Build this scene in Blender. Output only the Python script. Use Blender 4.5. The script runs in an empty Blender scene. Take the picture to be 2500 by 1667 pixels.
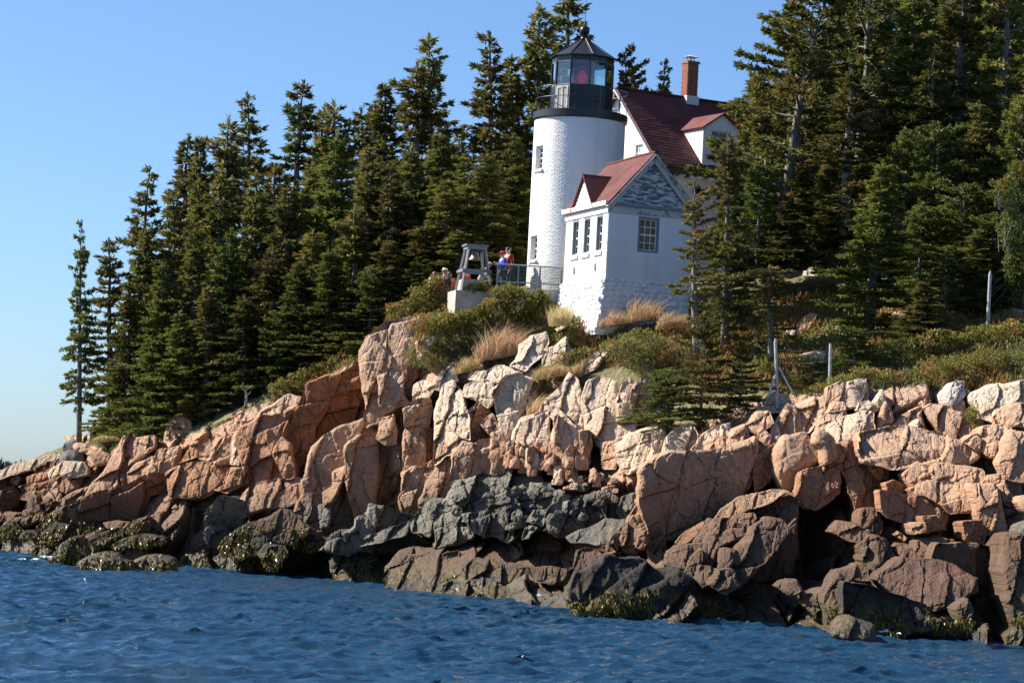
import bpy, bmesh, math, random
import numpy as np
from mathutils import Vector

# ------------------------------------------------------------------ camera, sky, sun, exposure
S = bpy.context.scene
C = S.collection
W0, H0, FPX = 2500.0, 1667.0, 6500.0
ROLL = math.radians(3.0)
EYE = np.array([0.0, 0.0, 3.0])
PITCH = math.atan((1225.0 - H0 / 2) * math.cos(ROLL) / FPX)
_f = np.array([0, math.cos(PITCH), math.sin(PITCH)])
_u0 = np.array([0, -math.sin(PITCH), math.cos(PITCH)])
_r0 = np.array([1.0, 0, 0])
CR = math.cos(ROLL) * _r0 + math.sin(ROLL) * _u0
CU = -math.sin(ROLL) * _r0 + math.cos(ROLL) * _u0
cam_d = bpy.data.cameras.new('camera')
cam = bpy.data.objects.new('camera', cam_d)
C.objects.link(cam)
from mathutils import Matrix
m = Matrix((( CR[0], CU[0], -_f[0], EYE[0]), (CR[1], CU[1], -_f[1], EYE[1]), (CR[2], CU[2], -_f[2], EYE[2]), (0, 0, 0, 1)))
cam.matrix_world = m
cam_d.sensor_fit = 'HORIZONTAL'
cam_d.sensor_width = 36.0
cam_d.lens = 36.0 * FPX / W0
cam_d.clip_start = 0.5
cam_d.clip_end = 20000
S.camera = cam

SUN_AZ_BACK = math.radians(16.0)     # sun stands left of the picture and a little behind the tower
SUN_EL = math.radians(37.0)
SUNV = np.array([-math.cos(SUN_AZ_BACK) * math.cos(SUN_EL), math.sin(SUN_AZ_BACK) * math.cos(SUN_EL), math.sin(SUN_EL)])
world = bpy.data.worlds.new('World')
S.world = world
world.use_nodes = True
wn = world.node_tree
wn.nodes.clear()
sky = wn.nodes.new('ShaderNodeTexSky')
sky.sky_type = 'NISHITA'
sky.sun_disc = False
sky.sun_elevation = SUN_EL
sky.sun_rotation = math.atan2(SUNV[0], SUNV[1])
sky.altitude = 0
sky.air_density = 0.85
sky.dust_density = 0.65
sky.ozone_density = 8.2
bg = wn.nodes.new('ShaderNodeBackground')
bg.inputs['Strength'].default_value = 0.078
wo = wn.nodes.new('ShaderNodeOutputWorld')
wn.links.new(sky.outputs[0], bg.inputs[0])
wn.links.new(bg.outputs[0], wo.inputs[0])
sun_d = bpy.data.lights.new('sun', 'SUN')
sun_d.energy = 5.0
sun_d.angle = math.radians(0.5)
sun_d.color = (1.0, 0.93, 0.82)
sun = bpy.data.objects.new('sun', sun_d)
C.objects.link(sun)
sun.rotation_euler = Vector(SUNV).to_track_quat('Z', 'Y').to_euler()
sun.location = (-60, 20, 60)
S.view_settings.view_transform = 'Standard'
S.view_settings.look = 'None'
S.view_settings.gamma = 1
S.view_settings.exposure = 1.15
S.view_settings.use_curve_mapping = False
S.cycles.max_bounces = 6
S.cycles.diffuse_bounces = 2
S.cycles.glossy_bounces = 3
S.cycles.transparent_max_bounces = 12
S.cycles.use_denoising = True

# ------------------------------------------------------------------ helpers
def ray(px, py):
    px = np.asarray(px, float); py = np.asarray(py, float)
    a = (px - W0 / 2) / FPX; b = -(py - H0 / 2) / FPX
    return _f + a[..., None] * CR + b[..., None] * CU

def at(px, py, D):
    """the world point seen at photo position (px,py) that lies at depth Y = D"""
    d = ray(px, py)
    t = np.asarray(D, float) / d[..., 1]
    return EYE + d * t[..., None]

def proj(P):
    P = np.asarray(P, float) - EYE
    w = P @ _f
    return W0 / 2 + FPX * (P @ CR) / w, H0 / 2 - FPX * (P @ CU) / w

def hor(px):
    return 1225.0 + (px - 1250) * math.tan(ROLL)

def atz(px, z, D):
    """world point in photo column px at depth D and height z"""
    px = np.asarray(px, float); z = np.asarray(z, float); D = np.asarray(D, float)
    py = hor(px) - (z - 3.0) * FPX / D
    for _ in range(4):
        p = at(px, py, D)
        py = py - (z - p[..., 2]) * FPX / D
    return at(px, py, D)

_K = np.uint64(0x9E3779B97F4A7C15)
def h2(ix, iy, seed=0):
    with np.errstate(over='ignore'):
        x = ix.astype(np.int64).astype(np.uint64) * np.uint64(0x8CB92BA72F3D8DD7)
        y = iy.astype(np.int64).astype(np.uint64) * np.uint64(0xD6E8FEB86659FD93)
        v = x ^ (y + np.uint64(seed % 100003) * _K)
        v ^= v >> np.uint64(31); v *= np.uint64(0x94D049BB133111EB); v ^= v >> np.uint64(29)
        v *= _K; v ^= v >> np.uint64(32)
    return (v & np.uint64(0xFFFFFF)).astype(np.float64) / 16777216.0

def vn(x, y, seed=0):
    ix = np.floor(x); iy = np.floor(y)
    fx = x - ix; fy = y - iy
    fx = fx * fx * fx * (fx * (fx * 6 - 15) + 10); fy = fy * fy * fy * (fy * (fy * 6 - 15) + 10)
    a = h2(ix, iy, seed); b = h2(ix + 1, iy, seed); c = h2(ix, iy + 1, seed); d = h2(ix + 1, iy + 1, seed)
    return (a + (b - a) * fx) * (1 - fy) + (c + (d - c) * fx) * fy

def fbm(x, y, octv=4, seed=0, gain=0.5):
    s = 0; a = 1.0; t = 0
    for i in range(octv):
        s = s + a * (vn(x * 2 ** i + i * 17.3, y * 2 ** i - i * 9.1, seed + i * 13) - 0.5)
        t += a; a *= gain
    return s / t * 2

def ridged(x, y, octv=3, seed=0):
    s = 0; a = 1.0; t = 0
    for i in range(octv):
        s = s + a * (1 - np.abs(2 * vn(x * 2 ** i + i * 7.3, y * 2 ** i + i * 3.7, seed + i * 11) - 1) * 1.6)
        t += a; a *= 0.5
    return s / t

def mesh_np(name, V, F, mat=None, smooth=True, col=None, parent=None, loc=None, idx=None):
    """one mesh object from arrays; F is a list of (n,k) index arrays; col is an optional per-vertex rgb"""
    V = np.asarray(V, np.float32)
    if loc is not None:
        V = V - np.asarray(loc, np.float32)
    me = bpy.data.meshes.new(name)
    F = [np.asarray(f, np.int32) for f in F if len(f)]
    nl = sum(f.size for f in F); nf = sum(len(f) for f in F)
    me.vertices.add(len(V)); me.vertices.foreach_set('co', V.ravel())
    me.loops.add(nl); me.loops.foreach_set('vertex_index', np.concatenate([f.ravel() for f in F]))
    me.polygons.add(nf)
    tot = np.concatenate([np.full(len(f), f.shape[1], np.int32) for f in F])
    st = np.concatenate([[0], np.cumsum(tot)[:-1]]).astype(np.int32)
    me.polygons.foreach_set('loop_start', st)
    me.polygons.foreach_set('loop_total', tot)
    me.polygons.foreach_set('use_smooth', np.full(nf, smooth, bool))
    for mt in (mat if isinstance(mat, (list, tuple)) else [mat]):
        if mt: me.materials.append(mt)
    if idx is not None:
        me.polygons.foreach_set('material_index', np.asarray(idx, np.int32))
    if col is not None:
        ca = me.color_attributes.new('Col', 'FLOAT_COLOR', 'POINT')
        cc = np.ones((len(V), 4), np.float32); cc[:, :3] = col
        ca.data.foreach_set('color', cc.ravel())
    me.update(calc_edges=True)
    me.validate()
    o = bpy.data.objects.new(name, me)
    C.objects.link(o)
    if loc is not None: o.location = [float(v) for v in loc]
    if parent is not None: o.parent = parent
    return o

def tag(o, label=None, cat=None, group=None, kind=None):
    if label: o['label'] = label
    if cat: o['category'] = cat
    if group: o['group'] = group
    if kind: o['kind'] = kind
    return o

def thing(name, loc, label, cat, rz=0.0, group=None):
    o = bpy.data.objects.new(name, None); C.objects.link(o)
    o.empty_display_size = 0.2
    o.location = [float(v) for v in loc]; o.rotation_euler = (0, 0, rz)
    return tag(o, label, cat, group)

def copy_tree(o, parent=None):
    c = o.copy(); C.objects.link(c)
    if parent is not None: c.parent = parent
    for ch in list(o.children):
        copy_tree(ch, c)
    return c

class MB:
    """collects simple solids and links them as one mesh"""
    def __init__(s): s.v = []; s.f3 = []; s.f4 = []; s.n = 0
    def add(s, v, quads=(), tris=()):
        v = np.asarray(v, float).reshape(-1, 3)
        s.v.append(v)
        if len(quads): s.f4.append(np.asarray(quads, int) + s.n)
        if len(tris): s.f3.append(np.asarray(tris, int) + s.n)
        s.n += len(v); return s
    def hexa(s, p):   # 8 points: bottom ring 0-3 ccw seen from above, top ring 4-7
        return s.add(p, [(3, 2, 1, 0), (4, 5, 6, 7), (0, 1, 5, 4), (1, 2, 6, 5), (2, 3, 7, 6), (3, 0, 4, 7)])
    def box(s, x0, x1, y0, y1, z0, z1):
        return s.hexa([(x0, y0, z0), (x1, y0, z0), (x1, y1, z0), (x0, y1, z0), (x0, y0, z1), (x1, y0, z1), (x1, y1, z1), (x0, y1, z1)])
    def bar(s, a, b, w, h=None, up=(0, 0, 1)):
        a = np.asarray(a, float); b = np.asarray(b, float); h = h or w
        d = b - a; L = np.linalg.norm(d); d = d / L
        up = np.asarray(up, float)
        if abs(d @ up) > 0.98: up = np.array([0, 1.0, 0])
        x = np.cross(d, up); x /= np.linalg.norm(x); y = np.cross(x, d)
        p = []
        for q in (a, b):
            for sx, sy in ((-1, -1), (1, -1), (1, 1), (-1, 1)):
                p.append(q + x * sx * w / 2 + y * sy * h / 2)
        return s.add(p, [(0, 1, 2, 3)[::-1], (4, 5, 6, 7), (0, 1, 5, 4), (1, 2, 6, 5), (2, 3, 7, 6), (3, 0, 4, 7)])
    def tube(s, pts, rad, n=8, cap=True):
        pts = np.asarray(pts, float); m_ = len(pts)
        rad = np.full(m_, rad) if np.isscalar(rad) else np.asarray(rad, float)
        d = np.gradient(pts, axis=0); d /= np.linalg.norm(d, axis=1)[:, None] + 1e-9
        ref = np.array([0, 0, 1.0]) if abs(d[0, 2]) < 0.9 else np.array([1.0, 0, 0])
        x = np.cross(d, ref); x /= np.linalg.norm(x, axis=1)[:, None] + 1e-9
        y = np.cross(d, x)
        a = np.arange(n) * 2 * math.pi / n
        V = pts[:, None, :] + rad[:, None, None] * (np.cos(a)[None, :, None] * x[:, None, :] + np.sin(a)[None, :, None] * y[:, None, :])
        q = [(i * n + j, i * n + (j + 1) % n, (i + 1) * n + (j + 1) % n, (i + 1) * n + j) for i in range(m_ - 1) for j in range(n)]
        V = V.reshape(-1, 3); t = []
        if cap:
            V = np.vstack([V, pts[0], pts[-1]]); k = m_ * n
            t = [((j + 1) % n, j, k) for j in range(n)] + [((m_ - 1) * n + j, (m_ - 1) * n + (j + 1) % n, k + 1) for j in range(n)]
        return s.add(V, q, t)
    def lathe(s, prof, n=24, c=(0, 0), a0=0.0, cap=True):
        prof = np.asarray(prof, float); a = a0 + np.arange(n) * 2 * math.pi / n
        V = np.stack([c[0] + prof[:, 0][:, None] * np.cos(a), c[1] + prof[:, 0][:, None] * np.sin(a), np.repeat(prof[:, 1][:, None], n, 1)], -1).reshape(-1, 3)
        m_ = len(prof)
        q = [(i * n + j, i * n + (j + 1) % n, (i + 1) * n + (j + 1) % n, (i + 1) * n + j) for i in range(m_ - 1) for j in range(n)]
        t = []
        if cap:
            V = np.vstack([V, (c[0], c[1], prof[0, 1]), (c[0], c[1], prof[-1, 1])]); k = m_ * n
            t = [((j + 1) % n, j, k) for j in range(n)] + [((m_ - 1) * n + j, (m_ - 1) * n + (j + 1) % n, k + 1) for j in range(n)]
        return s.add(V, q, t)
    def xf(s, fn):
        s.v = [fn(v) for v in s.v]; return s
    def build(s, name, mat, parent=None, smooth=False, loc=None, kind=None):
        if not s.n: return None
        F = []
        if s.f4: F.append(np.vstack(s.f4))
        if s.f3: F.append(np.vstack(s.f3))
        o = mesh_np(name, np.vstack(s.v), F, mat, smooth, parent=parent, loc=loc)
        if kind: o['kind'] = kind
        return o

# ------------------------------------------------------------------ materials
def nt(name):
    mt = bpy.data.materials.new(name); mt.use_nodes = True
    t = mt.node_tree; t.nodes.clear()
    out = t.nodes.new('ShaderNodeOutputMaterial')
    b = t.nodes.new('ShaderNodeBsdfPrincipled')
    t.links.new(b.outputs[0], out.inputs[0])
    return mt, t, b

def nd(t, typ, **kw):
    n = t.nodes.new(typ)
    for k, v in kw.items():
        if k in n.inputs: n.inputs[k].default_value = v
        else: setattr(n, k, v)
    return n

def mixc(t, fac, a, b, mode='MIX'):
    n = t.nodes.new('ShaderNodeMix'); n.data_type = 'RGBA'; n.blend_type = mode
    for s_, v in ((n.inputs[0], fac), (n.inputs[6], a), (n.inputs[7], b)):
        if hasattr(v, 'is_linked') or hasattr(v, 'links'): t.links.new(v, s_)
        elif isinstance(v, (tuple, list)): s_.default_value = (*v[:3], 1)
        else: s_.default_value = v
    return n.outputs[2]

def ramp(t, src, lo, hi, a=0.0, b=1.0):
    n = t.nodes.new('ShaderNodeMapRange'); n.inputs[1].default_value = lo; n.inputs[2].default_value = hi
    n.inputs[3].default_value = a; n.inputs[4].default_value = b
    t.links.new(src, n.inputs[0]); return n.outputs[0]

def mth(t, op, a, b=None):
    n = t.nodes.new('ShaderNodeMath'); n.operation = op
    for i, v in enumerate((a, b)):
        if v is None: continue
        if hasattr(v, 'links'): t.links.new(v, n.inputs[i])
        else: n.inputs[i].default_value = v
    return n.outputs[0]

def noise(t, vec, scale, detail=4, rough=0.55, dist=0.0):
    n = nd(t, 'ShaderNodeTexNoise', Scale=scale, Detail=detail, Roughness=rough, Distortion=dist)
    t.links.new(vec, n.inputs['Vector']); return n.outputs[0]

def simple(name, col, rough=0.6, metal=0.0, var=0.12, scale=3.0, bump=0.0, spec=0.4, bscale=20):
    """a plain surface with some mottling and relief"""
    mt, t, b = nt(name)
    g = nd(t, 'ShaderNodeNewGeometry').outputs['Position']
    n1 = noise(t, g, scale, 5, 0.6)
    c = mixc(t, ramp(t, n1, 0.3, 0.7), tuple(v * (1 - var) for v in col), tuple(min(1, v * (1 + var)) for v in col))
    t.links.new(c, b.inputs['Base Color'])
    b.inputs['Roughness'].default_value = rough; b.inputs['Metallic'].default_value = metal
    b.inputs['Specular IOR Level'].default_value = spec
    if bump:
        bn = nd(t, 'ShaderNodeBump', Strength=0.6, Distance=bump)
        t.links.new(noise(t, g, bscale, 4), bn.inputs['Height']); t.links.new(bn.outputs[0], b.inputs['Normal'])
    return mt

def rock_mat(name, ca, cb, pale=(0.55, 0.455, 0.355), pale_amt=0.6, tide=1.0, weed=0.5, stain=0.5, speck=0.35, iron=(0.36, 0.17, 0.08), film=0.8):
    mt, t, b = nt(name)
    geo = nd(t, 'ShaderNodeNewGeometry'); P = geo.outputs['Position']
    sep = nd(t, 'ShaderNodeSeparateXYZ'); t.links.new(P, sep.inputs[0]); z = sep.outputs[2]
    nsep = nd(t, 'ShaderNodeSeparateXYZ'); t.links.new(geo.outputs['Normal'], nsep.inputs[0])
    n1 = noise(t, P, 0.55, 5, 0.6, 0.4); n2 = noise(t, P, 3.2, 6, 0.65); n3 = noise(t, P, 13, 5, 0.7)
    # stretched map for run-down streaks
    mp = nd(t, 'ShaderNodeMapping'); mp.inputs['Scale'].default_value = (2.2, 2.2, 0.28); t.links.new(P, mp.inputs[0])
    n4 = noise(t, mp.outputs[0], 1.3, 5, 0.6)
    c = mixc(t, ramp(t, n1, 0.32, 0.68), ca, cb)
    c = mixc(t, mth(t, 'MULTIPLY', ramp(t, n4, 0.5, 0.72), stain), c, iron)
    c = mixc(t, mth(t, 'MULTIPLY', ramp(t, n2, 0.58, 0.8), 0.45), c, tuple(v * 0.45 for v in ca))
    # bleached, lichen covered shoulders high above the sea
    up = ramp(t, nsep.outputs[2], 0.05, 0.75)
    hi = ramp(t, mth(t, 'ADD', z, mth(t, 'MULTIPLY', n1, 2.5)), 4.0, 8.5)
    pf = mth(t, 'MULTIPLY', mth(t, 'MULTIPLY', mth(t, 'ADD', mth(t, 'MULTIPLY', up, 0.75), 0.25), hi), pale_amt)
    c = mixc(t, pf, c, pale)
    c = mixc(t, speck, c, mixc(t, ramp(t, n3, 0.35, 0.65), (0.42, 0.38, 0.36), (1.4, 1.36, 1.3)), 'MULTIPLY')
    # fine joint lines; the shade inside the cracks is put into the colour
    vo = nd(t, 'ShaderNodeTexVoronoi', Scale=1.5); vo.feature = 'DISTANCE_TO_EDGE'
    wr = nd(t, 'ShaderNodeVectorMath'); wr.operation = 'ADD'
    nv = nd(t, 'ShaderNodeTexNoise', Scale=2.5, Detail=3); t.links.new(P, nv.inputs['Vector'])
    t.links.new(P, wr.inputs[0]); t.links.new(nv.outputs['Color'], wr.inputs[1]); t.links.new(wr.outputs[0], vo.inputs['Vector'])
    crk = ramp(t, vo.outputs['Distance'], 0.0, 0.03, 1.0, 0.0)
    vo2 = nd(t, 'ShaderNodeTexVoronoi', Scale=1.0); vo2.feature = 'DISTANCE_TO_EDGE'
    mp2 = nd(t, 'ShaderNodeMapping'); mp2.inputs['Scale'].default_value = (4.2, 2.5, 1.9); mp2.inputs['Rotation'].default_value = (0.2, 0.35, 0.1)
    t.links.new(wr.outputs[0], mp2.inputs[0]); t.links.new(mp2.outputs[0], vo2.inputs['Vector'])
    crk2 = mth(t, 'MULTIPLY', ramp(t, vo2.outputs['Distance'], 0.0, 0.045, 1.0, 0.0), ramp(t, n1, 0.42, 0.58))
    crk = mth(t, 'MAXIMUM', crk, crk2)
    c = mixc(t, mth(t, 'MULTIPLY', crk, 0.22), c, tuple(v * 0.3 for v in ca))
    # between the tides: brown film, then black and weed
    zn = mth(t, 'ADD', z, mth(t, 'MULTIPLY', mth(t, 'SUBTRACT', n2, 0.5), 1.1))
    brown = ramp(t, zn, 2.9 * tide, 1.2 * tide)
    c = mixc(t, mth(t, 'MULTIPLY', brown, film), c, mixc(t, n4, (0.062, 0.04, 0.025), (0.115, 0.075, 0.046)))
    blk = ramp(t, zn, 1.0 * tide, 0.25 * tide)
    c = mixc(t, mth(t, 'MULTIPLY', blk, 0.85), c, mixc(t, n3, (0.012, 0.011, 0.011), (0.05, 0.042, 0.034)))
    wf = mth(t, 'MULTIPLY', mth(t, 'MULTIPLY', ramp(t, zn, 1.15, 0.6), ramp(t, n2, 0.47, 0.56)), weed)
    c = mixc(t, wf, c, mixc(t, n3, (0.05, 0.035, 0.006), (0.16, 0.11, 0.015)))
    t.links.new(c, b.inputs['Base Color'])
    r = ramp(t, zn, 0.2, 0.95, 0.38, 0.85)
    t.links.new(r, b.inputs['Roughness'])
    b.inputs['Specular IOR Level'].default_value = 0.35
    h = mth(t, 'ADD', mth(t, 'MULTIPLY', n2, 1.0), mth(t, 'MULTIPLY', n3, 0.45))
    h = mth(t, 'SUBTRACT', h, mth(t, 'MULTIPLY', crk, 0.22))
    bp = nd(t, 'ShaderNodeBump', Strength=0.75, Distance=0.12); t.links.new(h, bp.inputs['Height'])
    t.links.new(bp.outputs[0], b.inputs['Normal'])
    return mt

M = {}
M['pink'] = rock_mat('pink_granite', (0.45, 0.275, 0.17), (0.36, 0.195, 0.11), pale_amt=0.4, tide=1.4)
M['orange'] = rock_mat('orange_granite', (0.37, 0.19, 0.095), (0.28, 0.13, 0.065), pale_amt=0.25, stain=0.8, tide=1.22)
M['rust'] = rock_mat('rust_stained_granite', (0.27, 0.115, 0.05), (0.17, 0.075, 0.035), pale_amt=0.05, stain=0.9)
M['pale'] = rock_mat('bleached_granite', (0.54, 0.41, 0.29), (0.48, 0.32, 0.205), pale_amt=0.85, stain=0.45)
M['tan'] = rock_mat('tan_boulder', (0.46, 0.35, 0.23), (0.38, 0.29, 0.2), pale_amt=0.2, stain=0.25)
M['grey'] = rock_mat('grey_boulder', (0.10, 0.10, 0.105), (0.14, 0.135, 0.13), pale_amt=0.1, stain=0.1, iron=(0.12, 0.1, 0.09))
M['basalt'] = rock_mat('greenish_basalt', (0.19, 0.178, 0.138), (0.07, 0.066, 0.056), pale=(0.32, 0.29, 0.225), pale_amt=0.6, stain=0.4, tide=0.7, iron=(0.26, 0.21, 0.13), weed=0.6, film=0.3, speck=0.55)
M['brown'] = rock_mat('brown_tidal_granite', (0.165, 0.09, 0.054), (0.095, 0.054, 0.034), pale_amt=0.0, stain=0.4, tide=1.1, weed=0.8, speck=0.5)
M['maroon'] = rock_mat('maroon_ledge_granite', (0.15, 0.068, 0.043), (0.08, 0.046, 0.034), pale_amt=0.0, stain=0.3, tide=0.75, weed=0.9, iron=(0.13, 0.11, 0.1))
M['dark'] = rock_mat('wet_black_rock', (0.034, 0.028, 0.022), (0.015, 0.013, 0.012), pale_amt=0.0, stain=0.25, tide=0.9, weed=0.9, iron=(0.09, 0.068, 0.04), film=0.05, speck=0.6)
M['white_gran'] = rock_mat('white_granite', (0.55, 0.52, 0.47), (0.45, 0.41, 0.36), pale_amt=0.7, stain=0.1)
# ------------------------------------------------------------------ the headland: bedrock and hillside as one continuous form
def jointed(X, Z, s1, s2, seed, a1=-0.22, a2=0.42):
    """blocks between two joint sets (steep joints leaning right, bedding that rises to the right); returns offset and groove"""
    wx = fbm(X * 0.35 / s1, Z * 0.35 / s1, 3, seed + 5) * s1 * 0.4
    wz = fbm(X * 0.35 / s1 + 31, Z * 0.35 / s1 + 7, 3, seed + 6) * s2 * 0.4
    x = X + wx + 0.1 * s1 * fbm(X * 1.7 / s1, Z * 1.7 / s1, 2, seed + 8); z = Z + wz
    p = (x * math.cos(a1) + z * math.sin(a1)) / s1
    q = (-x * math.sin(a2) + z * math.cos(a2)) / s2
    ip = np.floor(p); fp = p - ip
    # uneven spacing: some joints are skipped
    j = h2(ip, ip * 0 + 3, seed)
    q = q + h2(ip, ip * 0, seed + 1) * 3.0
    iq = np.floor(q * (0.6 + 0.9 * j)); fq = q * (0.6 + 0.9 * j) - iq
    o = h2(ip, iq, seed + 2) - 0.5
    tp = (h2(ip, iq, seed + 3) - 0.2); tq = (h2(ip, iq, seed + 4) - 0.5)
    dp = np.minimum(fp, 1 - fp) * s1; dq = np.minimum(fq, 1 - fq) * s2
    rel = o + tp * (fp - 0.5) * 1.5 + tq * (fq - 0.5) * 0.9
    w = 0.012 * s1 + 0.012
    groove = np.exp(-(dp / w) ** 2) + 0.6 * np.exp(-(dq / w) ** 2)
    return rel, groove

def chips(X, Z, sc, seed, an=1.7, tilt=0.4):
    """angular chips: every cell of an uneven mosaic has its own flat tilted face; returns relief and the crack between cells"""
    ct, st_ = math.cos(tilt), math.sin(tilt)
    x = (X * ct + Z * st_) / sc; z = (-X * st_ + Z * ct) / (sc * an)
    x = x + 0.22 * fbm(x * 1.3, z * 1.3, 2, seed + 1); z = z + 0.22 * fbm(x * 1.3 + 9, z * 1.3, 2, seed + 2)
    ix, iz = np.floor(x), np.floor(z)
    f1 = np.full(X.shape, 9.0); f2 = np.full(X.shape, 9.0); val = np.zeros(X.shape)
    for a in (-1, 0, 1):
        for b_ in (-1, 0, 1):
            cx, cz = ix + a, iz + b_
            dx = x - (cx + h2(cx, cz, seed)); dz = z - (cz + h2(cx, cz, seed + 7))
            d = np.sqrt(dx * dx + dz * dz)
            v = (h2(cx, cz, seed + 11) - .5) * 0.8 + (h2(cx, cz, seed + 13) - .5) * 1.5 * dx + (h2(cx, cz, seed + 17) - .5) * 1.1 * dz
            near = d < f1
            f2 = np.where(near, f1, np.minimum(f2, d)); val = np.where(near, v, val); f1 = np.where(near, d, f1)
    return val * sc, np.exp(-((f2 - f1) * sc / 0.035) ** 2)

def rock_relief(X, Z, seed, amp=1.0, big=True):
    r = 0
    if big:
        a, g = jointed(X, Z, 2.3, 1.9, seed); r = r + 0.95 * a - 0.15 * g
    a, g = jointed(X, Z, 0.95, 0.8, seed + 20); r = r + 0.55 * a - 0.1 * g
    a, g = chips(X, Z, 0.45, seed + 40, 1.6, 0.3); r = r + 0.3 * a - 0.05 * g
    a, g = chips(X, Z, 0.17, seed + 41, 1.5, 0.5); r = r + 0.3 * a - 0.02 * g
    r = r + 0.08 * fbm(X * 1.1, Z * 1.1, 3, seed + 60)
    return r * amp

PROF = {  # photo column: waterline, foot, middle, cliff top, hill, crest, far back   (p: photo row and depth, z: height and depth)
 -200: [('p', 1350, 106), ('p', 1300, 108), ('p', 1240, 110), ('p', 1185, 113), ('z', 2.5, 118), ('z', 1.0, 130), ('z', -2, 150)],
 0:    [('p', 1352, 104), ('p', 1300, 106), ('p', 1235, 108.5), ('p', 1152, 112), ('z', 3.1, 118), ('z', 1.5, 130), ('z', -2, 150)],
 190:  [('p', 1350, 100), ('p', 1295, 101.5), ('p', 1205, 104), ('p', 1100, 107), ('z', 4.6, 112), ('z', 4.5, 125), ('z', 2, 160)],
 300:  [('p', 1352, 99), ('p', 1285, 100), ('p', 1185, 102), ('p', 1082, 105), ('z', 5.3, 110), ('z', 7, 125), ('z', 7, 160)],
 450:  [('p', 1372, 96.5), ('p', 1300, 97.5), ('p', 1200, 99.5), ('p', 1072, 102.5), ('z', 6.0, 107), ('z', 8.5, 122), ('z', 9, 160)],
 600:  [('p', 1398, 95.5), ('p', 1300, 96.5), ('p', 1180, 98), ('p', 1005, 101), ('z', 7.2, 105), ('z', 10, 122), ('z', 11, 160)],
 750:  [('p', 1405, 95), ('p', 1300, 95.8), ('p', 1150, 97.5), ('p', 945, 100), ('z', 8.2, 104), ('z', 10.5, 120), ('z', 11, 160)],
 880:  [('p', 1405, 94.2), ('p', 1280, 95), ('p', 1100, 96.5), ('p', 880, 99), ('z', 8.9, 102), ('z', 11, 118), ('z', 12, 160)],
 960:  [('p', 1415, 92), ('p', 1260, 93.3), ('p', 1030, 95.2), ('p', 820, 97.5), ('p', 772, 99), ('z', 11.2, 110), ('z', 12, 160)],
 1100: [('p', 1450, 87), ('p', 1280, 90.5), ('p', 1085, 92.3), ('p', 885, 93.8), ('p', 768, 96), ('z', 11.2, 104), ('z', 12, 160)],
 1300: [('p', 1485, 78), ('p', 1330, 85.5), ('p', 1135, 89.3), ('p', 900, 91.8), ('p', 782, 94), ('z', 11.0, 98.5), ('z', 12, 160)],
 1480: [('p', 1515, 73), ('p', 1335, 82), ('p', 1145, 87.3), ('p', 960, 89.3), ('p', 805, 92), ('z', 11.2, 99), ('z', 12.5, 160)],
 1650: [('p', 1522, 71), ('p', 1385, 78), ('p', 1155, 83.5), ('p', 1035, 85.3), ('p', 830, 90), ('z', 11.4, 100), ('z', 13, 160)],
 1850: [('p', 1532, 70.5), ('p', 1400, 76), ('p', 1185, 80.5), ('p', 990, 83.3), ('p', 790, 91), ('z', 12.2, 103), ('z', 14, 160)],
 1945: [('p', 1548, 70), ('p', 1400, 80.2), ('p', 1185, 82.6), ('p', 965, 83.4), ('p', 770, 91.5), ('z', 12.5, 103.5), ('z', 14.5, 160)],
 2050: [('p', 1560, 68.5), ('p', 1400, 76.5), ('p', 1185, 80), ('p', 945, 82.3), ('p', 750, 92), ('z', 12.8, 104), ('z', 15, 160)],
 2300: [('p', 1560, 70), ('p', 1400, 75), ('p', 1185, 78.5), ('p', 950, 81.3), ('p', 770, 90), ('z', 13, 104), ('z', 16, 160)],
 2500: [('p', 1575, 69), ('p', 1400, 73), ('p', 1185, 76.8), ('p', 940, 79.3), ('p', 780, 87), ('z', 13, 102), ('z', 16, 160)],
 2750: [('p', 1590, 68), ('p', 1400, 72), ('p', 1185, 76), ('p', 945, 79), ('p', 790, 86), ('z', 13, 102), ('z', 16, 160)],
 3500: [('p', 1650, 66), ('p', 1450, 71), ('p', 1225, 75), ('p', 985, 78), ('p', 830, 85), ('z', 13, 101), ('z', 16, 160)],
}
NU = 1320
U = np.linspace(-200, 3500, NU)
_keys = sorted(PROF)
_tab = np.zeros((len(_keys), 7, 2))
for i, k in enumerate(_keys):
    for j, (ty, a, d) in enumerate(PROF[k]):
        if ty == 'z':
            _, a = proj(atz(k, a, d))
        _tab[i, j] = (a, d)
_prof = np.zeros((NU, 7, 2))
for j in range(7):
    for c in range(2):
        _prof[:, j, c] = np.interp(U, _keys, _tab[:, j, c])
ker = np.hanning(31); ker /= ker.sum()
for j in range(7):
    for c in range(2):
        v = np.pad(_prof[:, j, c], 15, mode='edge'); _prof[:, j, c] = np.convolve(v, ker, 'valid')

def base_depth(px, py):
    i = int(np.clip(round((px + 200) / 3700 * (NU - 1)), 0, NU - 1))
    p = _prof[i]; q = [p[0]]
    for r_ in p[1:6]:
        if r_[0] >= q[-1][0] - 1: break
        q.append(r_)
    q = np.array(q)[::-1]
    return float(np.interp(py, q[:, 0], q[:, 1]))

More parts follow.
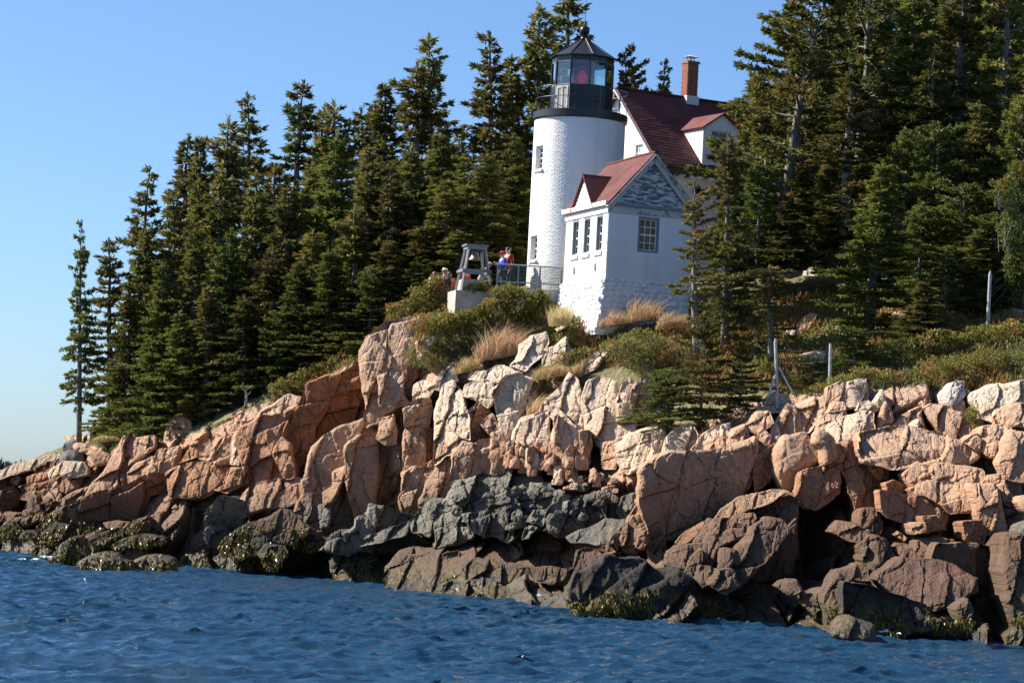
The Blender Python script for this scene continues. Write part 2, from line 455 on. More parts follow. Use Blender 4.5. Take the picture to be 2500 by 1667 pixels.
# rows: two below the water, then the rock, then the hill
vt = np.concatenate([np.linspace(0, 3, 250), 3 + np.linspace(0, 1, 70)[1:], 4 + np.linspace(0, 1, 24)[1:], 5 + np.linspace(0, 1, 14)[1:]])
NV = len(vt)
PY = np.zeros((NU, NV)); DD = np.zeros((NU, NV))
for i in range(NU):
    PY[i] = np.interp(vt, np.arange(7), _prof[i, :, 0]); DD[i] = np.interp(vt, np.arange(7), _prof[i, :, 1])
BP = at(np.repeat(U[:, None], NV, 1), PY, DD)
rk = 1 - np.clip((vt - 2.75) / 0.55, 0, 1); rk = rk * rk * (3 - 2 * rk)
rel = rock_relief(BP[..., 0] + 0.15 * BP[..., 1], BP[..., 2] + 0.12 * BP[..., 1], 3)
gr = 0.22 * fbm(BP[..., 0] * 0.7, BP[..., 1] * 0.7, 4, 91)
disp = (rel - 0.28) * rk[None, :]
BP = BP + disp[..., None] * np.array([-0.2, -0.85, 0.48])
BP[..., 2] += gr * (1 - rk)[None, :]
sk = BP[:, :1].copy(); sk[..., 2] = -2.5; sk[..., 1] -= 0.6
BP = np.concatenate([sk, BP], 1); NVV = NV + 1
gi = np.arange(NU * NVV).reshape(NU, NVV)
quads = np.stack([gi[:-1, :-1], gi[1:, :-1], gi[1:, 1:], gi[:-1, 1:]], -1)
vcell = np.concatenate([[0], vt])
edge = 3.0 + 0.16 * fbm(U * 0.02, U * 0.013, 4, 77)[:-1, None]
is_rock = (vcell[None, :-1] < edge)
M['soil'] = None
mt, t, b = nt('heath_soil'); M['soil'] = mt
g = nd(t, 'ShaderNodeNewGeometry').outputs['Position']
c1 = mixc(t, ramp(t, noise(t, g, 0.5, 5), 0.35, 0.65), (0.15, 0.13, 0.055), (0.10, 0.10, 0.036))
c1 = mixc(t, ramp(t, noise(t, g, 2.5, 5), 0.5, 0.7), c1, (0.2, 0.15, 0.075))
c1 = mixc(t, ramp(t, noise(t, g, 1.1, 4), 0.62, 0.7), c1, (0.13, 0.065, 0.03))
t.links.new(c1, b.inputs['Base Color']); b.inputs['Roughness'].default_value = 0.95
bn = nd(t, 'ShaderNodeBump', Strength=0.8, Distance=0.2); t.links.new(noise(t, g, 6, 5), bn.inputs['Height']); t.links.new(bn.outputs[0], b.inputs['Normal'])
def sub_sheet(name, mask, mat):
    q = quads[mask]
    used, inv = np.unique(q, return_inverse=True)
    return mesh_np(name, BP.reshape(-1, 3)[used], [inv.reshape(-1, 4)], mat, name != 'rocky_shore')
shore = sub_sheet('rocky_shore', is_rock, M['pink']); tag(shore, kind='structure')
hill = sub_sheet('hillside', ~is_rock, M['soil']); tag(hill, kind='structure')

_hp = BP[:, 1 + 240::3].reshape(-1, 3)
def ground_z(x, y):
    d = (_hp[:, 0] - x) ** 2 + (_hp[:, 1] - y) ** 2
    k = np.argpartition(d, 3)[:3]
    w = 1 / (d[k] + 0.01)
    return float((_hp[k, 2] * w).sum() / w.sum())

# ------------------------------------------------------------------ individual rocks
CROPS = {'A': (0, 980, 600 / 2240), 'B': (500, 780, 600 / 2240), 'C': (500, 1100, 600 / 2240), 'D': (1000, 780, 600 / 2240), 'E': (950, 1100, 600 / 2240),
         'F': (1450, 950, 600 / 2240), 'G': (1900, 900, 600 / 2240), 'H': (1450, 1230, 600 / 2240), 'I': (1950, 1230, 550 / 2053), 'P': (0, 0, 1.0),
         'R': (1700, 500, 800 / 2281)}

def poly_sd(P, Q):
    """signed distance (inside > 0) of points P to polygon Q and the nearest boundary points"""
    A = Q; B = np.roll(Q, -1, 0); n = len(P)
    best = np.full(n, 1e9); near = np.zeros((n, 2)); ins = np.zeros(n, bool)
    for a, b_ in zip(A, B):
        d = b_ - a; L = d @ d + 1e-12
        t_ = np.clip(((P - a) @ d) / L, 0, 1); q = a + t_[:, None] * d
        e = ((P - q) ** 2).sum(1); k = e < best
        best[k] = e[k]; near[k] = q[k]
        c_ = ((a[1] > P[:, 1]) != (b_[1] > P[:, 1]))
        with np.errstate(divide='ignore', invalid='ignore'):
            xi = (b_[0] - a[0]) * (P[:, 1] - a[1]) / (b_[1] - a[1] + 1e-12) + a[0]
        ins ^= c_ & (P[:, 0] < xi)
    s_ = np.sqrt(best)
    return np.where(ins, s_, -s_), near

_rs = [100]
ROCKS = []
def rock(crop, pts, mat='pink', proud=0.6, D=None, kz=0.6, kx=-0.12, soft=0.4, pw=0.55, thick=1.6, fac=5, jt=1.0, name='rock_block', label=None,
         cat='boulder', group=None, seed=None, res=0.038, front=None, rough=1.0):
    """a rock whose outline, distance and lie are given: front bulged and cut into facets, jointed, closed behind"""
    _rs[0] += 1; sd0 = seed or _rs[0]
    if kx < 0.12 and soft < 0.45: kx -= 0.2      # most faces look up the coast, to the left
    rng = random.Random(sd0)
    ox, oy, sc = CROPS[crop]
    q = np.asarray(pts, float) * sc + (ox, oy)
    # knock the corners off and roughen the outline
    a = q; b_ = np.roll(q, -1, 0)
    q2 = np.empty((len(q) * 2, 2)); cc_ = 0.17 if soft >= 0.45 else 0.07
    q2[0::2] = a * (1 - cc_) + b_ * cc_; q2[1::2] = a * cc_ + b_ * (1 - cc_)
    if soft < 0.45: q2 = q2.mean(0) + (q2 - q2.mean(0)) * 1.13
    cx, cy = (q.min(0) + q.max(0)) / 2
    if D is None: D = base_depth(cx, cy) - proud - 0.3
    Pc = at(cx, cy, D)
    d = ray(q2[:, 0], q2[:, 1])
    # cut the sight lines with the rock's own front plane  Y = D + kx (X-Xc) + kz (Z-Zc)
    tt = (D - kx * (Pc[0]) - kz * (Pc[2] - EYE[2])) / (d[:, 1] - kx * d[:, 0] - kz * d[:, 2])
    W = EYE + d * tt[:, None]
    Q = W[:, [0, 2]]
    segs = []
    for a, b_ in zip(Q, np.roll(Q, -1, 0)):
        n = max(1, int(np.linalg.norm(b_ - a) / 0.12))
        segs += [a + (b_ - a) * k / n for k in range(n)]
    Q = np.array(segs)
    size = np.sqrt(np.ptp(Q[:, 0]) * np.ptp(Q[:, 1]))
    na = min(0.10, 0.07 * size) * rough
    Q = Q + na * np.stack([fbm(Q[:, 0] * 2.1 + sd0, Q[:, 1] * 2.1, 3, sd0), fbm(Q[:, 0] * 2.1, Q[:, 1] * 2.1 + sd0, 3, sd0 + 1)], 1)
    x0, z0 = Q.min(0) - res; x1, z1 = Q.max(0) + res
    nx = int((x1 - x0) / res) + 2; nz = int((z1 - z0) / res) + 2
    gx, gz = np.meshgrid(x0 + np.arange(nx) * res, z0 + np.arange(nz) * res, indexing='ij')
    P = np.stack([gx.ravel(), gz.ravel()], 1)
    sd, near = poly_sd(P, Q)
    keep = (sd > -0.7 * res).reshape(nx, nz)
    snap = (sd < 0.15 * res) & (sd > -0.7 * res)
    P[snap] = near[snap]; sd = np.maximum(sd, 0); sd[snap] = 0
    hx, hz = (x1 - x0) / 2, (z1 - z0) / 2; mr = sd.max()
    blocky = soft < 0.45
    xn = (P[:, 0] - (x0 + x1) / 2) / hx; zn = (P[:, 1] - (z0 + z1) / 2) / hz
    if blocky:                       # a joint block: crisp arris all round, broad flat facets
        tf = front or min(0.9, 0.75 * mr)
        ew = max(0.06, soft * 0.9 * mr)
        e = np.clip(sd / ew, 0, 1)
        bb = tf * (0.7 + 0.3 * (1 - (1 - e) ** 1.6))
        nf, lo, s0, s1_ = fac + 1, -0.3, 0.25, 0.75
    else:                            # a sea-worn boulder
        tf = front or min(1.1, 0.95 * mr)
        e = np.clip(sd / max(mr * 2 * soft, 1e-3), 0, 1)
        bb = tf * (1 - (1 - e) ** 2) ** pw
        nf, lo, s0, s1_ = fac, 0.0, 0.5, 1.3
    for i in range(nf):
        th = rng.uniform(0, 2 * math.pi); o = rng.uniform(lo, 0.45); s_ = rng.uniform(s0, s1_) * tf
        cut = tf * rng.uniform(0.88, 1.0) - s_ * (np.maximum(0, np.cos(th) * xn + np.sin(th) * zn - o) if not blocky else (np.cos(th) * xn + np.sin(th) * zn - o))
        k = (0.015 if blocky else 0.08) * tf + 1e-3   # slightly worn edge between facets
        hh = np.clip(0.5 + 0.5 * (cut - bb) / k, 0, 1)
        bb = cut * (1 - hh) + bb * hh - k * hh * (1 - hh)
    X, Z = P[:, 0], P[:, 1]
    f = np.clip(sd / 0.08, 0, 1)
    Y0 = D
    js = [0.35, 0.6, 1.1][int(size > 0.8) + int(size > 2.0)]
    al = -0.25 + rng.uniform(-.25, .25); be_ = 0.35 + rng.uniform(-.35, .35)
    if blocky:
        # the same joint sets run through neighbouring blocks
        al, be_ = -0.24, 0.40
        r1, g1 = jointed(X + 0.2 * Y0, Z + 0.15 * Y0, js, js * 1.25, 7 + int(js * 3), al, be_)
    else:
        r1, g1 = jointed(X + 50, Z + sd0, js, js * 0.9, sd0 + 7, al, be_)
    c1, k1 = chips(X + sd0, Z, max(js * 0.62, .2), sd0 + 17, 1.8, be_ - 0.1)
    c2, k2 = chips(X, Z + sd0, max(js * 0.22, .13), sd0 + 27, 1.6, be_ + 0.15)
    det = jt * (js * 0.34 * r1 - (0.04 + js * 0.03) * g1 + 0.24 * c1 - 0.03 * k1 + 0.2 * c2 - 0.008 * k2)
    if blocky:   # upright splitting planes, leaning a little to the right
        det = det + 0.045 * ridged((X - 0.22 * Z) * 2.6 + 0.3 * D, Z * 0.45, 3, 55) + 0.02 * ridged((X - 0.22 * Z) * 7.0, Z * 0.9, 2, 56)
    det = det + rough * (0.05 * fbm(X * 1.1, Z * 0.9, 2, sd0 + 3) + 0.016 * ridged(X * 4.1 + Z, Z * 1.5, 3, sd0 + 4) + 0.014 * fbm(X * 8, Z * 6, 2, sd0 + 9))
    Y = D + kx * (X - Pc[0]) + kz * (Z - Pc[2]) + tf - bb - det * f
    vid = np.full(nx * nz, -1); kk = keep.ravel()
    cell = keep[:-1, :-1] & keep[1:, :-1] & keep[1:, 1:] & keep[:-1, 1:]
    gi_ = np.arange(nx * nz).reshape(nx, nz)
    qd = np.stack([gi_[:-1, :-1], gi_[1:, :-1], gi_[1:, 1:], gi_[:-1, 1:]], -1)[cell]
    used, inv = np.unique(qd, return_inverse=True); qd = inv.reshape(-1, 4)
    V = np.stack([X, Y, Z], 1)[used]
    ed = np.concatenate([qd[:, [0, 1]], qd[:, [1, 2]], qd[:, [2, 3]], qd[:, [3, 0]]])
    key = np.sort(ed, 1); key = key[:, 0].astype(np.int64) * 10 ** 7 + key[:, 1]
    _, first, cnt = np.unique(key, return_index=True, return_counts=True)
    be = ed[first[cnt == 1]]
    bv = np.unique(be); mp = np.full(len(V), -1); mp[bv] = np.arange(len(bv)) + len(V)
    mpl = mp + len(bv)
    cxz = np.array([(x0 + x1) / 2, (z0 + z1) / 2])
    mid = V[bv].copy(); mid[:, 1] += thick * 0.45
    bk = V[bv].copy(); bk[:, 1] = V[bv, 1] * 0.3 + 0.7 * V[bv, 1].mean() + thick
    bk[:, [0, 2]] = cxz + (bk[:, [0, 2]] - cxz) * 0.75
    V2 = np.vstack([V, mid, bk, [[cxz[0], bk[:, 1].mean() + 0.1 * thick, cxz[1]]]])
    s1 = np.stack([be[:, 1], be[:, 0], mp[be[:, 0]], mp[be[:, 1]]], 1)
    s2 = np.stack([mp[be[:, 1]], mp[be[:, 0]], mpl[be[:, 0]], mpl[be[:, 1]]], 1)
    s3 = np.stack([mpl[be[:, 1]], mpl[be[:, 0]], np.full(len(be), len(V2) - 1)], 1)
    loc = np.array([cxz[0], D, V[:, 2].min()])
    o = mesh_np(name, V2, [qd, s1, s2, s3], M[mat], soft >= 0.45, loc=loc)
    if label: tag(o, label, cat, group)
    else: o.parent = shore
    ROCKS.append((o, V))
    return o

def water_D(ybot, px):
    return 3.0 * FPX / (ybot - hor(px)) / math.cos(ROLL)
def wrock(crop, pts, mat, label=None, sink=14, **kw):
    """a rock that stands in the water: its depth comes from where its foot meets the sea"""
    ox, oy, sc = CROPS[crop]
    q = np.asarray(pts, float) * sc + (ox, oy)
    i = q[:, 1].argmax()
    D = water_D(q[i, 1], q[i, 0])
    q2 = q.copy(); lo = q[:, 1] > q[:, 1].max() - 0.16 * np.ptp(q[:, 1]) - 2; q2[lo, 1] += sink
    return rock('P', q2, mat, D=D + kw.pop('dD', 0.2), label=label, **kw)
LIT = dict(kx=-0.4, kz=0.7); MID = dict(kx=-0.15, kz=0.5); SHD = dict(kx=0.45, kz=0.05); FLAT = dict(kx=-0.1, kz=2.2, front=0.3)
# --- left shore, above the tide
rock('A', [(-80, 680), (60, 600), (300, 520), (500, 480), (530, 500), (420, 590), (250, 640), (60, 690), (-80, 720)], 'tan', kz=0.9, proud=1.2, jt=.5, label='long pale tan slab sloping down at the far left shore', cat='rock slab', name='rock_slab')
rock('A', [(550, 440), (570, 370), (640, 345), (730, 350), (745, 400), (700, 460), (600, 480)], 'grey', proud=1.9, soft=0.5, pw=0.5, jt=0.3, label='rounded charcoal boulder at the foot of the lone thin spruce', name='boulder')
rock('A', [(655, 400), (680, 370), (740, 368), (850, 410), (850, 450), (720, 480), (670, 440)], 'pink', proud=1.4, soft=0.5, jt=0.5, label='rounded pink boulder beside the charcoal one under the lone spruce', name='boulder', **LIT)
rock('A', [(523, 510), (560, 460), (620, 428), (680, 440), (740, 500), (720, 570), (600, 580), (530, 560)], 'grey', proud=1.9, soft=0.5, pw=0.5, jt=0.3, label='smooth dark grey boulder resting on the pale tan boulder', name='boulder')
rock('A', [(520, 590), (580, 540), (740, 545), (780, 600), (780, 670), (600, 690), (530, 640)], 'tan', proud=2.6, soft=0.4, jt=0.35, label='pale tan boulder with a flat grey top below the dark grey boulder', name='boulder', **MID)
rock('A', [(785, 465), (900, 445), (1000, 500), (985, 560), (870, 590), (840, 530)], 'pink', proud=1.6, soft=0.4, jt=0.4, label='wedge shaped pink boulder right of the dark grey boulder', name='boulder', **MID)
for pts, mt_, st in [
  ([(250, 690), (330, 650), (440, 630), (430, 700), (330, 750), (255, 745)], 'orange', MID),
  ([(430, 650), (480, 590), (520, 600), (530, 690), (450, 720)], 'tan', LIT),
  ([(520, 690), (660, 668), (745, 680), (720, 780), (600, 830), (545, 800)], 'orange', MID),
  ([(180, 770), (400, 730), (520, 690), (540, 740), (480, 860), (330, 900), (190, 880), (210, 800)], 'orange', MID),
  ([(-60, 660), (80, 690), (95, 780), (-60, 820)], 'orange', SHD),
  ([(80, 670), (130, 650), (180, 690), (150, 755), (100, 730)], 'pink', LIT),
  ([(-60, 830), (110, 790), (160, 850), (130, 960), (-60, 980)], 'brown', SHD),
  ([(300, 600), (400, 560), (520, 540), (510, 590), (400, 630), (310, 640)], 'brown', MID),
  ([(790, 850), (830, 740), (960, 620), (1080, 400), (1120, 320), (1190, 308), (1225, 350), (1190, 560), (1080, 780), (910, 830)], 'pink', LIT),
  ([(1170, 580), (1230, 350), (1390, 310), (1390, 430), (1300, 510), (1200, 570)], 'pink', MID),
  ([(1480, 440), (1520, 200), (1560, 160), (1770, 50), (1710, 140), (1745, 310), (1640, 380)], 'pink', dict(kx=-0.2, kz=0.35)),
  ([(1150, 660), (1240, 560), (1370, 510), (1375, 650), (1290, 720), (1160, 755)], 'pink', LIT),
  ([(1365, 610), (1450, 440), (1620, 420), (1605, 570), (1520, 640), (1400, 660)], 'pink', MID),
  ([(1640, 560), (1740, 380), (1880, 340), (1920, 420), (1800, 500), (1700, 540)], 'orange', MID),
  ([(1860, 520), (1950, 380), (2040, 320), (2060, 420), (1980, 530)], 'pink', LIT),
  ([(1940, 560), (2060, 350), (2120, 330), (2100, 540)], 'pink', MID),
  ([(640, 1010), (780, 860), (1130, 780), (1300, 690), (1550, 620), (1610, 690), (1500, 810), (1400, 850), (1340, 880), (1330, 1010), (1200, 1090), (1100, 1070), (700, 1070)], 'orange', SHD),
  ([(1540, 650), (1700, 560), (1950, 560), (2085, 545), (2080, 660), (1970, 780), (1840, 870), (1560, 850)], 'orange', MID),
  ([(1960, 800), (2080, 620), (2240, 580), (2240, 740), (2080, 830)], 'orange', MID),
  ([(470, 920), (700, 810), (800, 775), (790, 860), (640, 940), (500, 970)], 'pink', MID),
  ([(330, 1150), (450, 1030), (600, 945), (645, 1050), (560, 1110), (400, 1165)], 'brown', MID),
  ([(215, 990), (280, 860), (340, 875), (385, 1000), (260, 1020)], 'brown', LIT),
  ([(390, 1010), (500, 920), (640, 930), (600, 1000), (470, 1050)], 'brown', SHD),
  ([(-40, 1060), (60, 1005), (280, 1010), (250, 1060), (60, 1090)], 'orange', MID),
  ([(190, 1080), (380, 1010), (400, 1070), (260, 1130)], 'orange', MID),
  ([(690, 1070), (800, 980), (870, 970), (860, 1050), (720, 1090)], 'brown', MID),
  ([(370, 930), (420, 880), (460, 880), (450, 940)], 'brown', LIT),
]:
    rock('A', pts, mt_, proud=1.0, **st)
wrock('A', [(1335, 900), (1410, 830), (1550, 825), (1780, 855), (1865, 930), (1895, 1100), (1860, 1215), (1500, 1240), (1325, 1190), (1350, 1020)], 'pink', sink=4, dD=6.0, kx=0.08, kz=0.25, jt=0.6, soft=0.3, pw=0.4, thick=3,
      label='big square block of pinkish brown granite at the tide line', name='boulder')
rock('A', [(1880, 1010), (1980, 890), (2100, 870), (2205, 890), (2215, 1130), (2000, 1180), (1900, 1130)], 'basalt', proud=1.8, soft=0.25, pw=0.4, label='dark square basalt block right of the big pinkish block', name='boulder', **SHD)
rock('A', [(1840, 1200), (1880, 1140), (2010, 1150), (2100, 1190), (2080, 1290), (1900, 1320)], 'basalt', proud=2.4, **SHD)
rock('A', [(1160, 1140), (1230, 1080), (1340, 1040), (1340, 1180), (1200, 1200)], 'brown', proud=1.5, **MID)
# --- weed hung rocks on the left waterline
wrock('A', [(370, 1450), (480, 1380), (540, 1290), (650, 1225), (740, 1240), (785, 1400), (690, 1440), (520, 1490), (390, 1490)], 'dark', kz=0.5, soft=0.5, jt=0.7, label='highest of the weed covered rocks standing in the water at left', cat='rock', name='tidal_rock')
wrock('A', [(635, 1500), (760, 1420), (960, 1365), (1040, 1380), (1100, 1440), (1180, 1460), (1180, 1510), (1100, 1535), (900, 1540)], 'dark', kz=0.9, soft=0.5, jt=0.7, label='long domed rock under yellow brown weed, middle of the three in the water', cat='rock', name='tidal_rock')
wrock('A', [(1155, 1510), (1220, 1430), (1330, 1400), (1500, 1385), (1575, 1440), (1575, 1540), (1200, 1545)], 'dark', kz=0.7, soft=0.5, jt=0.7, label='broad weed covered rock with a black right end, rightmost of three in the water', cat='rock', name='tidal_rock')
wrock('A', [(235, 1345), (340, 1305), (480, 1325), (475, 1415), (370, 1425), (260, 1370)], 'dark', kz=0.9, soft=0.5, label='small low weed covered rock washed by surf at left', cat='rock', name='tidal_rock')
rock('A', [(340, 1310), (365, 1180), (500, 1100), (640, 1125), (690, 1230), (520, 1290)], 'dark', proud=2.5, kz=1.0, soft=0.5, label='hump of olive weed on rock behind the surf', cat='rock', name='tidal_rock')
rock('A', [(10, 1120), (80, 1055), (230, 1045), (275, 1110), (180, 1165)], 'brown', proud=1.4, kz=1.2, soft=0.5)
rock('A', [(990, 1320), (1100, 1240), (1300, 1200), (1500, 1225), (1515, 1290), (1200, 1335)], 'dark', proud=2.2, kz=1.2, soft=0.5)
rock('A', [(740, 1260), (900, 1190), (1080, 1140), (1135, 1200), (950, 1310), (850, 1320)], 'dark', proud=2.0, kz=1.3, soft=0.5)
rock('A', [(170, 1220), (230, 1170), (340, 1180), (360, 1260), (200, 1270)], 'dark', proud=2.0, kz=1.3, soft=0.5)
rock('A', [(720, 1130), (830, 1080), (920, 1090), (900, 1160), (760, 1180)], 'dark', proud=1.5, kz=1.1, soft=0.5)
rock('A', [(945, 1105), (1060, 1080), (1165, 1100), (1120, 1150), (980, 1150)], 'orange', proud=1.2, kz=1.6)
rock('A', [(760, 1190), (900, 1115), (985, 1140), (900, 1185)], 'brown', proud=1.2, kz=1.6)
wrock('A', [(1500, 1290), (1600, 1235), (1830, 1230), (1905, 1300), (1890, 1410), (1500, 1395)], 'dark', dD=2, kz=0.9, kx=-.1, label='wide black rock with a ribbed top below the big pinkish block', cat='rock', name='tidal_rock')
wrock('A', [(1250, 1390), (1310, 1320), (1460, 1315), (1490, 1395), (1300, 1420)], 'dark', dD=1, kz=1.0, label='low wet black rock left of the ribbed black rock', cat='rock', name='tidal_rock')
rock('A', [(-60, 1190), (80, 1085), (140, 1095), (190, 1170), (120, 1250), (-60, 1260)], 'dark', proud=2, kz=0.6, label='black rock at the left edge above the surf', cat='rock', name='tidal_rock')
wrock('A', [(1565, 1490), (1680, 1405), (1800, 1430), (1860, 1510), (1640, 1515)], 'dark', kz=0.9, label='low black wedge of rock awash below the ribbed black rock', cat='rock', name='tidal_rock')
wrock('A', [(1745, 1520), (1800, 1410), (1870, 1395), (1950, 1535)], 'dark', kz=0.6, label='small weedy cone of rock between the black wedge and the twin peaked rock', cat='rock', name='tidal_rock')
wrock('A', [(1900, 1440), (1980, 1400), (2060, 1490), (2040, 1510), (1920, 1500)], 'dark', kz=0.8)
# --- the orange face and the bluff
rock('B', [(740, 1000), (870, 760), (930, 610), (1130, 540), (1460, 500), (1480, 920), (1200, 1020), (1000, 1200), (950, 1450), (800, 1450)], 'rust', proud=0.1, kx=0.35, kz=0.05, thick=2.5, front=0.3, fac=3)
rock('B', [(940, 650), (1000, 580), (1060, 590), (1130, 535), (1300, 560), (1390, 510), (1450, 520), (1450, 600), (1240, 650), (1060, 720)], 'rust', proud=0.9, kz=0.6, kx=0)
rock('B', [(275, 1140), (330, 985), (480, 925), (640, 885), (760, 980), (815, 1440), (700, 1465), (540, 1480), (380, 1515), (330, 1300), (310, 1190)], 'orange', proud=1.4, kx=0.1, kz=0.32, jt=0.9, thick=3, soft=0.25)
rock('B', [(335, 1020), (560, 815), (740, 695), (865, 715), (885, 840), (760, 975), (640, 895), (470, 950)], 'pink', proud=1.0, kz=0.9, kx=-.05)
rock('B', [(730, 860), (880, 750), (880, 830), (870, 900), (770, 970)], 'orange', proud=1.5, **SHD)
rock('B', [(620, 1220), (700, 1090), (780, 1150), (810, 1420), (720, 1440)], 'orange', proud=1.9, **MID)
rock('B', [(215, 960), (270, 910), (330, 930), (320, 1030), (215, 1030)], 'pink', proud=0.9, **LIT)
rock('B', [(225, 1300), (260, 1060), (330, 985), (310, 1110), (310, 1310)], 'pale', proud=1.6, **LIT)
rock('B', [(70, 1250), (160, 1130), (240, 1070), (225, 1300), (100, 1310)], 'pink', proud=1.2, **MID)
rock('B', [(-60, 1260), (60, 1110), (165, 1070), (110, 1200), (30, 1280)], 'pink', proud=1.2, **LIT)
rock('B', [(1435, 290), (1490, 165), (1640, 55), (1800, 5), (1930, -10), (1965, 130), (1905, 270), (1890, 640), (1860, 780), (1620, 870), (1490, 920), (1460, 600)], 'pink', proud=1.5, kx=0.02, kz=0.3, thick=3.5, soft=0.3, jt=0.8)
rock('B', [(1585, 480), (1700, 435), (1795, 470), (1800, 640), (1840, 740), (1620, 860), (1600, 780)], 'pink', proud=2.0, kx=0.02, kz=0.25, soft=0.15, pw=0.35)
rock('B', [(1925, 190), (2000, 145), (2125, 170), (2060, 250), (1975, 370), (1930, 310)], 'pale', proud=1.4, kx=0.0, kz=0.35, label='square pale block leaning on the bluff below the shrubs', name='boulder')
rock('B', [(1900, 560), (1905, 350), (1935, 340), (1945, 520)], 'rust', proud=0.8, **SHD)
# --- the great slab
rock('B', [(955, 1340), (1005, 1180), (1065, 1105), (1250, 1005), (1560, 895), (1720, 865), (1840, 790), (1835, 970), (1825, 1160), (1785, 1730), (1500, 1800), (1300, 1940), (1150, 1940), (900, 1900), (850, 1745), (915, 1550)], 'pink', proud=1.3, kx=0.12, kz=0.42, thick=3.5, soft=0.16, jt=0.8, fac=4)
rock('B', [(1290, 1180), (1400, 1090), (1560, 1060), (1570, 1300), (1540, 1780), (1380, 1830), (1300, 1500)], 'pink', proud=1.8, kx=0.14, kz=0.4, jt=0.9, soft=0.2)
rock('B', [(1560, 1080), (1600, 900), (1720, 870), (1740, 1120), (1640, 1140)], 'pink', proud=2.0, kx=-.05, kz=0.3, soft=0.2)
rock('B', [(960, 1340), (1020, 1185), (1290, 1130), (1290, 1320), (1180, 1390), (1120, 1560), (1000, 1700), (905, 1640)], 'pink', proud=1.8, kx=0.0, kz=0.42, soft=0.2)
rock('B', [(1080, 1560), (1150, 1520), (1160, 1400), (1280, 1330), (1290, 1440), (1230, 1520), (1180, 1640), (1090, 1680)], 'pink', proud=2.2, **LIT)
rock('B', [(845, 1770), (900, 1640), (960, 1600), (960, 1750), (890, 1880)], 'basalt', proud=2.0, **LIT)
rock('B', [(1030, 1700), (1100, 1680), (1150, 1690), (1130, 1880), (1060, 1900)], 'basalt', proud=2.0, **LIT)
rock('B', [(1825, 810), (1950, 730), (2050, 735), (2065, 860), (2045, 1000), (1990, 1015), (1990, 945), (1830, 975)], 'pink', proud=1.5, kx=0.2, kz=0.15, soft=0.2, pw=0.4)
rock('B', [(1815, 1050), (1840, 980), (1985, 950), (2015, 1290), (1970, 1350), (1805, 1350)], 'pink', proud=1.0, kx=-0.05, kz=0.35, soft=0.2)
rock('B', [(1785, 1740), (1805, 1390), (1900, 1340), (1970, 1345), (1990, 1310), (2105, 1275), (2060, 1400), (1990, 1560), (1965, 1750)], 'pink', proud=1.5, kx=-.08, kz=0.3, soft=0.2)
rock('B', [(1980, 1020), (2080, 990), (2100, 1280), (2010, 1290)], 'rust', proud=0.3, **SHD)
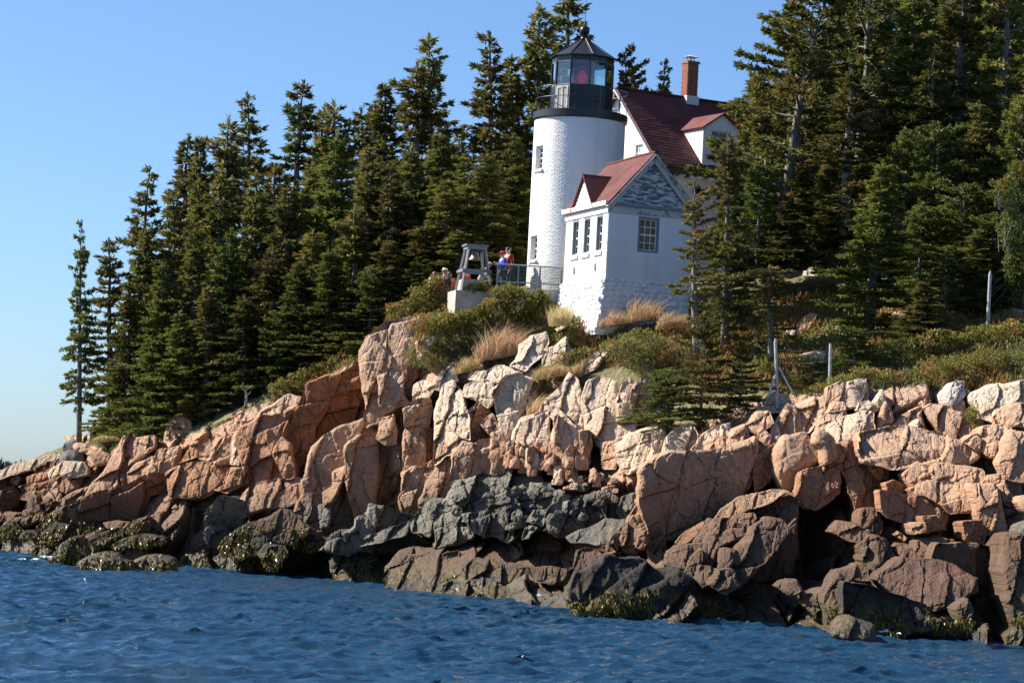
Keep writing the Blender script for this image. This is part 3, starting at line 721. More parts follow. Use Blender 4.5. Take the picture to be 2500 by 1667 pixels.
# --- centre cliff
for pts, mt_, st, pr in [
  ([(225, 1280), (245, 860), (295, 640), (400, 580), (485, 700), (510, 800), (380, 870), (560, 1100), (575, 1140), (360, 1200), (240, 1300)], 'pale', LIT, 1.2),
  ([(340, 960), (370, 880), (480, 780), (540, 880), (550, 1080), (470, 1060)], 'pale', LIT, 1.8),
  ([(485, 700), (505, 600), (600, 555), (745, 570), (775, 700), (705, 800), (620, 740)], 'pale', LIT, 1.2),
  ([(520, 830), (640, 740), (710, 810), (770, 900), (760, 1090), (590, 1120)], 'orange', SHD, 1.0),
  ([(650, 960), (760, 860), (860, 1080), (850, 1150), (760, 1080)], 'pink', MID, 1.5),
  ([(765, 640), (850, 555), (985, 515), (1135, 595), (1085, 900), (965, 1050), (870, 1150), (850, 1080), (800, 880)], 'pale', dict(kx=0.15, kz=0.35), 1.2),
  ([(95, 1700), (150, 1500), (240, 1325), (360, 1185), (392, 1230), (412, 1485), (250, 1660)], 'pink', dict(kx=-.22, kz=0.4), 1.2),
  ([(390, 1235), (500, 1105), (600, 1150), (640, 1105), (770, 1080), (865, 1120), (835, 1370), (680, 1435), (500, 1455), (412, 1465)], 'pink', dict(kx=0.0, kz=0.4), 1.3),
  ([(240, 1260), (260, 1160), (340, 1080), (370, 1120), (350, 1200)], 'pink', LIT, 1.4),
  ([(920, 1310), (935, 1130), (960, 1000), (1030, 915), (1150, 860), (1260, 840), (1260, 1000), (1300, 1180), (1150, 1230)], 'pale', dict(kx=-.3, kz=0.4), 1.2),
  ([(1260, 860), (1345, 795), (1400, 845), (1480, 940), (1625, 1000), (1655, 1130), (1605, 1340), (1400, 1210), (1290, 1190), (1330, 960)], 'pale', dict(kx=-.1, kz=0.6), 1.2),
  ([(1555, 1030), (1640, 1010), (1660, 1150), (1605, 1350), (1560, 1200)], 'pink', SHD, 1.5),
  ([(1300, 1180), (1320, 900), (1350, 870), (1345, 980), (1330, 1170)], 'pink', MID, 1.8),
  ([(1185, 850), (1240, 740), (1330, 670), (1390, 615), (1460, 505), (1530, 555), (1545, 700), (1590, 1000), (1620, 1000), (1400, 850)], 'pale', dict(kx=-.25, kz=0.5), 0.9),
  ([(1590, 700), (1640, 585), (1750, 555), (1900, 615), (1890, 940), (2055, 925), (2065, 1035), (1940, 1090), (1900, 1120), (1730, 1130), (1620, 1010)], 'pale', dict(kx=-.3, kz=0.5), 1.2),
  ([(1885, 730), (1940, 620), (2020, 540), (2050, 600), (2060, 800), (1990, 920), (1900, 910)], 'pale', dict(kx=0.1, kz=0.3), 1.3),
  ([(2010, 780), (2050, 590), (2205, 560), (2205, 830), (2060, 920)], 'pink', SHD, 0.9),
  ([(1735, 1130), (1900, 1110), (1920, 1250), (1880, 1350), (1770, 1350)], 'pink', LIT, 1.1),
  ([(1900, 1115), (2050, 1045), (2200, 1005), (2240, 1100), (2130, 1350), (1985, 1390), (1920, 1280)], 'pale', LIT, 1.4),
  ([(1000, 240), (1100, 160), (1230, 115), (1245, 210), (1190, 340), (1050, 440), (925, 410), (1000, 300)], 'pale', dict(kx=-.2, kz=1.0), 0.6),
  ([(590, 490), (800, 425), (1110, 475), (1100, 600), (980, 610), (760, 570), (570, 550)], 'pale', dict(kx=-.1, kz=1.1), 0.7),
  ([(25, 740), (35, 600), (130, 555), (240, 600), (150, 740)], 'pale', LIT, 0.9),
  ([(240, 620), (280, 480), (400, 440), (440, 560), (300, 640)], 'pale', LIT, 0.6),
  ([(1220, 420), (1240, 270), (1330, 250), (1420, 160), (1470, 280), (1440, 370), (1330, 400)], 'pale', MID, 0.5),
  ([(1480, 500), (1540, 400), (1700, 300), (1840, 240), (1700, 440), (1560, 520)], 'pale', LIT, 0.1),
  ([(1690, 200), (1740, 60), (1775, 30), (1740, 150)], 'pale', MID, 0.1),
  ([(1330, 80), (1420, 20), (1420, 70), (1350, 110)], 'pale', LIT, 0.1),
]:
    rock('D', pts, mt_, proud=pr, thick=2.2, soft=0.25, **st)
# broken blocks along the foot of the centre cliff
_r = random.Random(5)
for k in range(40):
    t_ = _r.random(); x = 860 + 900 * t_; y = 1210 + 210 * max(0, (t_ - .25)) + _r.uniform(-40, 120)
    w = _r.uniform(45, 105); h = w * _r.uniform(1.0, 2.2)
    pts = [(x - w * _r.uniform(.4, .6), y + h * .5), (x - w * _r.uniform(.3, .55), y - h * _r.uniform(.2, .5)), (x + w * _r.uniform(-.1, .3), y - h * _r.uniform(.45, .7)), (x + w * .5, y - h * _r.uniform(.1, .4)), (x + w * _r.uniform(.35, .55), y + h * .5)]
    rock('D', pts, _r.choice(['pink', 'pink', 'pale', 'orange']), proud=_r.uniform(1.4, 2.2), thick=0.8, kx=_r.uniform(-.4, .3), kz=_r.uniform(.1, .8), soft=0.25, jt=0.6)
for k in range(22):
    x = 1480 + _r.random() * 600; y = 200 + 180 * (x - 1480) / 900 + _r.uniform(-60, 120)
    w = _r.uniform(40, 110); h = w * _r.uniform(0.5, 1.0)
    pts = [(x - w * .5, y + h * .4), (x - w * _r.uniform(.3, .5), y - h * .3), (x + w * _r.uniform(-.2, .2), y - h * .55), (x + w * .5, y - h * _r.uniform(.1, .4)), (x + w * .45, y + h * .45)]
    rock('E', pts, _r.choice(['pink', 'pale', 'pale', 'basalt']), proud=_r.uniform(0.9, 1.6), thick=0.9, kx=_r.uniform(-.4, .2), kz=_r.uniform(.4, 1.2), soft=0.25, jt=0.6)
# --- the basalt dyke
for pts, st, pr in [
  ([(560, 340), (720, 235), (860, 225), (1010, 215), (1060, 140), (1150, 75), (1260, 65), (1335, 120), (1345, 270), (1300, 340), (1200, 450), (1040, 540), (860, 580), (700, 520), (550, 480)], dict(kx=-.25, kz=0.9), 1.6),
  ([(240, 580), (340, 470), (560, 440), (710, 570), (460, 660), (380, 760), (220, 740), (205, 650)], dict(kx=-.1, kz=0.9), 2.0),
  ([(435, 700), (580, 545), (700, 555), (810, 710), (745, 820), (435, 860)], dict(kx=-.3, kz=0.7), 2.6),
  ([(1195, 465), (1310, 305), (1440, 305), (1565, 420), (1545, 490), (1400, 530), (1220, 520)], dict(kx=-.1, kz=0.8), 2.0),
  ([(700, 580), (1030, 500), (1220, 480), (1445, 560), (1435, 700), (1230, 720), (1100, 820), (960, 780), (800, 710)], dict(kx=0.1, kz=0.35), 2.2),
  ([(1440, 580), (1580, 440), (1760, 395), (1965, 395), (1985, 610), (1760, 720), (1560, 780), (1440, 720)], dict(kx=0.2, kz=0.25), 2.2),
  ([(1080, 830), (1100, 680), (1130, 660), (1140, 800)], MID, 2.8),
  ([(1210, 810), (1240, 700), (1300, 670), (1360, 700), (1290, 800)], MID, 3.0),
  ([(1580, 560), (1590, 470), (1740, 410), (1770, 560), (1680, 600)], dict(kx=.1, kz=.3), 2.8),
  ([(1900, 500), (1960, 380), (2080, 420), (2120, 640), (1980, 620)], MID, 1.6),
  ([(2080, 560), (2140, 420), (2240, 380), (2240, 560), (2160, 640)], MID, 1.6),
  ([(560, 480), (640, 350), (740, 380), (700, 470)], LIT, 2.6), ([(870, 560), (930, 480), (1040, 490), (1030, 580)], SHD, 2.6),
  ([(1040, 540), (1060, 490), (1200, 470), (1210, 540), (1100, 580)], MID, 2.7), ([(1140, 700), (1150, 600), (1260, 590), (1240, 680)], SHD, 2.9),
  ([(800, 700), (840, 590), (930, 600), (960, 760), (860, 780)], SHD, 2.8), ([(1260, 640), (1300, 580), (1430, 600), (1400, 680)], MID, 3.0),
]:
    rock('E', pts, 'basalt', proud=pr, thick=2.0, soft=0.2, jt=1.6, rough=2.2, fac=6, **st)
for k in range(34):
    x = 420 + _r.random() * 1600; y = 470 + _r.uniform(-170, 300) * (1 - abs(x - 1150) / 1300) + max(0, (900 - x)) * .12
    w = _r.uniform(45, 130); h = w * _r.uniform(0.45, 1.0)
    pts = [(x - w * .5, y + h * .4), (x - w * _r.uniform(.2, .5), y - h * _r.uniform(.1, .4)), (x + w * _r.uniform(-.25, .25), y - h * _r.uniform(.45, .65)), (x + w * _r.uniform(.4, .55), y - h * _r.uniform(.0, .35)), (x + w * .42, y + h * .45), (x, y + h * .55)]
    rock('E', pts, 'basalt', proud=_r.uniform(2.5, 3.3), thick=0.8, kx=_r.uniform(-.6, .5), kz=_r.uniform(.1, 1.0), soft=0.2, jt=1.0, rough=1.6)
rock('E', [(1635, 770), (1870, 680), (1960, 625), (2155, 645), (2065, 770), (1980, 845), (1700, 830)], 'basalt', proud=3.0, kz=1.6, kx=-.1, soft=0.4, jt=0.5, label='flat topped greenish grey boulder lying between dyke and big pink outcrop', name='boulder')
rock('C', [(1090, 905), (1200, 790), (1380, 640), (1520, 505), (1760, 515), (1905, 560), (1885, 730), (2055, 790), (2035, 870), (1700, 945), (1400, 940), (1200, 950)], 'basalt', proud=2.2, kx=0.3, kz=0.4, thick=3, jt=1.8, rough=2.5, fac=6)
rock('C', [(1430, 860), (1480, 770), (1700, 700), (1840, 640), (1830, 760), (1600, 830)], 'basalt', proud=3.1, kx=-.1, kz=0.9)
rock('C', [(150, 930), (180, 800), (340, 700), (470, 655), (600, 825), (500, 910), (430, 955), (250, 955)], 'dark', proud=3.2, kx=0.0, kz=0.9, label='dark crazed rock with a smooth sloping back beside the brown boulder', cat='rock', name='tidal_rock')
rock('C', [(465, 665), (590, 605), (680, 540), (780, 560), (845, 620), (940, 705), (770, 850), (600, 855)], 'brown', proud=3.2, kx=-.1, kz=0.5, jt=0.5, label='angular brown boulder with a notched top below the great slab', name='boulder')
rock('C', [(330, 440), (470, 300), (560, 285), (920, 255), (935, 335), (850, 480), (560, 540), (350, 610)], 'pink', proud=1.8, kz=0.9, kx=-.1)
rock('C', [(0, 700), (20, 550), (130, 430), (330, 460), (345, 690), (300, 780), (60, 800)], 'basalt', proud=2.6, **SHD)
wrock('C', [(245, 1075), (300, 960), (430, 925), (560, 930), (605, 1000), (615, 1105), (400, 1108)], 'dark', kz=0.5, label='glistening black twin peaked rock at the water edge', cat='rock', name='tidal_rock')
wrock('C', [(655, 1070), (690, 970), (800, 920), (1080, 895), (1175, 960), (1205, 1040), (1195, 1110), (800, 1102)], 'dark', kz=0.45, jt=0.5, soft=0.35, label='blocky black boulder with a reddish face standing in the water', cat='rock', name='tidal_rock')
rock('C', [(490, 950), (560, 850), (720, 880), (740, 960), (650, 1060), (600, 1080)], 'dark', proud=3.5, kz=0.9)
rock('C', [(1180, 1100), (1150, 920), (1500, 910), (1570, 980), (1490, 1100)], 'dark', proud=2.5, kz=0.6)
rock('C', [(830, 860), (880, 790), (1120, 790), (1150, 850), (1000, 900)], 'dark', proud=2.2, kz=1.6)
wrock('C', [(1185, 1150), (1380, 1065), (1600, 925), (1830, 935), (1795, 1110), (1755, 1225), (1400, 1225)], 'dark', dD=1.5, kz=1.6, kx=-.1)
wrock('C', [(20, 980), (100, 930), (200, 1040), (190, 1062), (30, 1070)], 'dark', kz=0.8)
# --- the low reddish ledge and black dome
rock('E', [(80, 1260), (120, 1040), (170, 945), (330, 895), (650, 835), (850, 765), (1000, 775), (1250, 825), (1440, 795), (1640, 790), (1900, 845), (2150, 875), (2300, 910), (2300, 1080), (1750, 1080), (1640, 1300), (1560, 1480), (1300, 1450), (1100, 1380), (880, 1320), (500, 1280), (200, 1290)], 'maroon', D=83.5, kx=-0.5, kz=3.4, front=0.4, soft=0.12, thick=2.5, jt=1.5, rough=3.0)
rock('E', [(75, 1270), (110, 1060), (170, 945), (480, 935), (500, 1060), (440, 1240), (260, 1280)], 'brown', D=86.5, kx=-.25, kz=0.7, soft=0.25)
rock('E', [(460, 1060), (490, 950), (620, 930), (690, 1010), (640, 1180), (500, 1220)], 'brown', D=86, kx=0.0, kz=0.5, soft=0.3)
rock('E', [(690, 1200), (700, 1040), (840, 980), (1080, 1050), (1330, 1090), (1330, 1180), (1060, 1200), (880, 1170)], 'brown', D=83.2, kx=-.15, kz=0.8, soft=0.25)
rock('E', [(1340, 1180), (1350, 1070), (1480, 1060), (1620, 1080), (1630, 1190), (1480, 1220)], 'brown', D=81, kx=0.0, kz=0.7, soft=0.25)
rock('E', [(1690, 1060), (1720, 930), (1800, 885), (1900, 930), (1980, 1020), (2080, 1040), (1900, 1110), (1740, 1100)], 'maroon', D=79, kx=-.1, kz=0.9)
rock('E', [(1870, 890), (1950, 840), (2150, 870), (2180, 910), (2000, 930)], 'rust', D=82, kx=0, kz=0.8)
wrock('E', [(480, 1280), (520, 1200), (700, 1180), (900, 1160), (1080, 1190), (1100, 1340), (980, 1345), (720, 1320)], 'dark', kz=0.9, dD=0.5, label='glistening black shelf of rock awash before the reddish ledge', cat='rock', name='tidal_rock')
wrock('E', [(295, 1270), (340, 1220), (400, 1205), (440, 1250), (420, 1290), (340, 1290)], 'dark', kz=0.8, label='small pale wet stone in the wash before the reddish ledge', cat='rock', name='tidal_rock')
wrock('H', [(-260, 900), (-160, 640), (0, 540), (200, 520), (420, 550), (620, 600), (900, 680), (1000, 720), (1200, 830), (1340, 850), (1415, 950), (1395, 1112), (1000, 1095), (500, 1065), (200, 1055), (0, 1045), (-180, 965)], 'dark', kx=0.42, kz=0.22, soft=0.45, jt=0.8, thick=5, dD=0.6, sink=20, rough=3.2, fac=5,
      label='great black whaleback rock rising from the water in front of the ledge', cat='rock', name='tidal_rock')
# --- the big pink outcrop
rock('F', [(485, 770), (580, 635), (700, 590), (900, 590), (1020, 600), (1200, 550), (1420, 470), (1450, 560), (1405, 710), (1385, 910), (1200, 1070), (960, 1220), (800, 1330), (680, 1340), (665, 1550), (555, 1560), (548, 1250), (500, 1130), (465, 970)], 'pink', proud=2.2, kx=0.38, kz=0.16, thick=4, soft=0.16, jt=0.9, fac=4)
rock('F', [(490, 1130), (465, 970), (490, 760), (590, 640), (700, 600), (680, 760), (620, 900), (640, 1320), (665, 1545), (555, 1560), (545, 1250)], 'pink', proud=2.9, kx=-.45, kz=0.35, soft=0.25, jt=0.6)
rock('F', [(285, 1440), (335, 1180), (430, 1000), (490, 955), (505, 1130), (545, 1260), (400, 1460)], 'pink', proud=2.2, kx=-.3, kz=0.35, soft=0.3)
rock('F', [(690, 865), (685, 640), (900, 605), (1035, 625), (950, 720), (942, 835), (800, 880)], 'pink', proud=3.0, kx=-0.05, kz=0.7, soft=0.2, pw=0.4)
rock('F', [(948, 795), (955, 705), (1060, 640), (1285, 565), (1255, 685), (1190, 755), (1000, 822)], 'pink', proud=2.9, kx=0.0, kz=0.7, soft=0.22, pw=0.4)
rock('F', [(190, 1400), (230, 1260), (300, 1220), (300, 1330), (270, 1410)], 'pink', proud=2.2, kx=-.3, kz=0.4)
rock('F', [(390, 1440), (420, 1320), (480, 1285), (500, 1370), (450, 1460)], 'orange', proud=2.8, kx=0, kz=0.3)
for pts, mt_, st in [
  ([(640, 600), (665, 450), (740, 355), (880, 325), (945, 470), (830, 570), (700, 610)], 'pale', LIT),
  ([(925, 570), (965, 450), (1100, 345), (1235, 325), (1245, 450), (1150, 445), (1010, 570)], 'pale', dict(kx=-.2, kz=0.6)),
  ([(995, 610), (1040, 485), (1120, 430), (1220, 465), (1240, 520), (1180, 565), (1060, 620)], 'pink', LIT),
  ([(1235, 480), (1265, 365), (1380, 320), (1425, 430), (1450, 570), (1290, 560)], 'pink', dict(kx=-.1, kz=0.6)),
  ([(210, 590), (300, 425), (520, 375), (545, 520), (455, 700), (320, 755), (235, 640)], 'pale', LIT),
  ([(535, 380), (645, 375), (655, 560), (590, 650), (480, 755), (490, 640), (540, 520)], 'pale', dict(kx=.0, kz=0.4)),
  ([(1395, 330), (1480, 205), (1600, 195), (1625, 300), (1500, 410), (1420, 370)], 'pink', LIT),
  ([(1490, 440), (1560, 375), (1610, 420), (1645, 500), (1530, 570)], 'pink', MID),
  ([(1475, 630), (1655, 505), (1665, 640), (1640, 810), (1475, 920)], 'orange', SHD),
  ([(1610, 440), (1620, 330), (1670, 290), (1700, 420), (1650, 500)], 'pale', LIT),
  ([(1675, 300), (1775, 135), (1830, 215), (1840, 410), (1715, 430)], 'pink', dict(kx=-.2, kz=0.45)),
  ([(1785, 150), (1830, 150), (1875, 220), (1905, 385), (1838, 410)], 'pink', dict(kx=.1, kz=0.4)),
]:
    rock('F', pts, mt_, proud=1.5, thick=2.2, soft=0.28, **st)
rock('F', [(1637, 610), (1680, 475), (1740, 415), (1880, 385), (1960, 385), (2010, 480), (2095, 500), (2105, 650), (1955, 770), (1905, 910), (1830, 965), (1740, 950), (1655, 810)], 'pink', proud=3.4, kx=-.05, kz=0.35, soft=0.5, pw=0.5, jt=0.35, fac=3, thick=2.5, label='round topped pink boulder perched on the right side outcrop', name='boulder')
rock('F', [(2010, 490), (2035, 375), (2140, 365), (2215, 450), (2235, 630), (2090, 715), (2090, 530)], 'pink', proud=3.2, kx=0.1, kz=0.3, soft=0.5, jt=0.3, thick=2.2, label='narrow rounded boulder wedged against the perched pink boulder', name='boulder')
rock('F', [(1835, 975), (1900, 775), (2060, 735), (2240, 630), (2250, 810), (2235, 930), (2050, 1080), (1900, 1060)], 'orange', proud=3.0, kx=0.1, kz=0.15, soft=0.3, thick=3)
# --- brown fins below
for pts, mt_, st, pr in [
  ([(970, 575), (995, 350), (1105, 170), (1230, 145), (1335, 200), (1395, 305), (1180, 390), (1080, 575)], 'brown', dict(kx=-.1, kz=0.7), 2.6),
  ([(1235, 620), (1305, 430), (1440, 250), (1560, 155), (1700, 175), (1765, 260), (1640, 430), (1450, 640), (1350, 740)], 'brown', dict(kx=-.15, kz=0.75), 2.8),
  ([(1655, 170), (1700, 75), (1810, 15), (1855, 40), (1855, 150), (1800, 230), (1700, 230)], 'brown', dict(kx=-.1, kz=0.5), 3.2),
  ([(1440, 100), (1560, -20), (1720, -60), (1850, -90), (1860, 20), (1700, 90), (1560, 160)], 'brown', dict(kx=-.1, kz=0.9), 2.2),
  ([(660, 560), (690, 440), (760, 385), (975, 375), (965, 510), (850, 610)], 'brown', dict(kx=-.15, kz=0.9), 2.6),
  ([(890, 390), (960, 275), (1060, 145), (1105, 170), (1000, 360), (980, 410)], 'brown', LIT, 2.2),
  ([(1120, 730), (1165, 420), (1290, 415), (1305, 490), (1230, 620)], 'brown', dict(kx=-.05, kz=0.6), 2.6),
  ([(760, 350), (850, 260), (960, 180), (1060, 150), (950, 300), (800, 380)], 'orange', LIT, 1.8),
  ([(1260, 160), (1310, 95), (1470, 90), (1480, 140), (1400, 270), (1340, 200)], 'brown', LIT, 2.6),
  ([(1430, 640), (1560, 440), (1750, 260), (1850, 150), (1850, 420), (1800, 640), (1500, 700)], 'brown', dict(kx=0.35, kz=0.25), 2.4),
  ([(840, 620), (900, 480), (985, 420), (985, 600), (920, 680)], 'brown', MID, 3.0),
  ([(940, 690), (970, 570), (1080, 580), (1130, 720), (1000, 760)], 'brown', MID, 3.2),
  ([(1060, 720), (1130, 600), (1260, 600), (1330, 740), (1200, 820)], 'brown', MID, 3.4),
]:
    rock('H', pts, mt_, proud=pr, thick=2.4, soft=0.35, **st)
rock('F', [(1120, 1200), (1180, 1100), (1300, 1000), (1500, 955), (1650, 935), (1750, 960), (1500, 1070), (1360, 1130), (1200, 1210)], 'pink', proud=2.0, kz=1.0, kx=-.1)
wrock('H', [(1345, 830), (1420, 750), (1550, 715), (1680, 755), (1745, 900), (1750, 1085), (1400, 1085)], 'brown', dD=0.4, kz=0.5, soft=0.5, jt=0.4, rough=1.5, label='rounded weed fringed boulder at the water right of the whaleback', name='boulder')
rock('H', [(1690, 770), (1780, 695), (1860, 715), (1950, 860), (2080, 760), (2150, 910), (2010, 1010), (1900, 910)], 'brown', proud=3.4, kz=0.7, rough=1.5)
# --- right hand shore
for pts, mt_, st, pr in [
  ([(150, 330), (340, 260), (380, 460), (300, 570), (215, 590), (180, 420)], 'pink', LIT, 1.3),
  ([(365, 420), (380, 270), (430, 250), (460, 380), (390, 480)], 'pink', LIT, 1.1),
  ([(435, 330), (465, 175), (560, 125), (625, 125), (605, 340), (460, 410)], 'pink', dict(kx=-.1, kz=0.4), 1.2),
  ([(605, 360), (638, 125), (720, 95), (812, 95), (825, 275), (780, 330)], 'pale', dict(kx=-.15, kz=0.4), 1.2),
  ([(460, 400), (500, 310), (605, 305), (610, 370)], 'pink', LIT, 1.6),
  ([(380, 560), (400, 430), (500, 400), (610, 360), (610, 440), (480, 520)], 'pink', LIT, 1.6),
  ([(720, 370), (740, 310), (830, 290), (860, 330), (820, 400)], 'pale', MID, 1.4),
  ([(815, 400), (900, 255), (952, 185), (975, 295), (900, 390)], 'pale', dict(kx=-.1, kz=0.5), 1.2),
  ([(450, 690), (465, 515), (600, 445), (780, 395), (835, 400), (700, 610), (560, 720)], 'pale', LIT, 1.6),
  ([(675, 620), (720, 495), (872, 395), (875, 570), (800, 650), (700, 670)], 'pale', dict(kx=-.1, kz=0.5), 1.7),
  ([(885, 560), (950, 375), (992, 300), (1035, 370), (1045, 470), (930, 580)], 'pink', dict(kx=.1, kz=0.3), 1.5),
  ([(950, 580), (1100, 455), (1300, 355), (1325, 570), (1000, 590)], 'pink', dict(kx=-.1, kz=0.4), 1.2),
  ([(1195, 590), (1220, 500), (1285, 455), (1300, 570)], 'pale', LIT, 1.8),
  ([(1365, 370), (1440, 325), (1560, 345), (1700, 295), (1735, 500), (1735, 620), (1640, 650), (1480, 570)], 'pink', dict(kx=-.15, kz=0.4), 1.2),
  ([(1535, 225), (1600, 135), (1692, 120), (1705, 235), (1590, 350), (1550, 290)], 'white_gran', dict(kx=0.0, kz=0.45), 1.5),
  ([(1785, 245), (1830, 185), (2040, 155), (2300, 110), (2300, 330), (2110, 340), (1960, 450), (1880, 430)], 'pale', dict(kx=-.2, kz=0.9), 1.2),
  ([(1965, 440), (2110, 330), (2300, 325), (2300, 530), (2000, 515)], 'pink', LIT, 1.5),
  ([(1835, 590), (1880, 525), (2050, 505), (2125, 550), (2105, 630), (1900, 620)], 'pink', dict(kx=-.2, kz=0.9), 1.7),
  ([(1695, 670), (1780, 595), (1865, 640), (1880, 750), (1790, 735)], 'pink', dict(kx=-.1, kz=0.4), 2.0),
  ([(1860, 640), (1980, 595), (2095, 640), (2065, 840), (1890, 780)], 'pink', dict(kx=-.1, kz=0.6), 1.6),
  ([(790, 645), (830, 595), (1050, 545), (1480, 575), (1560, 645), (1720, 690), (1795, 720), (1785, 800), (1720, 840), (1400, 900), (1300, 870), (1140, 910), (1000, 870), (840, 830), (798, 740)], 'pink', dict(kx=-.05, kz=0.85), 2.4),
  ([(1180, 960), (1300, 865), (1400, 920), (1470, 875), (1560, 865), (1845, 925), (1845, 1060), (1700, 1085), (1500, 1035), (1260, 1085)], 'pink', dict(kx=-.1, kz=0.8), 2.4),
  ([(1240, 1090), (1420, 1035), (1700, 1055), (1785, 1080), (1765, 1300), (1560, 1310), (1380, 1150), (1290, 1150)], 'pink', dict(kx=-.05, kz=0.8), 2.6),
  ([(990, 1130), (1190, 1165), (1380, 1145), (1560, 1285), (1705, 1280), (1705, 1460), (1400, 1550), (1250, 1585), (1215, 1400), (1020, 1340)], 'orange', dict(kx=.5, kz=0.35), 2.2),
  ([(1775, 1085), (1980, 1055), (2015, 1140), (2065, 1330), (2090, 1580), (1960, 1520), (1855, 1370)], 'pink', dict(kx=-.15, kz=0.35), 2.4),
  ([(2005, 1085), (2080, 1055), (2155, 1180), (2155, 1270), (2060, 1230)], 'pink', dict(kx=-.1, kz=0.4), 2.2),
  ([(1860, 1060), (1920, 980), (2060, 960), (2090, 1060), (1990, 1060)], 'pink', MID, 2.0),
  ([(535, 730), (650, 685), (765, 675), (835, 800), (865, 940), (925, 980), (950, 1320), (720, 1300), (650, 1000), (545, 840)], 'orange', dict(kx=.3, kz=0.45), 1.6),
  ([(830, 840), (990, 860), (1010, 1000), (930, 1010), (860, 930)], 'orange', SHD, 1.8),
  ([(990, 1040), (1060, 1010), (1150, 1060), (1170, 1150), (1000, 1140)], 'orange', SHD, 2.2),
  ([(1210, 1420), (1260, 1400), (1340, 1400), (1345, 1480), (1240, 1500)], 'pink', LIT, 3.6),
  ([(1330, 1350), (1490, 1340), (1530, 1460), (1360, 1500)], 'orange', SHD, 3.2),
  ([(1700, 1400), (1850, 1390), (1900, 1500), (1880, 1600), (1720, 1560)], 'orange', SHD, 2.4),
]:
    rock('G', pts, mt_, proud=pr, thick=2.6, soft=0.28, **st)
rock('G', [(2035, 860), (2090, 650), (2140, 575), (2300, 600), (2300, 1030), (2100, 975)], 'pink', proud=2.6, kx=-.15, kz=0.35, soft=0.35, jt=0.6, label='tall mottled pink boulder at the right edge', name='boulder')
rock('G', [(2170, 1210), (2210, 1160), (2320, 1150), (2320, 1330), (2230, 1300)], 'pink', proud=2.8, soft=0.5, jt=0.3, label='small rounded pink boulder low at the right edge', name='boulder', **LIT)
rock('G', [(2195, 1500), (2215, 1410), (2320, 1370), (2320, 1560), (2240, 1560)], 'basalt', proud=3.2, soft=0.5, jt=0.2, label='smooth pale grey green cobble tucked in at the right edge', name='boulder', **LIT)
for pts, mt_, st, pr in [
  ([(575, 200), (590, 55), (712, 55), (755, 160), (745, 260), (640, 295)], 'brown', dict(kx=-.1, kz=0.4), 2.6),
  ([(310, 255), (420, 175), (520, 185), (570, 240), (650, 270), (785, 325), (600, 345), (480, 320)], 'brown', LIT, 2.6),
  ([(555, 395), (690, 305), (805, 335), (880, 440), (845, 550), (720, 675), (640, 590)], 'brown', dict(kx=-.05, kz=0.6), 2.6),
  ([(880, 400), (920, 355), (990, 370), (1090, 540), (1000, 520), (940, 480)], 'brown', LIT, 2.4),
  ([(1090, 490), (1098, 355), (1200, 315), (1405, 315), (1405, 410), (1240, 470), (1160, 520)], 'brown', dict(kx=-.05, kz=0.5), 2.6),
  ([(1255, 550), (1280, 425), (1450, 405), (1740, 425), (1915, 455), (1930, 640), (1890, 900), (1910, 1090), (1750, 1170), (1600, 1120), (1610, 700), (1400, 590)], 'brown', dict(kx=.5, kz=0.1), 1.6),
  ([(1440, 400), (1480, 360), (1580, 375), (1600, 410), (1500, 430)], 'brown', LIT, 3.0),
  ([(240, 830), (350, 645), (550, 590), (565, 690), (475, 710), (475, 910), (380, 1010), (300, 1090), (250, 960)], 'brown', dict(kx=-.05, kz=0.6), 3.4),
  ([(540, 600), (570, 545), (630, 560), (640, 690), (570, 690)], 'brown', LIT, 3.2),
  ([(465, 720), (760, 765), (1000, 880), (1200, 1000), (1460, 1000), (1620, 1220), (900, 1170), (600, 1090), (480, 980)], 'dark', dict(kx=.2, kz=0.2), 2.6),
]:
    rock('I', pts, mt_, proud=pr, thick=2.6, soft=0.35, rough=1.4, **st)
rock('I', [(765, 710), (830, 615), (940, 525), (1090, 505), (1250, 535), (1500, 635), (1590, 690), (1600, 810), (1400, 890), (1310, 945), (1110, 975), (960, 870), (860, 810)], 'maroon', proud=4.0, kx=-.1, kz=0.8, soft=0.4, jt=0.5, rough=1.5, thick=3, label='shiny maroon weed slicked boulder above the dark water at right', name='boulder')
rock('I', [(1440, 960), (1560, 870), (1610, 960), (1570, 1100), (1480, 1080)], 'brown', proud=5.0, kz=0.5, rough=1.5)
wrock('I', [(1890, 570), (1905, 345), (2000, 335), (2120, 400), (2120, 1295), (1885, 1275), (1885, 1130), (1950, 1080), (1875, 880)], 'brown', kx=-.15, kz=0.3, dD=0.5, thick=4, jt=0.7, rough=1.4, label='tall brown buttress cut by the right edge at the waterline', cat='rock', name='tidal_rock')
wrock('I', [(275, 1205), (345, 1045), (480, 1025), (580, 1055), (695, 1090), (725, 1180), (695, 1245), (480, 1250)], 'tan', kx=-.05, kz=0.6, soft=0.5, jt=0.5, thick=1.2, label='small pale split stone standing alone in the water', cat='boulder', name='boulder')
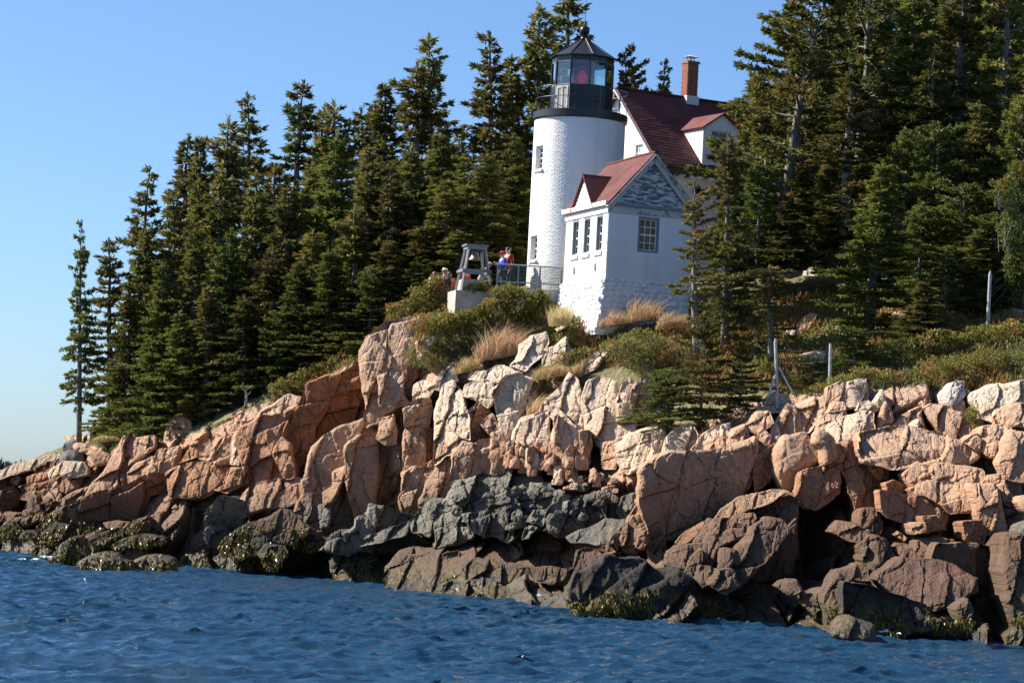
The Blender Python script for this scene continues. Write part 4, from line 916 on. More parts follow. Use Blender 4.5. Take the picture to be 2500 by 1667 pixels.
# --- rocks on the right hillside
for pts, lab in [([(740, 530), (770, 435), (860, 445), (950, 450), (900, 490), (800, 540)], 'long white rock at the top of the mossy bank'),
  ([(950, 690), (1000, 650), (1130, 610), (1140, 640), (1060, 680)], 'flat white rock beside the bright spruce on the slope'),
  ([(700, 880), (710, 820), (790, 755), (840, 765), (800, 850), (730, 885)], 'pinkish wedge of rock in russet plants on the slope'),
  ([(632, 900), (640, 865), (690, 875), (680, 905)], 'small white stone left of the pinkish wedge'),
  ([(1365, 790), (1390, 745), (1480, 720), (1470, 760), (1400, 790)], 'low grey rock left of the dark young spruce'),
  ([(1480, 750), (1490, 660), (1540, 635), (1560, 740)], 'upright grey slab behind the dark young spruce'),
  ([(1690, 720), (1720, 630), (1790, 670), (1880, 690), (1900, 760), (1760, 760)], 'broad bluish grey rock left of the tall right hand post'),
  ([(2060, 800), (2090, 760), (2150, 745), (2140, 790)], 'thin grey rock beside the tall right hand post'),
  ([(2170, 760), (2210, 730), (2330, 740), (2330, 820), (2230, 820)], 'tan rock at the right edge behind the shrubs'),
  ([(725, 1110), (740, 1040), (850, 1015), (900, 1040), (880, 1110), (780, 1115)], 'grey rock in deep shade behind the post fence'),
  ([(2190, 700), (2210, 650), (2260, 660), (2270, 700)], 'grey stone peeping out near the right edge'),
  ([(930, 930), (1100, 890), (1250, 840), (1330, 850), (1540, 820), (1560, 850), (1400, 900), (1150, 925), (1000, 935)], 'long pale ledge under the spruces on the slope')]:
    rock('R', pts, 'white_gran' if 'white' in lab or 'pale' in lab else ('pink' if 'pink' in lab else 'tan'), proud=0.5, thick=1.0, kz=1.1, kx=-.2, soft=0.4, jt=0.5, label=lab, name='boulder')
rock('R', [(462, 1390), (480, 1350), (520, 1310), (590, 1300), (660, 1350), (665, 1385), (560, 1400)], 'white_gran', D=82.6, soft=0.5, kz=0.5, jt=0.4, thick=1.0, label='grey cairn boulder holding the braced post', name='boulder')
rock('R', [(425, 1440), (430, 1405), (540, 1398), (640, 1402), (620, 1440), (500, 1450)], 'pale', D=82.4, soft=0.3, kz=0.4, thick=1.0, label='flat slab under the grey cairn boulder', name='rock_slab', cat='rock slab')
rock('P', [(155, 335 + 728), (260, 1062), (282, 1072), (230, 1082), (180, 1078)], 'tan', proud=1.0, kz=1.5, label='flat grassy slab behind the left boulders', name='rock_slab', cat='rock slab')
# ------------------------------------------------------------------ paints and building materials
def paint_mat(name, col, under=(0.16, 0.15, 0.14), peel=0.0, stretch=(1, 1, 1), rough=0.55, scale=2.5, thr=0.6, dirt=0.2):
    mt, t, b = nt(name)
    g = nd(t, 'ShaderNodeNewGeometry').outputs['Position']
    mp = nd(t, 'ShaderNodeMapping'); mp.inputs['Scale'].default_value = stretch; t.links.new(g, mp.inputs[0])
    n1 = noise(t, mp.outputs[0], scale, 7, 0.68); n2 = noise(t, g, 0.8, 4)
    mps = nd(t, 'ShaderNodeMapping'); mps.inputs['Scale'].default_value = (3.2, 3.2, 0.22); t.links.new(g, mps.inputs[0])
    n5 = noise(t, mps.outputs[0], 1.2, 5, 0.6)
    c = mixc(t, mth(t, 'MULTIPLY', ramp(t, n2, 0.4, 0.75), dirt), col, tuple(v * 0.6 for v in col))
    c = mixc(t, mth(t, 'MULTIPLY', ramp(t, n5, 0.5, 0.75), dirt * 1.6), c, (0.48, 0.43, 0.37))
    if peel: c = mixc(t, mth(t, 'MULTIPLY', ramp(t, n1, thr, thr + 0.04), peel), c, under)
    t.links.new(c, b.inputs['Base Color']); b.inputs['Roughness'].default_value = rough
    b.inputs['Specular IOR Level'].default_value = 0.3
    bn = nd(t, 'ShaderNodeBump', Strength=0.5, Distance=0.01); t.links.new(noise(t, g, 14, 4), bn.inputs['Height']); t.links.new(bn.outputs[0], b.inputs['Normal'])
    return mt
M['white'] = paint_mat('white_paint', (0.80, 0.79, 0.76))
M['white_brick'] = paint_mat('white_painted_brick', (0.80, 0.79, 0.77), under=(0.13, 0.11, 0.10), peel=0.9, stretch=(1.3, 1.3, 7), scale=1.6, thr=0.665)
M['white_stone'] = paint_mat('white_painted_rubble', (0.80, 0.79, 0.77), under=(0.16, 0.14, 0.12), peel=0.9, scale=4.0, thr=0.63)
M['peel'] = paint_mat('peeling_clapboard_paint', (0.62, 0.63, 0.64), under=(0.12, 0.118, 0.12), peel=0.95, stretch=(1, 1, 6), scale=2.6, thr=0.47, rough=0.8)
M['weather'] = paint_mat('weathered_trim_paint', (0.50, 0.51, 0.51), under=(0.16, 0.16, 0.17), peel=0.8, scale=3, thr=0.55, rough=0.8)
M['greytrim'] = simple('grey_window_trim', (0.20, 0.215, 0.235), 0.6)
M['black'] = simple('black_iron_paint', (0.012, 0.013, 0.015), 0.35, var=0.2, spec=0.5)
M['blackroof'] = simple('black_roof_metal', (0.016, 0.017, 0.02), 0.42, var=0.25, spec=0.5)
M['door'] = simple('grey_door_paint', (0.26, 0.25, 0.24), 0.6)
M['darkglass'] = simple('dark_window_glass', (0.02, 0.023, 0.025), 0.06, var=0.3, spec=0.6)
M['warmglass'] = simple('warm_brown_window_glass', (0.2, 0.11, 0.05), 0.2, var=0.5, scale=1.6, spec=0.25)  # panes coloured a mottled warm brown
M['paleglass'] = simple('glass_painted_reflection', (0.42, 0.47, 0.52), 0.1, var=0.1, spec=0.6)  # pale reflection put into the base colour of the glass
M['concrete'] = simple('weathered_concrete', (0.38, 0.35, 0.30), 0.9, var=0.25, scale=2.2, bump=0.02)
M['greywood'] = simple('grey_painted_timber', (0.17, 0.185, 0.21), 0.65, var=0.15)
M['bronze'] = simple('old_bronze', (0.20, 0.175, 0.15), 0.5, metal=0.5, var=0.2)
M['steel'] = simple('galvanised_rail', (0.42, 0.41, 0.38), 0.5, metal=0.3)
M['post'] = simple('bleached_post_wood', (0.36, 0.355, 0.35), 0.9, var=0.3, scale=6)
M['mesh'] = simple('green_fence_mesh', (0.05, 0.13, 0.115), 0.5)
M['brick'] = simple('red_chimney_brick', (0.26, 0.10, 0.065), 0.9, var=0.35, scale=9)
M['mortar'] = simple('mortar', (0.3, 0.25, 0.22), 0.9)
M['lead'] = simple('pale_flashing', (0.6, 0.6, 0.6), 0.5)
def roof_mat(name, a, b2):
    mt, t, b = nt(name)
    g = nd(t, 'ShaderNodeNewGeometry'); P = g.outputs['Position']
    r = g.outputs['Random Per Island']
    c = mixc(t, r, a, b2); c = mixc(t, ramp(t, noise(t, P, 1.3, 5), 0.45, 0.75), c, tuple(v * 0.6 for v in a))
    t.links.new(c, b.inputs['Base Color']); b.inputs['Roughness'].default_value = 0.85
    return mt
M['roof'] = roof_mat('red_asphalt_shingle', (0.10, 0.022, 0.019), (0.145, 0.036, 0.03))
mt, t, b = nt('lantern_glass'); M['glass'] = mt
t.nodes.remove(b); out = [n for n in t.nodes if n.type == 'OUTPUT_MATERIAL'][0]
tr = nd(t, 'ShaderNodeBsdfTransparent'); tr.inputs[0].default_value = (0.86, 0.93, 0.92, 1)
gl = nd(t, 'ShaderNodeBsdfGlossy'); gl.inputs['Roughness'].default_value = 0.04
lw = nd(t, 'ShaderNodeLayerWeight', Blend=0.25); mx = nd(t, 'ShaderNodeMixShader')
t.links.new(mth(t, 'ADD', lw.outputs['Fresnel'], 0.06), mx.inputs[0]); t.links.new(tr.outputs[0], mx.inputs[1]); t.links.new(gl.outputs[0], mx.inputs[2]); t.links.new(mx.outputs[0], out.inputs[0])
mt, t, b = nt('red_lens_glass'); M['lens'] = mt
b.inputs['Base Color'].default_value = (0.30, 0.02, 0.13, 1); b.inputs['Roughness'].default_value = 0.08
b.inputs['Transmission Weight'].default_value = 0.35
mt, t, b = nt('lit_red_lamp'); M['lamp'] = mt
b.inputs['Base Color'].default_value = (0.5, 0.01, 0.02, 1); b.inputs['Emission Color'].default_value = (1, 0.02, 0.12, 1); b.inputs['Emission Strength'].default_value = 0.8

def rot2(v, o, ex, ey):   # local (u, outward, z) -> parent space
    return o + v[:, :1] * ex + v[:, 1:2] * ey + v[:, 2:3] * np.array([0, 0, 1.0])
def mapper(o, ex, ey):
    o, ex, ey = (np.asarray(k, float) for k in (o, ex, ey))
    return lambda v: rot2(v, o, ex, ey)

def wall_cells(mb, L, H, th, holes, z0=0.0):
    xs = sorted({0, L, *[h[0] for h in holes], *[h[1] for h in holes]}); zs = sorted({z0, H, *[h[2] for h in holes], *[h[3] for h in holes]})
    for a, b_ in zip(xs, xs[1:]):
        for c, d in zip(zs, zs[1:]):
            if not any(h[0] < (a + b_) / 2 < h[1] and h[2] < (c + d) / 2 < h[3] for h in holes):
                mb.box(a, b_, -th, 0, c, d)

def bricks(mb, L, z0, z1, holes, bw=0.205, bh=0.068, seed=0):
    r = random.Random(seed); row = 0; z = z0
    while z < z1 - 0.02:
        x = -(row % 2) * bw / 2
        zt = min(z + bh - 0.009, z1)
        while x < L:
            a, b_ = max(x, 0.0) + 0.004, min(x + bw, L) - 0.004
            if b_ - a > 0.03 and not any(a < h[1] and b_ > h[0] and z < h[3] and zt > h[2] for h in holes):
                p = 0.006 + r.uniform(0, 0.007)
                mb.add([(a, 0, z), (b_, 0, z), (b_, 0, zt), (a, 0, zt), (a + .004, p, z + .004), (b_ - .004, p, z + .004), (b_ - .004, p, zt - .004), (a + .004, p, zt - .004)],
                       [(4, 5, 6, 7)[::-1], (0, 1, 5, 4)[::-1], (1, 2, 6, 5)[::-1], (2, 3, 7, 6)[::-1], (3, 0, 4, 7)[::-1]])
            x += bw
        z += bh; row += 1

def window(parent, fm, x0, x1, z0, z1, nx, ny, glass, rec=0.09, trim='greytrim', sash='white', fw=0.055, sill=True, split=True):
    """frame with sashes, one pane per light, and a sill, set back in its opening"""
    f = MB()
    for q in ((x0, x0 + fw, z0, z1), (x1 - fw, x1, z0, z1), (x0 + fw, x1 - fw, z1 - fw, z1), (x0 + fw, x1 - fw, z0, z0 + fw)):
        f.box(q[0], q[1], -0.16, -0.004, q[2], q[3])
    w = f.xf(fm).build('window', M[trim], parent)
    a0, a1, b0, b1 = x0 + fw, x1 - fw, z0 + fw, z1 - fw
    s = MB(); t_ = 0.035
    for q in ((a0, a0 + t_, b0, b1), (a1 - t_, a1, b0, b1), (a0 + t_, a1 - t_, b1 - t_, b1), (a0 + t_, a1 - t_, b0, b0 + t_)):
        s.box(q[0], q[1], -rec - 0.04, -rec + 0.012, q[2], q[3])
    if split: s.box(a0 + t_, a1 - t_, -rec - 0.04, -rec + 0.016, (b0 + b1) / 2 - 0.025, (b0 + b1) / 2 + 0.025)
    for i in range(1, nx):
        x = a0 + (a1 - a0) * i / nx; s.box(x - 0.011, x + 0.011, -rec - 0.03, -rec + 0.008, b0 + t_, b1 - t_)
    for j in range(1, ny):
        if split and j * 2 == ny: continue
        z = b0 + (b1 - b0) * j / ny; s.box(a0 + t_, a1 - t_, -rec - 0.028, -rec + 0.006, z - 0.011, z + 0.011)
    s.xf(fm).build('sash', M[sash], w)
    for i in range(nx):
        for j in range(ny):
            MB().box(a0 + (a1 - a0) * i / nx + .012, a0 + (a1 - a0) * (i + 1) / nx - .012, -rec - 0.022, -rec - 0.012, b0 + (b1 - b0) * j / ny + .012, b0 + (b1 - b0) * (j + 1) / ny - .012).xf(fm).build('pane', M[glass], w)
    if sill: MB().box(x0 - 0.06, x1 + 0.06, -0.1, 0.07, z0 - 0.14, z0 - 0.003).xf(fm).build('sill', M['white'], w)
    return w

def shingles(mb, o, eu, ev, en, L, H, clip=None, w=0.21, ex=0.15, seed=0, base=0.004):
    r = random.Random(seed); o, eu, ev, en = (np.asarray(k, float) for k in (o, eu, ev, en)); row = 0; v = 0.0
    while v < H - 0.02:
        u = -(row % 2) * w * 0.5 - r.uniform(0, .05)
        v1 = min(v + ex + 0.03, H)
        while u < L:
            a, b_ = max(u + 0.003, 0), min(u + w - 0.003, L)
            if b_ - a > 0.03 and (clip is None or clip((a + b_) / 2, (v + v1) / 2)):
                t_ = 0.009 + r.uniform(0, 0.006); P = lambda uu, vv, nn: o + eu * uu + ev * vv + en * (nn + base)
                mb.add([P(a, v, 0), P(b_, v, 0), P(b_, v1, 0), P(a, v1, 0), P(a, v, t_), P(b_, v, t_), P(b_, v1, .004), P(a, v1, .004)],
                       [(4, 5, 6, 7), (0, 1, 5, 4), (1, 2, 6, 5), (3, 0, 4, 7)])
            u += w
        v += ex; row += 1

# ------------------------------------------------------------------ lighthouse
LD = 99.0
top = at(1416, 300, LD)
TX, ZT, ZB, TR = float(top[0]), float(top[2]), 10.6, 1.70
LH = thing('lighthouse', (TX, LD, ZB), 'round white painted brick lighthouse with black lantern room and red lens', 'lighthouse')
h = ZT - ZB
A0 = -math.pi / 2
tb = MB(); NA = 144
wins = [(math.radians(-61), float(at(1305, 412, 98)[2]) - ZB, float(at(1305, 354, 98)[2]) - ZB), (math.radians(-63), float(at(1299, 634, 98)[2]) - ZB, float(at(1299, 574, 98)[2]) - ZB)]
hw = 0.27 / TR
angs = sorted({round(k * 2 * math.pi / NA - math.pi, 5) for k in range(NA)} | {round(w[0] + s_ * hw, 5) for w in wins for s_ in (-1, 1)})
zz_ = sorted({0, h, *[w[1] for w in wins], *[w[2] for w in wins]})
def cyl(a, r, z): return (r * math.cos(A0 + a), r * math.sin(A0 + a), z)
for a, b_ in zip(angs, angs[1:] + [angs[0] + 2 * math.pi]):
    for c, d in zip(zz_, zz_[1:]):
        if not any(abs((a + b_) / 2 - w[0]) < hw and w[1] < (c + d) / 2 < w[2] for w in wins):
            tb.add([cyl(a, TR, c), cyl(b_, TR, c), cyl(b_, TR, d), cyl(a, TR, d)], [(0, 1, 2, 3)])
for (wa, c, d) in wins:
    q = [(wa - hw, c), (wa + hw, c), (wa + hw, d), (wa - hw, d)]
    for i in range(4):
        p, p2 = q[i], q[(i + 1) % 4]
        tb.add([cyl(p[0], TR, p[1]), cyl(p2[0], TR, p2[1]), cyl(p2[0], TR - 0.32, p2[1]), cyl(p[0], TR - 0.32, p[1])], [(0, 1, 2, 3)])
tb.build('tower', M['white_brick'], LH)
bm_ = MB(); r = random.Random(3); row = 0; z = 0.0
nb = 52
while z < h - 0.05:
    for k in range(nb):
        a = (k + 0.5 * (row % 2)) * 2 * math.pi / nb - math.pi; b_ = a + 2 * math.pi / nb - 0.004
        if math.cos((a + b_) / 2) < -0.35: continue
        if any(a < w[0] + hw and b_ > w[0] - hw and z < w[2] and z + .06 > w[1] for w in wins): continue
        p = TR + 0.002 + r.uniform(0, 0.006); zt = z + 0.067; m_ = (a + b_) / 2
        bm_.add([cyl(a, TR - .004, z), cyl(b_, TR - .004, z), cyl(b_, TR - .004, zt), cyl(a, TR - .004, zt), cyl(a + .003, p, z + .005), cyl(b_ - .003, p, z + .005), cyl(b_ - .003, p, zt - .005), cyl(a + .003, p, zt - .005)],
                [(4, 5, 6, 7), (0, 1, 5, 4), (1, 2, 6, 5), (2, 3, 7, 6), (3, 0, 4, 7)])
    z += 0.074; row += 1
bm_.build('brick_courses', M['white_brick'], LH, kind='stuff')
for (wa, c, d) in wins:
    ca, sa = math.cos(A0 + wa), math.sin(A0 + wa)
    fm = mapper((ca * (TR - 0.13), sa * (TR - 0.13), 0), (-sa, ca, 0), (ca, sa, 0))
    wd = TR * hw * 0.97
    window(LH, fm, -wd, wd, c + 0.005, d - 0.005, 2, 4, 'darkglass', trim='white', rec=0.06, fw=0.04, sill=False)
    MB().box(-wd - .05, wd + .05, 0.02, 0.19, c - 0.09, c + 0.0).xf(fm).build('sill', M['white'], LH)
# cable down the shaded side
MB().tube([cyl(math.radians(21), TR + 0.03, zc) for zc in np.linspace(0.2, h, 12)], 0.012, 5).build('cable', M['white'], LH)
RD = 1.78
dk = MB().lathe([(TR - .05, h - .02), (TR + .03, h - 0.02), (TR + .05, h + 0.0), (RD, h + 0.02), (RD, h + 0.27), (RD - .04, h + 0.29), (0.5, h + 0.30)], 72); dk.build('gallery_deck', M['black'], LH, smooth=False)
GZ = h + 0.30
vd = [math.radians(12.5 + 36 * k) for k in range(10)]
LR = 1.15
hp, hg, hf = 0.98, 0.92, 0.2
for k in range(10):
    a, b_ = vd[k], vd[(k + 1) % 10]
    if b_ < a: b_ += 2 * math.pi
    rel_ = math.degrees((a + b_) / 2)
    isdoor = abs(((rel_ + 180) % 360) - 180 + 41.5) < 5
    pa = np.array(cyl(a, LR, 0)); pb = np.array(cyl(b_, LR, 0)); n_ = np.array([math.cos(A0 + (a + b_) / 2), math.sin(A0 + (a + b_) / 2), 0])
    ex = (pb - pa); L_ = np.linalg.norm(ex); ex = ex / L_
    fm = mapper(pa + np.array([0, 0, GZ]), ex, n_)
    pn = MB().box(0, L_, -0.05, 0, 0, hp - 0.004)
    p_ = pn.xf(fm).build('door' if isdoor else 'lantern_panel', M['door'] if isdoor else M['black'], LH)
    if isdoor:
        f2 = MB()
        for q in ((0.08, 0.14, 0.06, 0.92), (L_ - 0.14, L_ - 0.08, 0.06, 0.92), (L_ / 2 - 0.03, L_ / 2 + 0.03, 0.06, 0.92), (0.14, L_ / 2 - .03, 0.86, 0.92), (L_ / 2 + .03, L_ - .14, 0.86, 0.92)):
            f2.box(q[0], q[1], 0.003, 0.02, q[2], q[3])
        f2.xf(fm).build('door_moulding', M['weather'], p_)
        MB().bar((0.05, 0.03, 0.48), (0.05, 0.03, 0.6), 0.03).xf(fm).build('handle', M['black'], p_)
    else:
        MB().bar((0.0, 0.012, 0.0), (0.0, 0.012, hp), 0.03).xf(fm).build('seam', M['black'], p_)
    g_ = MB().box(0.035, L_ - 0.035, -0.03, -0.018, hp + 0.03, hp + hg - 0.03).xf(fm).build('lantern_pane', M['glass'], LH)
    for zq in (hp, hp + hg - 0.035): MB().box(0.03, L_ - 0.03, -0.045, 0.0, zq, zq + 0.035).xf(fm).build('pane_frame', M['greytrim'], g_)
    MB().bar((0, 0, hp), (0, 0, hp + hg), 0.05).xf(fm).build('mullion', M['black'], LH)
    MB().box(-0.01, L_ + 0.01, -0.05, 0.012, hp + hg + 0.002, hp + hg + hf).xf(fm).build('frieze_panel', M['black'], LH)
zr = GZ + hp + hg + hf
rf = MB().lathe([(LR * 0.96, zr - 0.02), (LR * 1.10, zr - 0.03), (LR * 1.11, zr), (LR * 0.55, zr + 0.40), (0.17, zr + 0.72), (0.16, zr + 0.74)], 10, a0=A0 + vd[0])
ro = rf.build('lantern_roof', M['blackroof'], LH)
rb = MB()
for v_ in vd: rb.bar(cyl(v_, LR * 1.11, zr + .005), cyl(v_, 0.17, zr + 0.735), 0.03, 0.02)
rb.build('roof_seam', M['blackroof'], ro)
MB().lathe([(0.0, zr + 0.70), (0.2, zr + 0.72), (0.13, zr + 0.80), (0.13, zr + 0.86), (0.17, zr + 0.88), (0.09, zr + 0.90), (0.09, zr + 0.93)], 20).build('ventilator_neck', M['black'], LH, smooth=True)
MB().lathe([(0.19 * math.sin(q_), zr + 1.08 - 0.19 * math.cos(q_)) for q_ in np.linspace(0.05, 3.09, 16)], 24).build('ventilator_ball', M['black'], LH, smooth=True)
MB().tube([(0, 0, zr + 1.26), (0, 0, zr + 2.6)], [0.014, 0.006], 6).build('lightning_rod', M['black'], LH)
MB().tube([cyl(math.radians(14), LR * (1.13 - t_ * 0.95), zr + 0.03 + t_ * 0.72) for t_ in np.linspace(0, 1, 6)], 0.012, 5).build('lightning_cable', M['steel'], LH)
ln = MB().lathe([(0.05, GZ + hp - 0.12), (0.40, GZ + hp - 0.1), (0.43, GZ + hp + 0.05), (0.45, GZ + hp + 0.4), (0.43, GZ + hp + 0.72), (0.3, GZ + hp + 0.80), (0.05, GZ + hp + 0.82)], 32).build('red_lens', M['lens'], LH, smooth=True)
MB().lathe([(0.05, GZ + hp + 0.05), (0.1, GZ + hp + 0.3), (0.12, GZ + hp + 0.42), (0.04, GZ + hp + 0.62)], 12).build('lamp', M['lamp'], ln, smooth=True)
lr_ = MB()
for zc in np.linspace(0.02, 0.7, 9): lr_.lathe([(0.452, GZ + hp + zc - .015), (0.47, GZ + hp + zc), (0.452, GZ + hp + zc + .015)], 32, cap=False)
lr_.build('lens_prism', M['lens'], ln, smooth=True)
MB().lathe([(0.3, GZ + 0.02), (0.3, GZ + hp - 0.13)], 16).build('lens_pedestal', M['black'], LH)
rl = MB(); NP = 11
RR = RD - 0.06
for k in range(NP):
    a = 2 * math.pi * k / NP + math.radians(-75)
    rl2 = MB().tube([cyl(a, RR, GZ - .02), cyl(a, RR, GZ + 0.86)], 0.014, 6); rl2.build('rail_post', M['black'], LH)
for zc in (0.46, 0.86):
    rl.tube([cyl(a, RR, GZ + zc) for a in np.linspace(0, 2 * math.pi, 65)], 0.014, 6, cap=False)
rl.build('gallery_rail', M['black'], LH)

# ------------------------------------------------------------------ fog signal house
FD = 91.6
kp = at(1484, 560, FD)
TH = math.radians(20)
z_f = 9.3
FH = thing('fog_signal_house', (kp[0], FD, z_f), 'small white brick house with red gable roof and rubble base beside the lighthouse', 'house', TH)
L1, L2 = 4.0, 3.15
zfb = float(at(1476, 674, FD)[2]) - z_f
zev = float(at(1486, 500, FD)[2]) - z_f
zap = float(at(1598, 372, FD + 0.4)[2]) - z_f
fl = mapper((0, 0, 0), (0, 1, 0), (-1, 0, 0))     # left face, u runs back
fr_ = mapper((0, 0, 0), (1, 0, 0), (0, -1, 0))    # right face
wz1, wz0 = zev - 0.30, zev - 1.56
hl = [(c - 0.30, c + 0.30, wz0, wz1) for c in (0.78, 1.95, 3.05)]
hr = [(1.13, 1.93, wz0 + 0.02, wz1 + 0.0)]
W1 = MB(); wall_cells(W1, L1, zev, 0.22, hl, zfb); W1.xf(fl)
W2 = MB(); wall_cells(W2, L2, zev, 0.22, hr, zfb)
W2.v = [np.where((v[:, :1] < 1e-6) * np.array([[True, False, False]]), 0.222, v) for v in W2.v]; W2.xf(fr_)
ww = MB(); ww.v = W1.v + W2.v
ww.f4 = [f for f in W1.f4] + [f + W1.n for f in W2.f4]; ww.n = W1.n + W2.n
ww.box(L2 - 0.22, L2, 0, L1, zfb, zev - .002); ww.box(0.22, L2 - .22, L1 - 0.22, L1 - .002, zfb, zev - .002); ww.box(0.222, L2 - .222, 0.222, L1 - .222, zfb, zfb + 0.1)
ww.build('wall', M['white_brick'], FH)
wc = MB(); wc.box(0.0, 0.222, -0.0, 0.0001, 0, 0.0001)
b1 = MB(); bricks(b1, L1, zfb, zev - 0.25, hl, seed=1); b1.xf(fl)
b2 = MB(); bricks(b2, L2, zfb, zev - 0.25, hr, seed=2); b2.xf(fr_)
b1.build('brick_courses', M['white_brick'], FH, kind='stuff'); b2.build('brick_courses', M['white_brick'], FH, kind='stuff')
for q in hl: window(FH, fl, *q, 2, 4, 'darkglass', rec=0.12)
window(FH, fr_, *hr[0], 3, 4, 'warmglass', rec=0.1, fw=0.075, sill=False)
# small painted vents under the left windows
for u in (1.0, 3.0): MB().box(u - .07, u + .07, 0, 0.09, wz0 - 0.62, wz0 - 0.4).xf(fl).build('wall_vent', M['white'], FH)
# frieze and eaves
MB().box(-.02, L1 + .05, 0.0, 0.05, zev - 0.25, zev - .01).xf(fl).build('frieze_board', M['white'], FH)
MB().box(0.0, L2, 0.0, 0.05, zev - 0.25, zev - .01).xf(fr_).build('frieze_board', M['weather'], FH)
ov, gv = 0.17, 0.22                     # eaves and verge overhang
pit = (zap - zev) / (L2 / 2 + ov)
MB().box(-0.1, L1 + 0.15, 0.052, ov, zev - 0.02, zev + 0.14).xf(fl).build('eaves_board', M['white'], FH)
# rubble foundation: battered core with stones of its own
fb = MB(); bo = 0.30
core = [(-bo, -0.05, -0.4), (L2 + .02, -0.05, -0.4), (L2 + .02, L1 + .1, -0.4), (-bo, L1 + .1, -0.4), (-0.03, -0.02, zfb), (L2 - .005, -0.02, zfb), (L2 - .005, L1 + .03, zfb), (-0.03, L1 + .03, zfb)]
fo = MB().hexa(core).build('foundation', M['white_stone'], FH)
rs = random.Random(9)
def stone_mesh(w_, hh_, d_, sd):
    rr = random.Random(sd); v = []
    for (sx, sz) in [(-.5, -.28), (-.28, -.5), (.25, -.5), (.5, -.22), (.5, .26), (.2, .5), (-.3, .5), (-.5, .2)]:
        v.append((w_ * sx * rr.uniform(.85, 1.08), 0, hh_ * sz * rr.uniform(.85, 1.08)))
    f_ = [(x * rr.uniform(.62, .85), d_ * rr.uniform(.6, 1.1), z_ * rr.uniform(.62, .85)) for x, _, z_ in v]
    mb = MB(); mb.add(v + f_ + [(0, d_ * 1.15, 0)], [(i, (i + 1) % 8, 8 + (i + 1) % 8, 8 + i) for i in range(8)], [(8 + i, 8 + (i + 1) % 8, 16) for i in range(8)])
    return mb
protos = []
for fmname, L_, fx in (('l', L1, None), ('r', L2, None)):
    z = -0.35; row = 0
    while z < zfb - 0.06:
        hh_ = rs.uniform(0.14, 0.25); u = -0.05 - rs.random() * 0.2
        while u < L_:
            w_ = rs.uniform(0.18, 0.42)
            tz = (z + hh_ / 2 + 0.4) / (zfb + 0.4)
            mb = stone_mesh(w_, hh_, rs.uniform(0.03, 0.085), rs.random())
            if fmname == 'l':
                off = -bo + (bo - .03) * tz
                mb.xf(mapper((off + 0.012, u + w_ / 2, z + hh_ / 2), (0, 1, 0), (-1, 0, 0)))
            else:
                mb.xf(mapper((u + w_ / 2 - .03, -0.05 + 0.03 * tz + 0.012, z + hh_ / 2), (1, 0, 0), (0, -1, 0)))
            mb.build('stone', M['white_stone'], fo)
            u += w_ * 0.96
        z += hh_ * 0.93; row += 1
mb = MB()
# roof
ridge_u = L2 / 2
nl = np.array([-(zap - zev), 0, L2 / 2 + ov]); nl = nl / np.linalg.norm(nl)
sl = np.array([L2 / 2 + ov, 0, zap - zev]); HS = np.linalg.norm(sl); sl = sl / HS
rt_ = 0.06
for s_ in (1, -1):
    def P(x, y, z): return (x if s_ == 1 else L2 - x, y, z)
    a = [P(-ov, -gv, zev), P(ridge_u, -gv, zap), P(ridge_u, L1 + gv, zap), P(-ov, L1 + gv, zev)]
    dn = np.array([nl[0] * s_, 0, nl[2]]) * -rt_
    mb = MB()
    pts = [np.array(p) + dn for p in a] + [np.array(p) for p in a]
    mb.add(pts, [(0, 1, 2, 3), (7, 6, 5, 4), (0, 4, 5, 1), (1, 5, 6, 2), (2, 6, 7, 3), (3, 7, 4, 0)])
    mb.build('roof_slope', M['roof'], FH)
dc, dwid, dh = 2.2, 2.0, 1.12           # little gable in the left eaves: centre, width, height
sh = MB()
def clip(u, v):
    return not (abs(u - gv - dc) < dwid / 2 * (1 - v * sl[2] / (dh + 0.1)) )
shingles(sh, (-ov, -gv, zev), (0, 1, 0), sl, nl, L1 + 2 * gv, HS, clip=clip, seed=4)
sh.build('shingle_courses', M['roof'], FH, kind='stuff')
MB().bar((ridge_u, -gv, zap + .02), (ridge_u, L1 + gv, zap + .02), 0.12, 0.05).build('ridge_cap', M['roof'], FH)
# gable boards on the right face, peeling
gb0 = zev + 0.0; nrow = 15
slope = (zap - zev) / (L2 / 2 + ov)
ghi = (L2 / 2) * slope
MB().add([(0, 0.05, zev - .01), (L2, 0.05, zev - .01), (L2 / 2, 0.05, zev + ghi)], [], [(0, 1, 2)]).build('gable_wall', M['peel'], FH)
for k in range(nrow):
    z0_ = zev + 0.10 + k * 0.125; z1_ = z0_ + 0.14
    x0_ = (z1_ - zev) / slope + 0.16; x1_ = L2 - x0_
    if x1_ - x0_ < 0.12: break
    MB().hexa([(x0_ - .1, -0.035, z0_), (x1_ + .1, -0.035, z0_), (x1_ + .1, 0.02, z0_), (x0_ - .1, 0.02, z0_), (x0_, -0.01, z1_), (x1_, -0.01, z1_), (x1_, 0.02, z1_), (x0_, 0.02, z1_)]).build('clapboard', M['peel'], FH)
for s_ in (1, -1):
    def P(x, y, z): return np.array((x if s_ == 1 else L2 - x, y, z))
    MB().bar(P(-ov + .02, -gv + .03, zev - 0.09), P(ridge_u, -gv + .03, zap - 0.09), 0.05, 0.15, up=(0, -1, 0.0001)).build('verge_board', M['weather'], FH)
    MB().bar(P(0.02, -gv * 0.55, zev - 0.02), P(ridge_u, -gv * 0.55, zap - 0.24), 0.16, 0.05, up=(0, 1, 0)).build('rake_soffit', M['weather'], FH)
    MB().bar(P(0.10, -0.045, zev + 0.02), P(ridge_u, -0.045, zap - 0.32), 0.05, 0.20, up=(0, -1, 0.0001)).build('rake_board', M['weather'], FH)
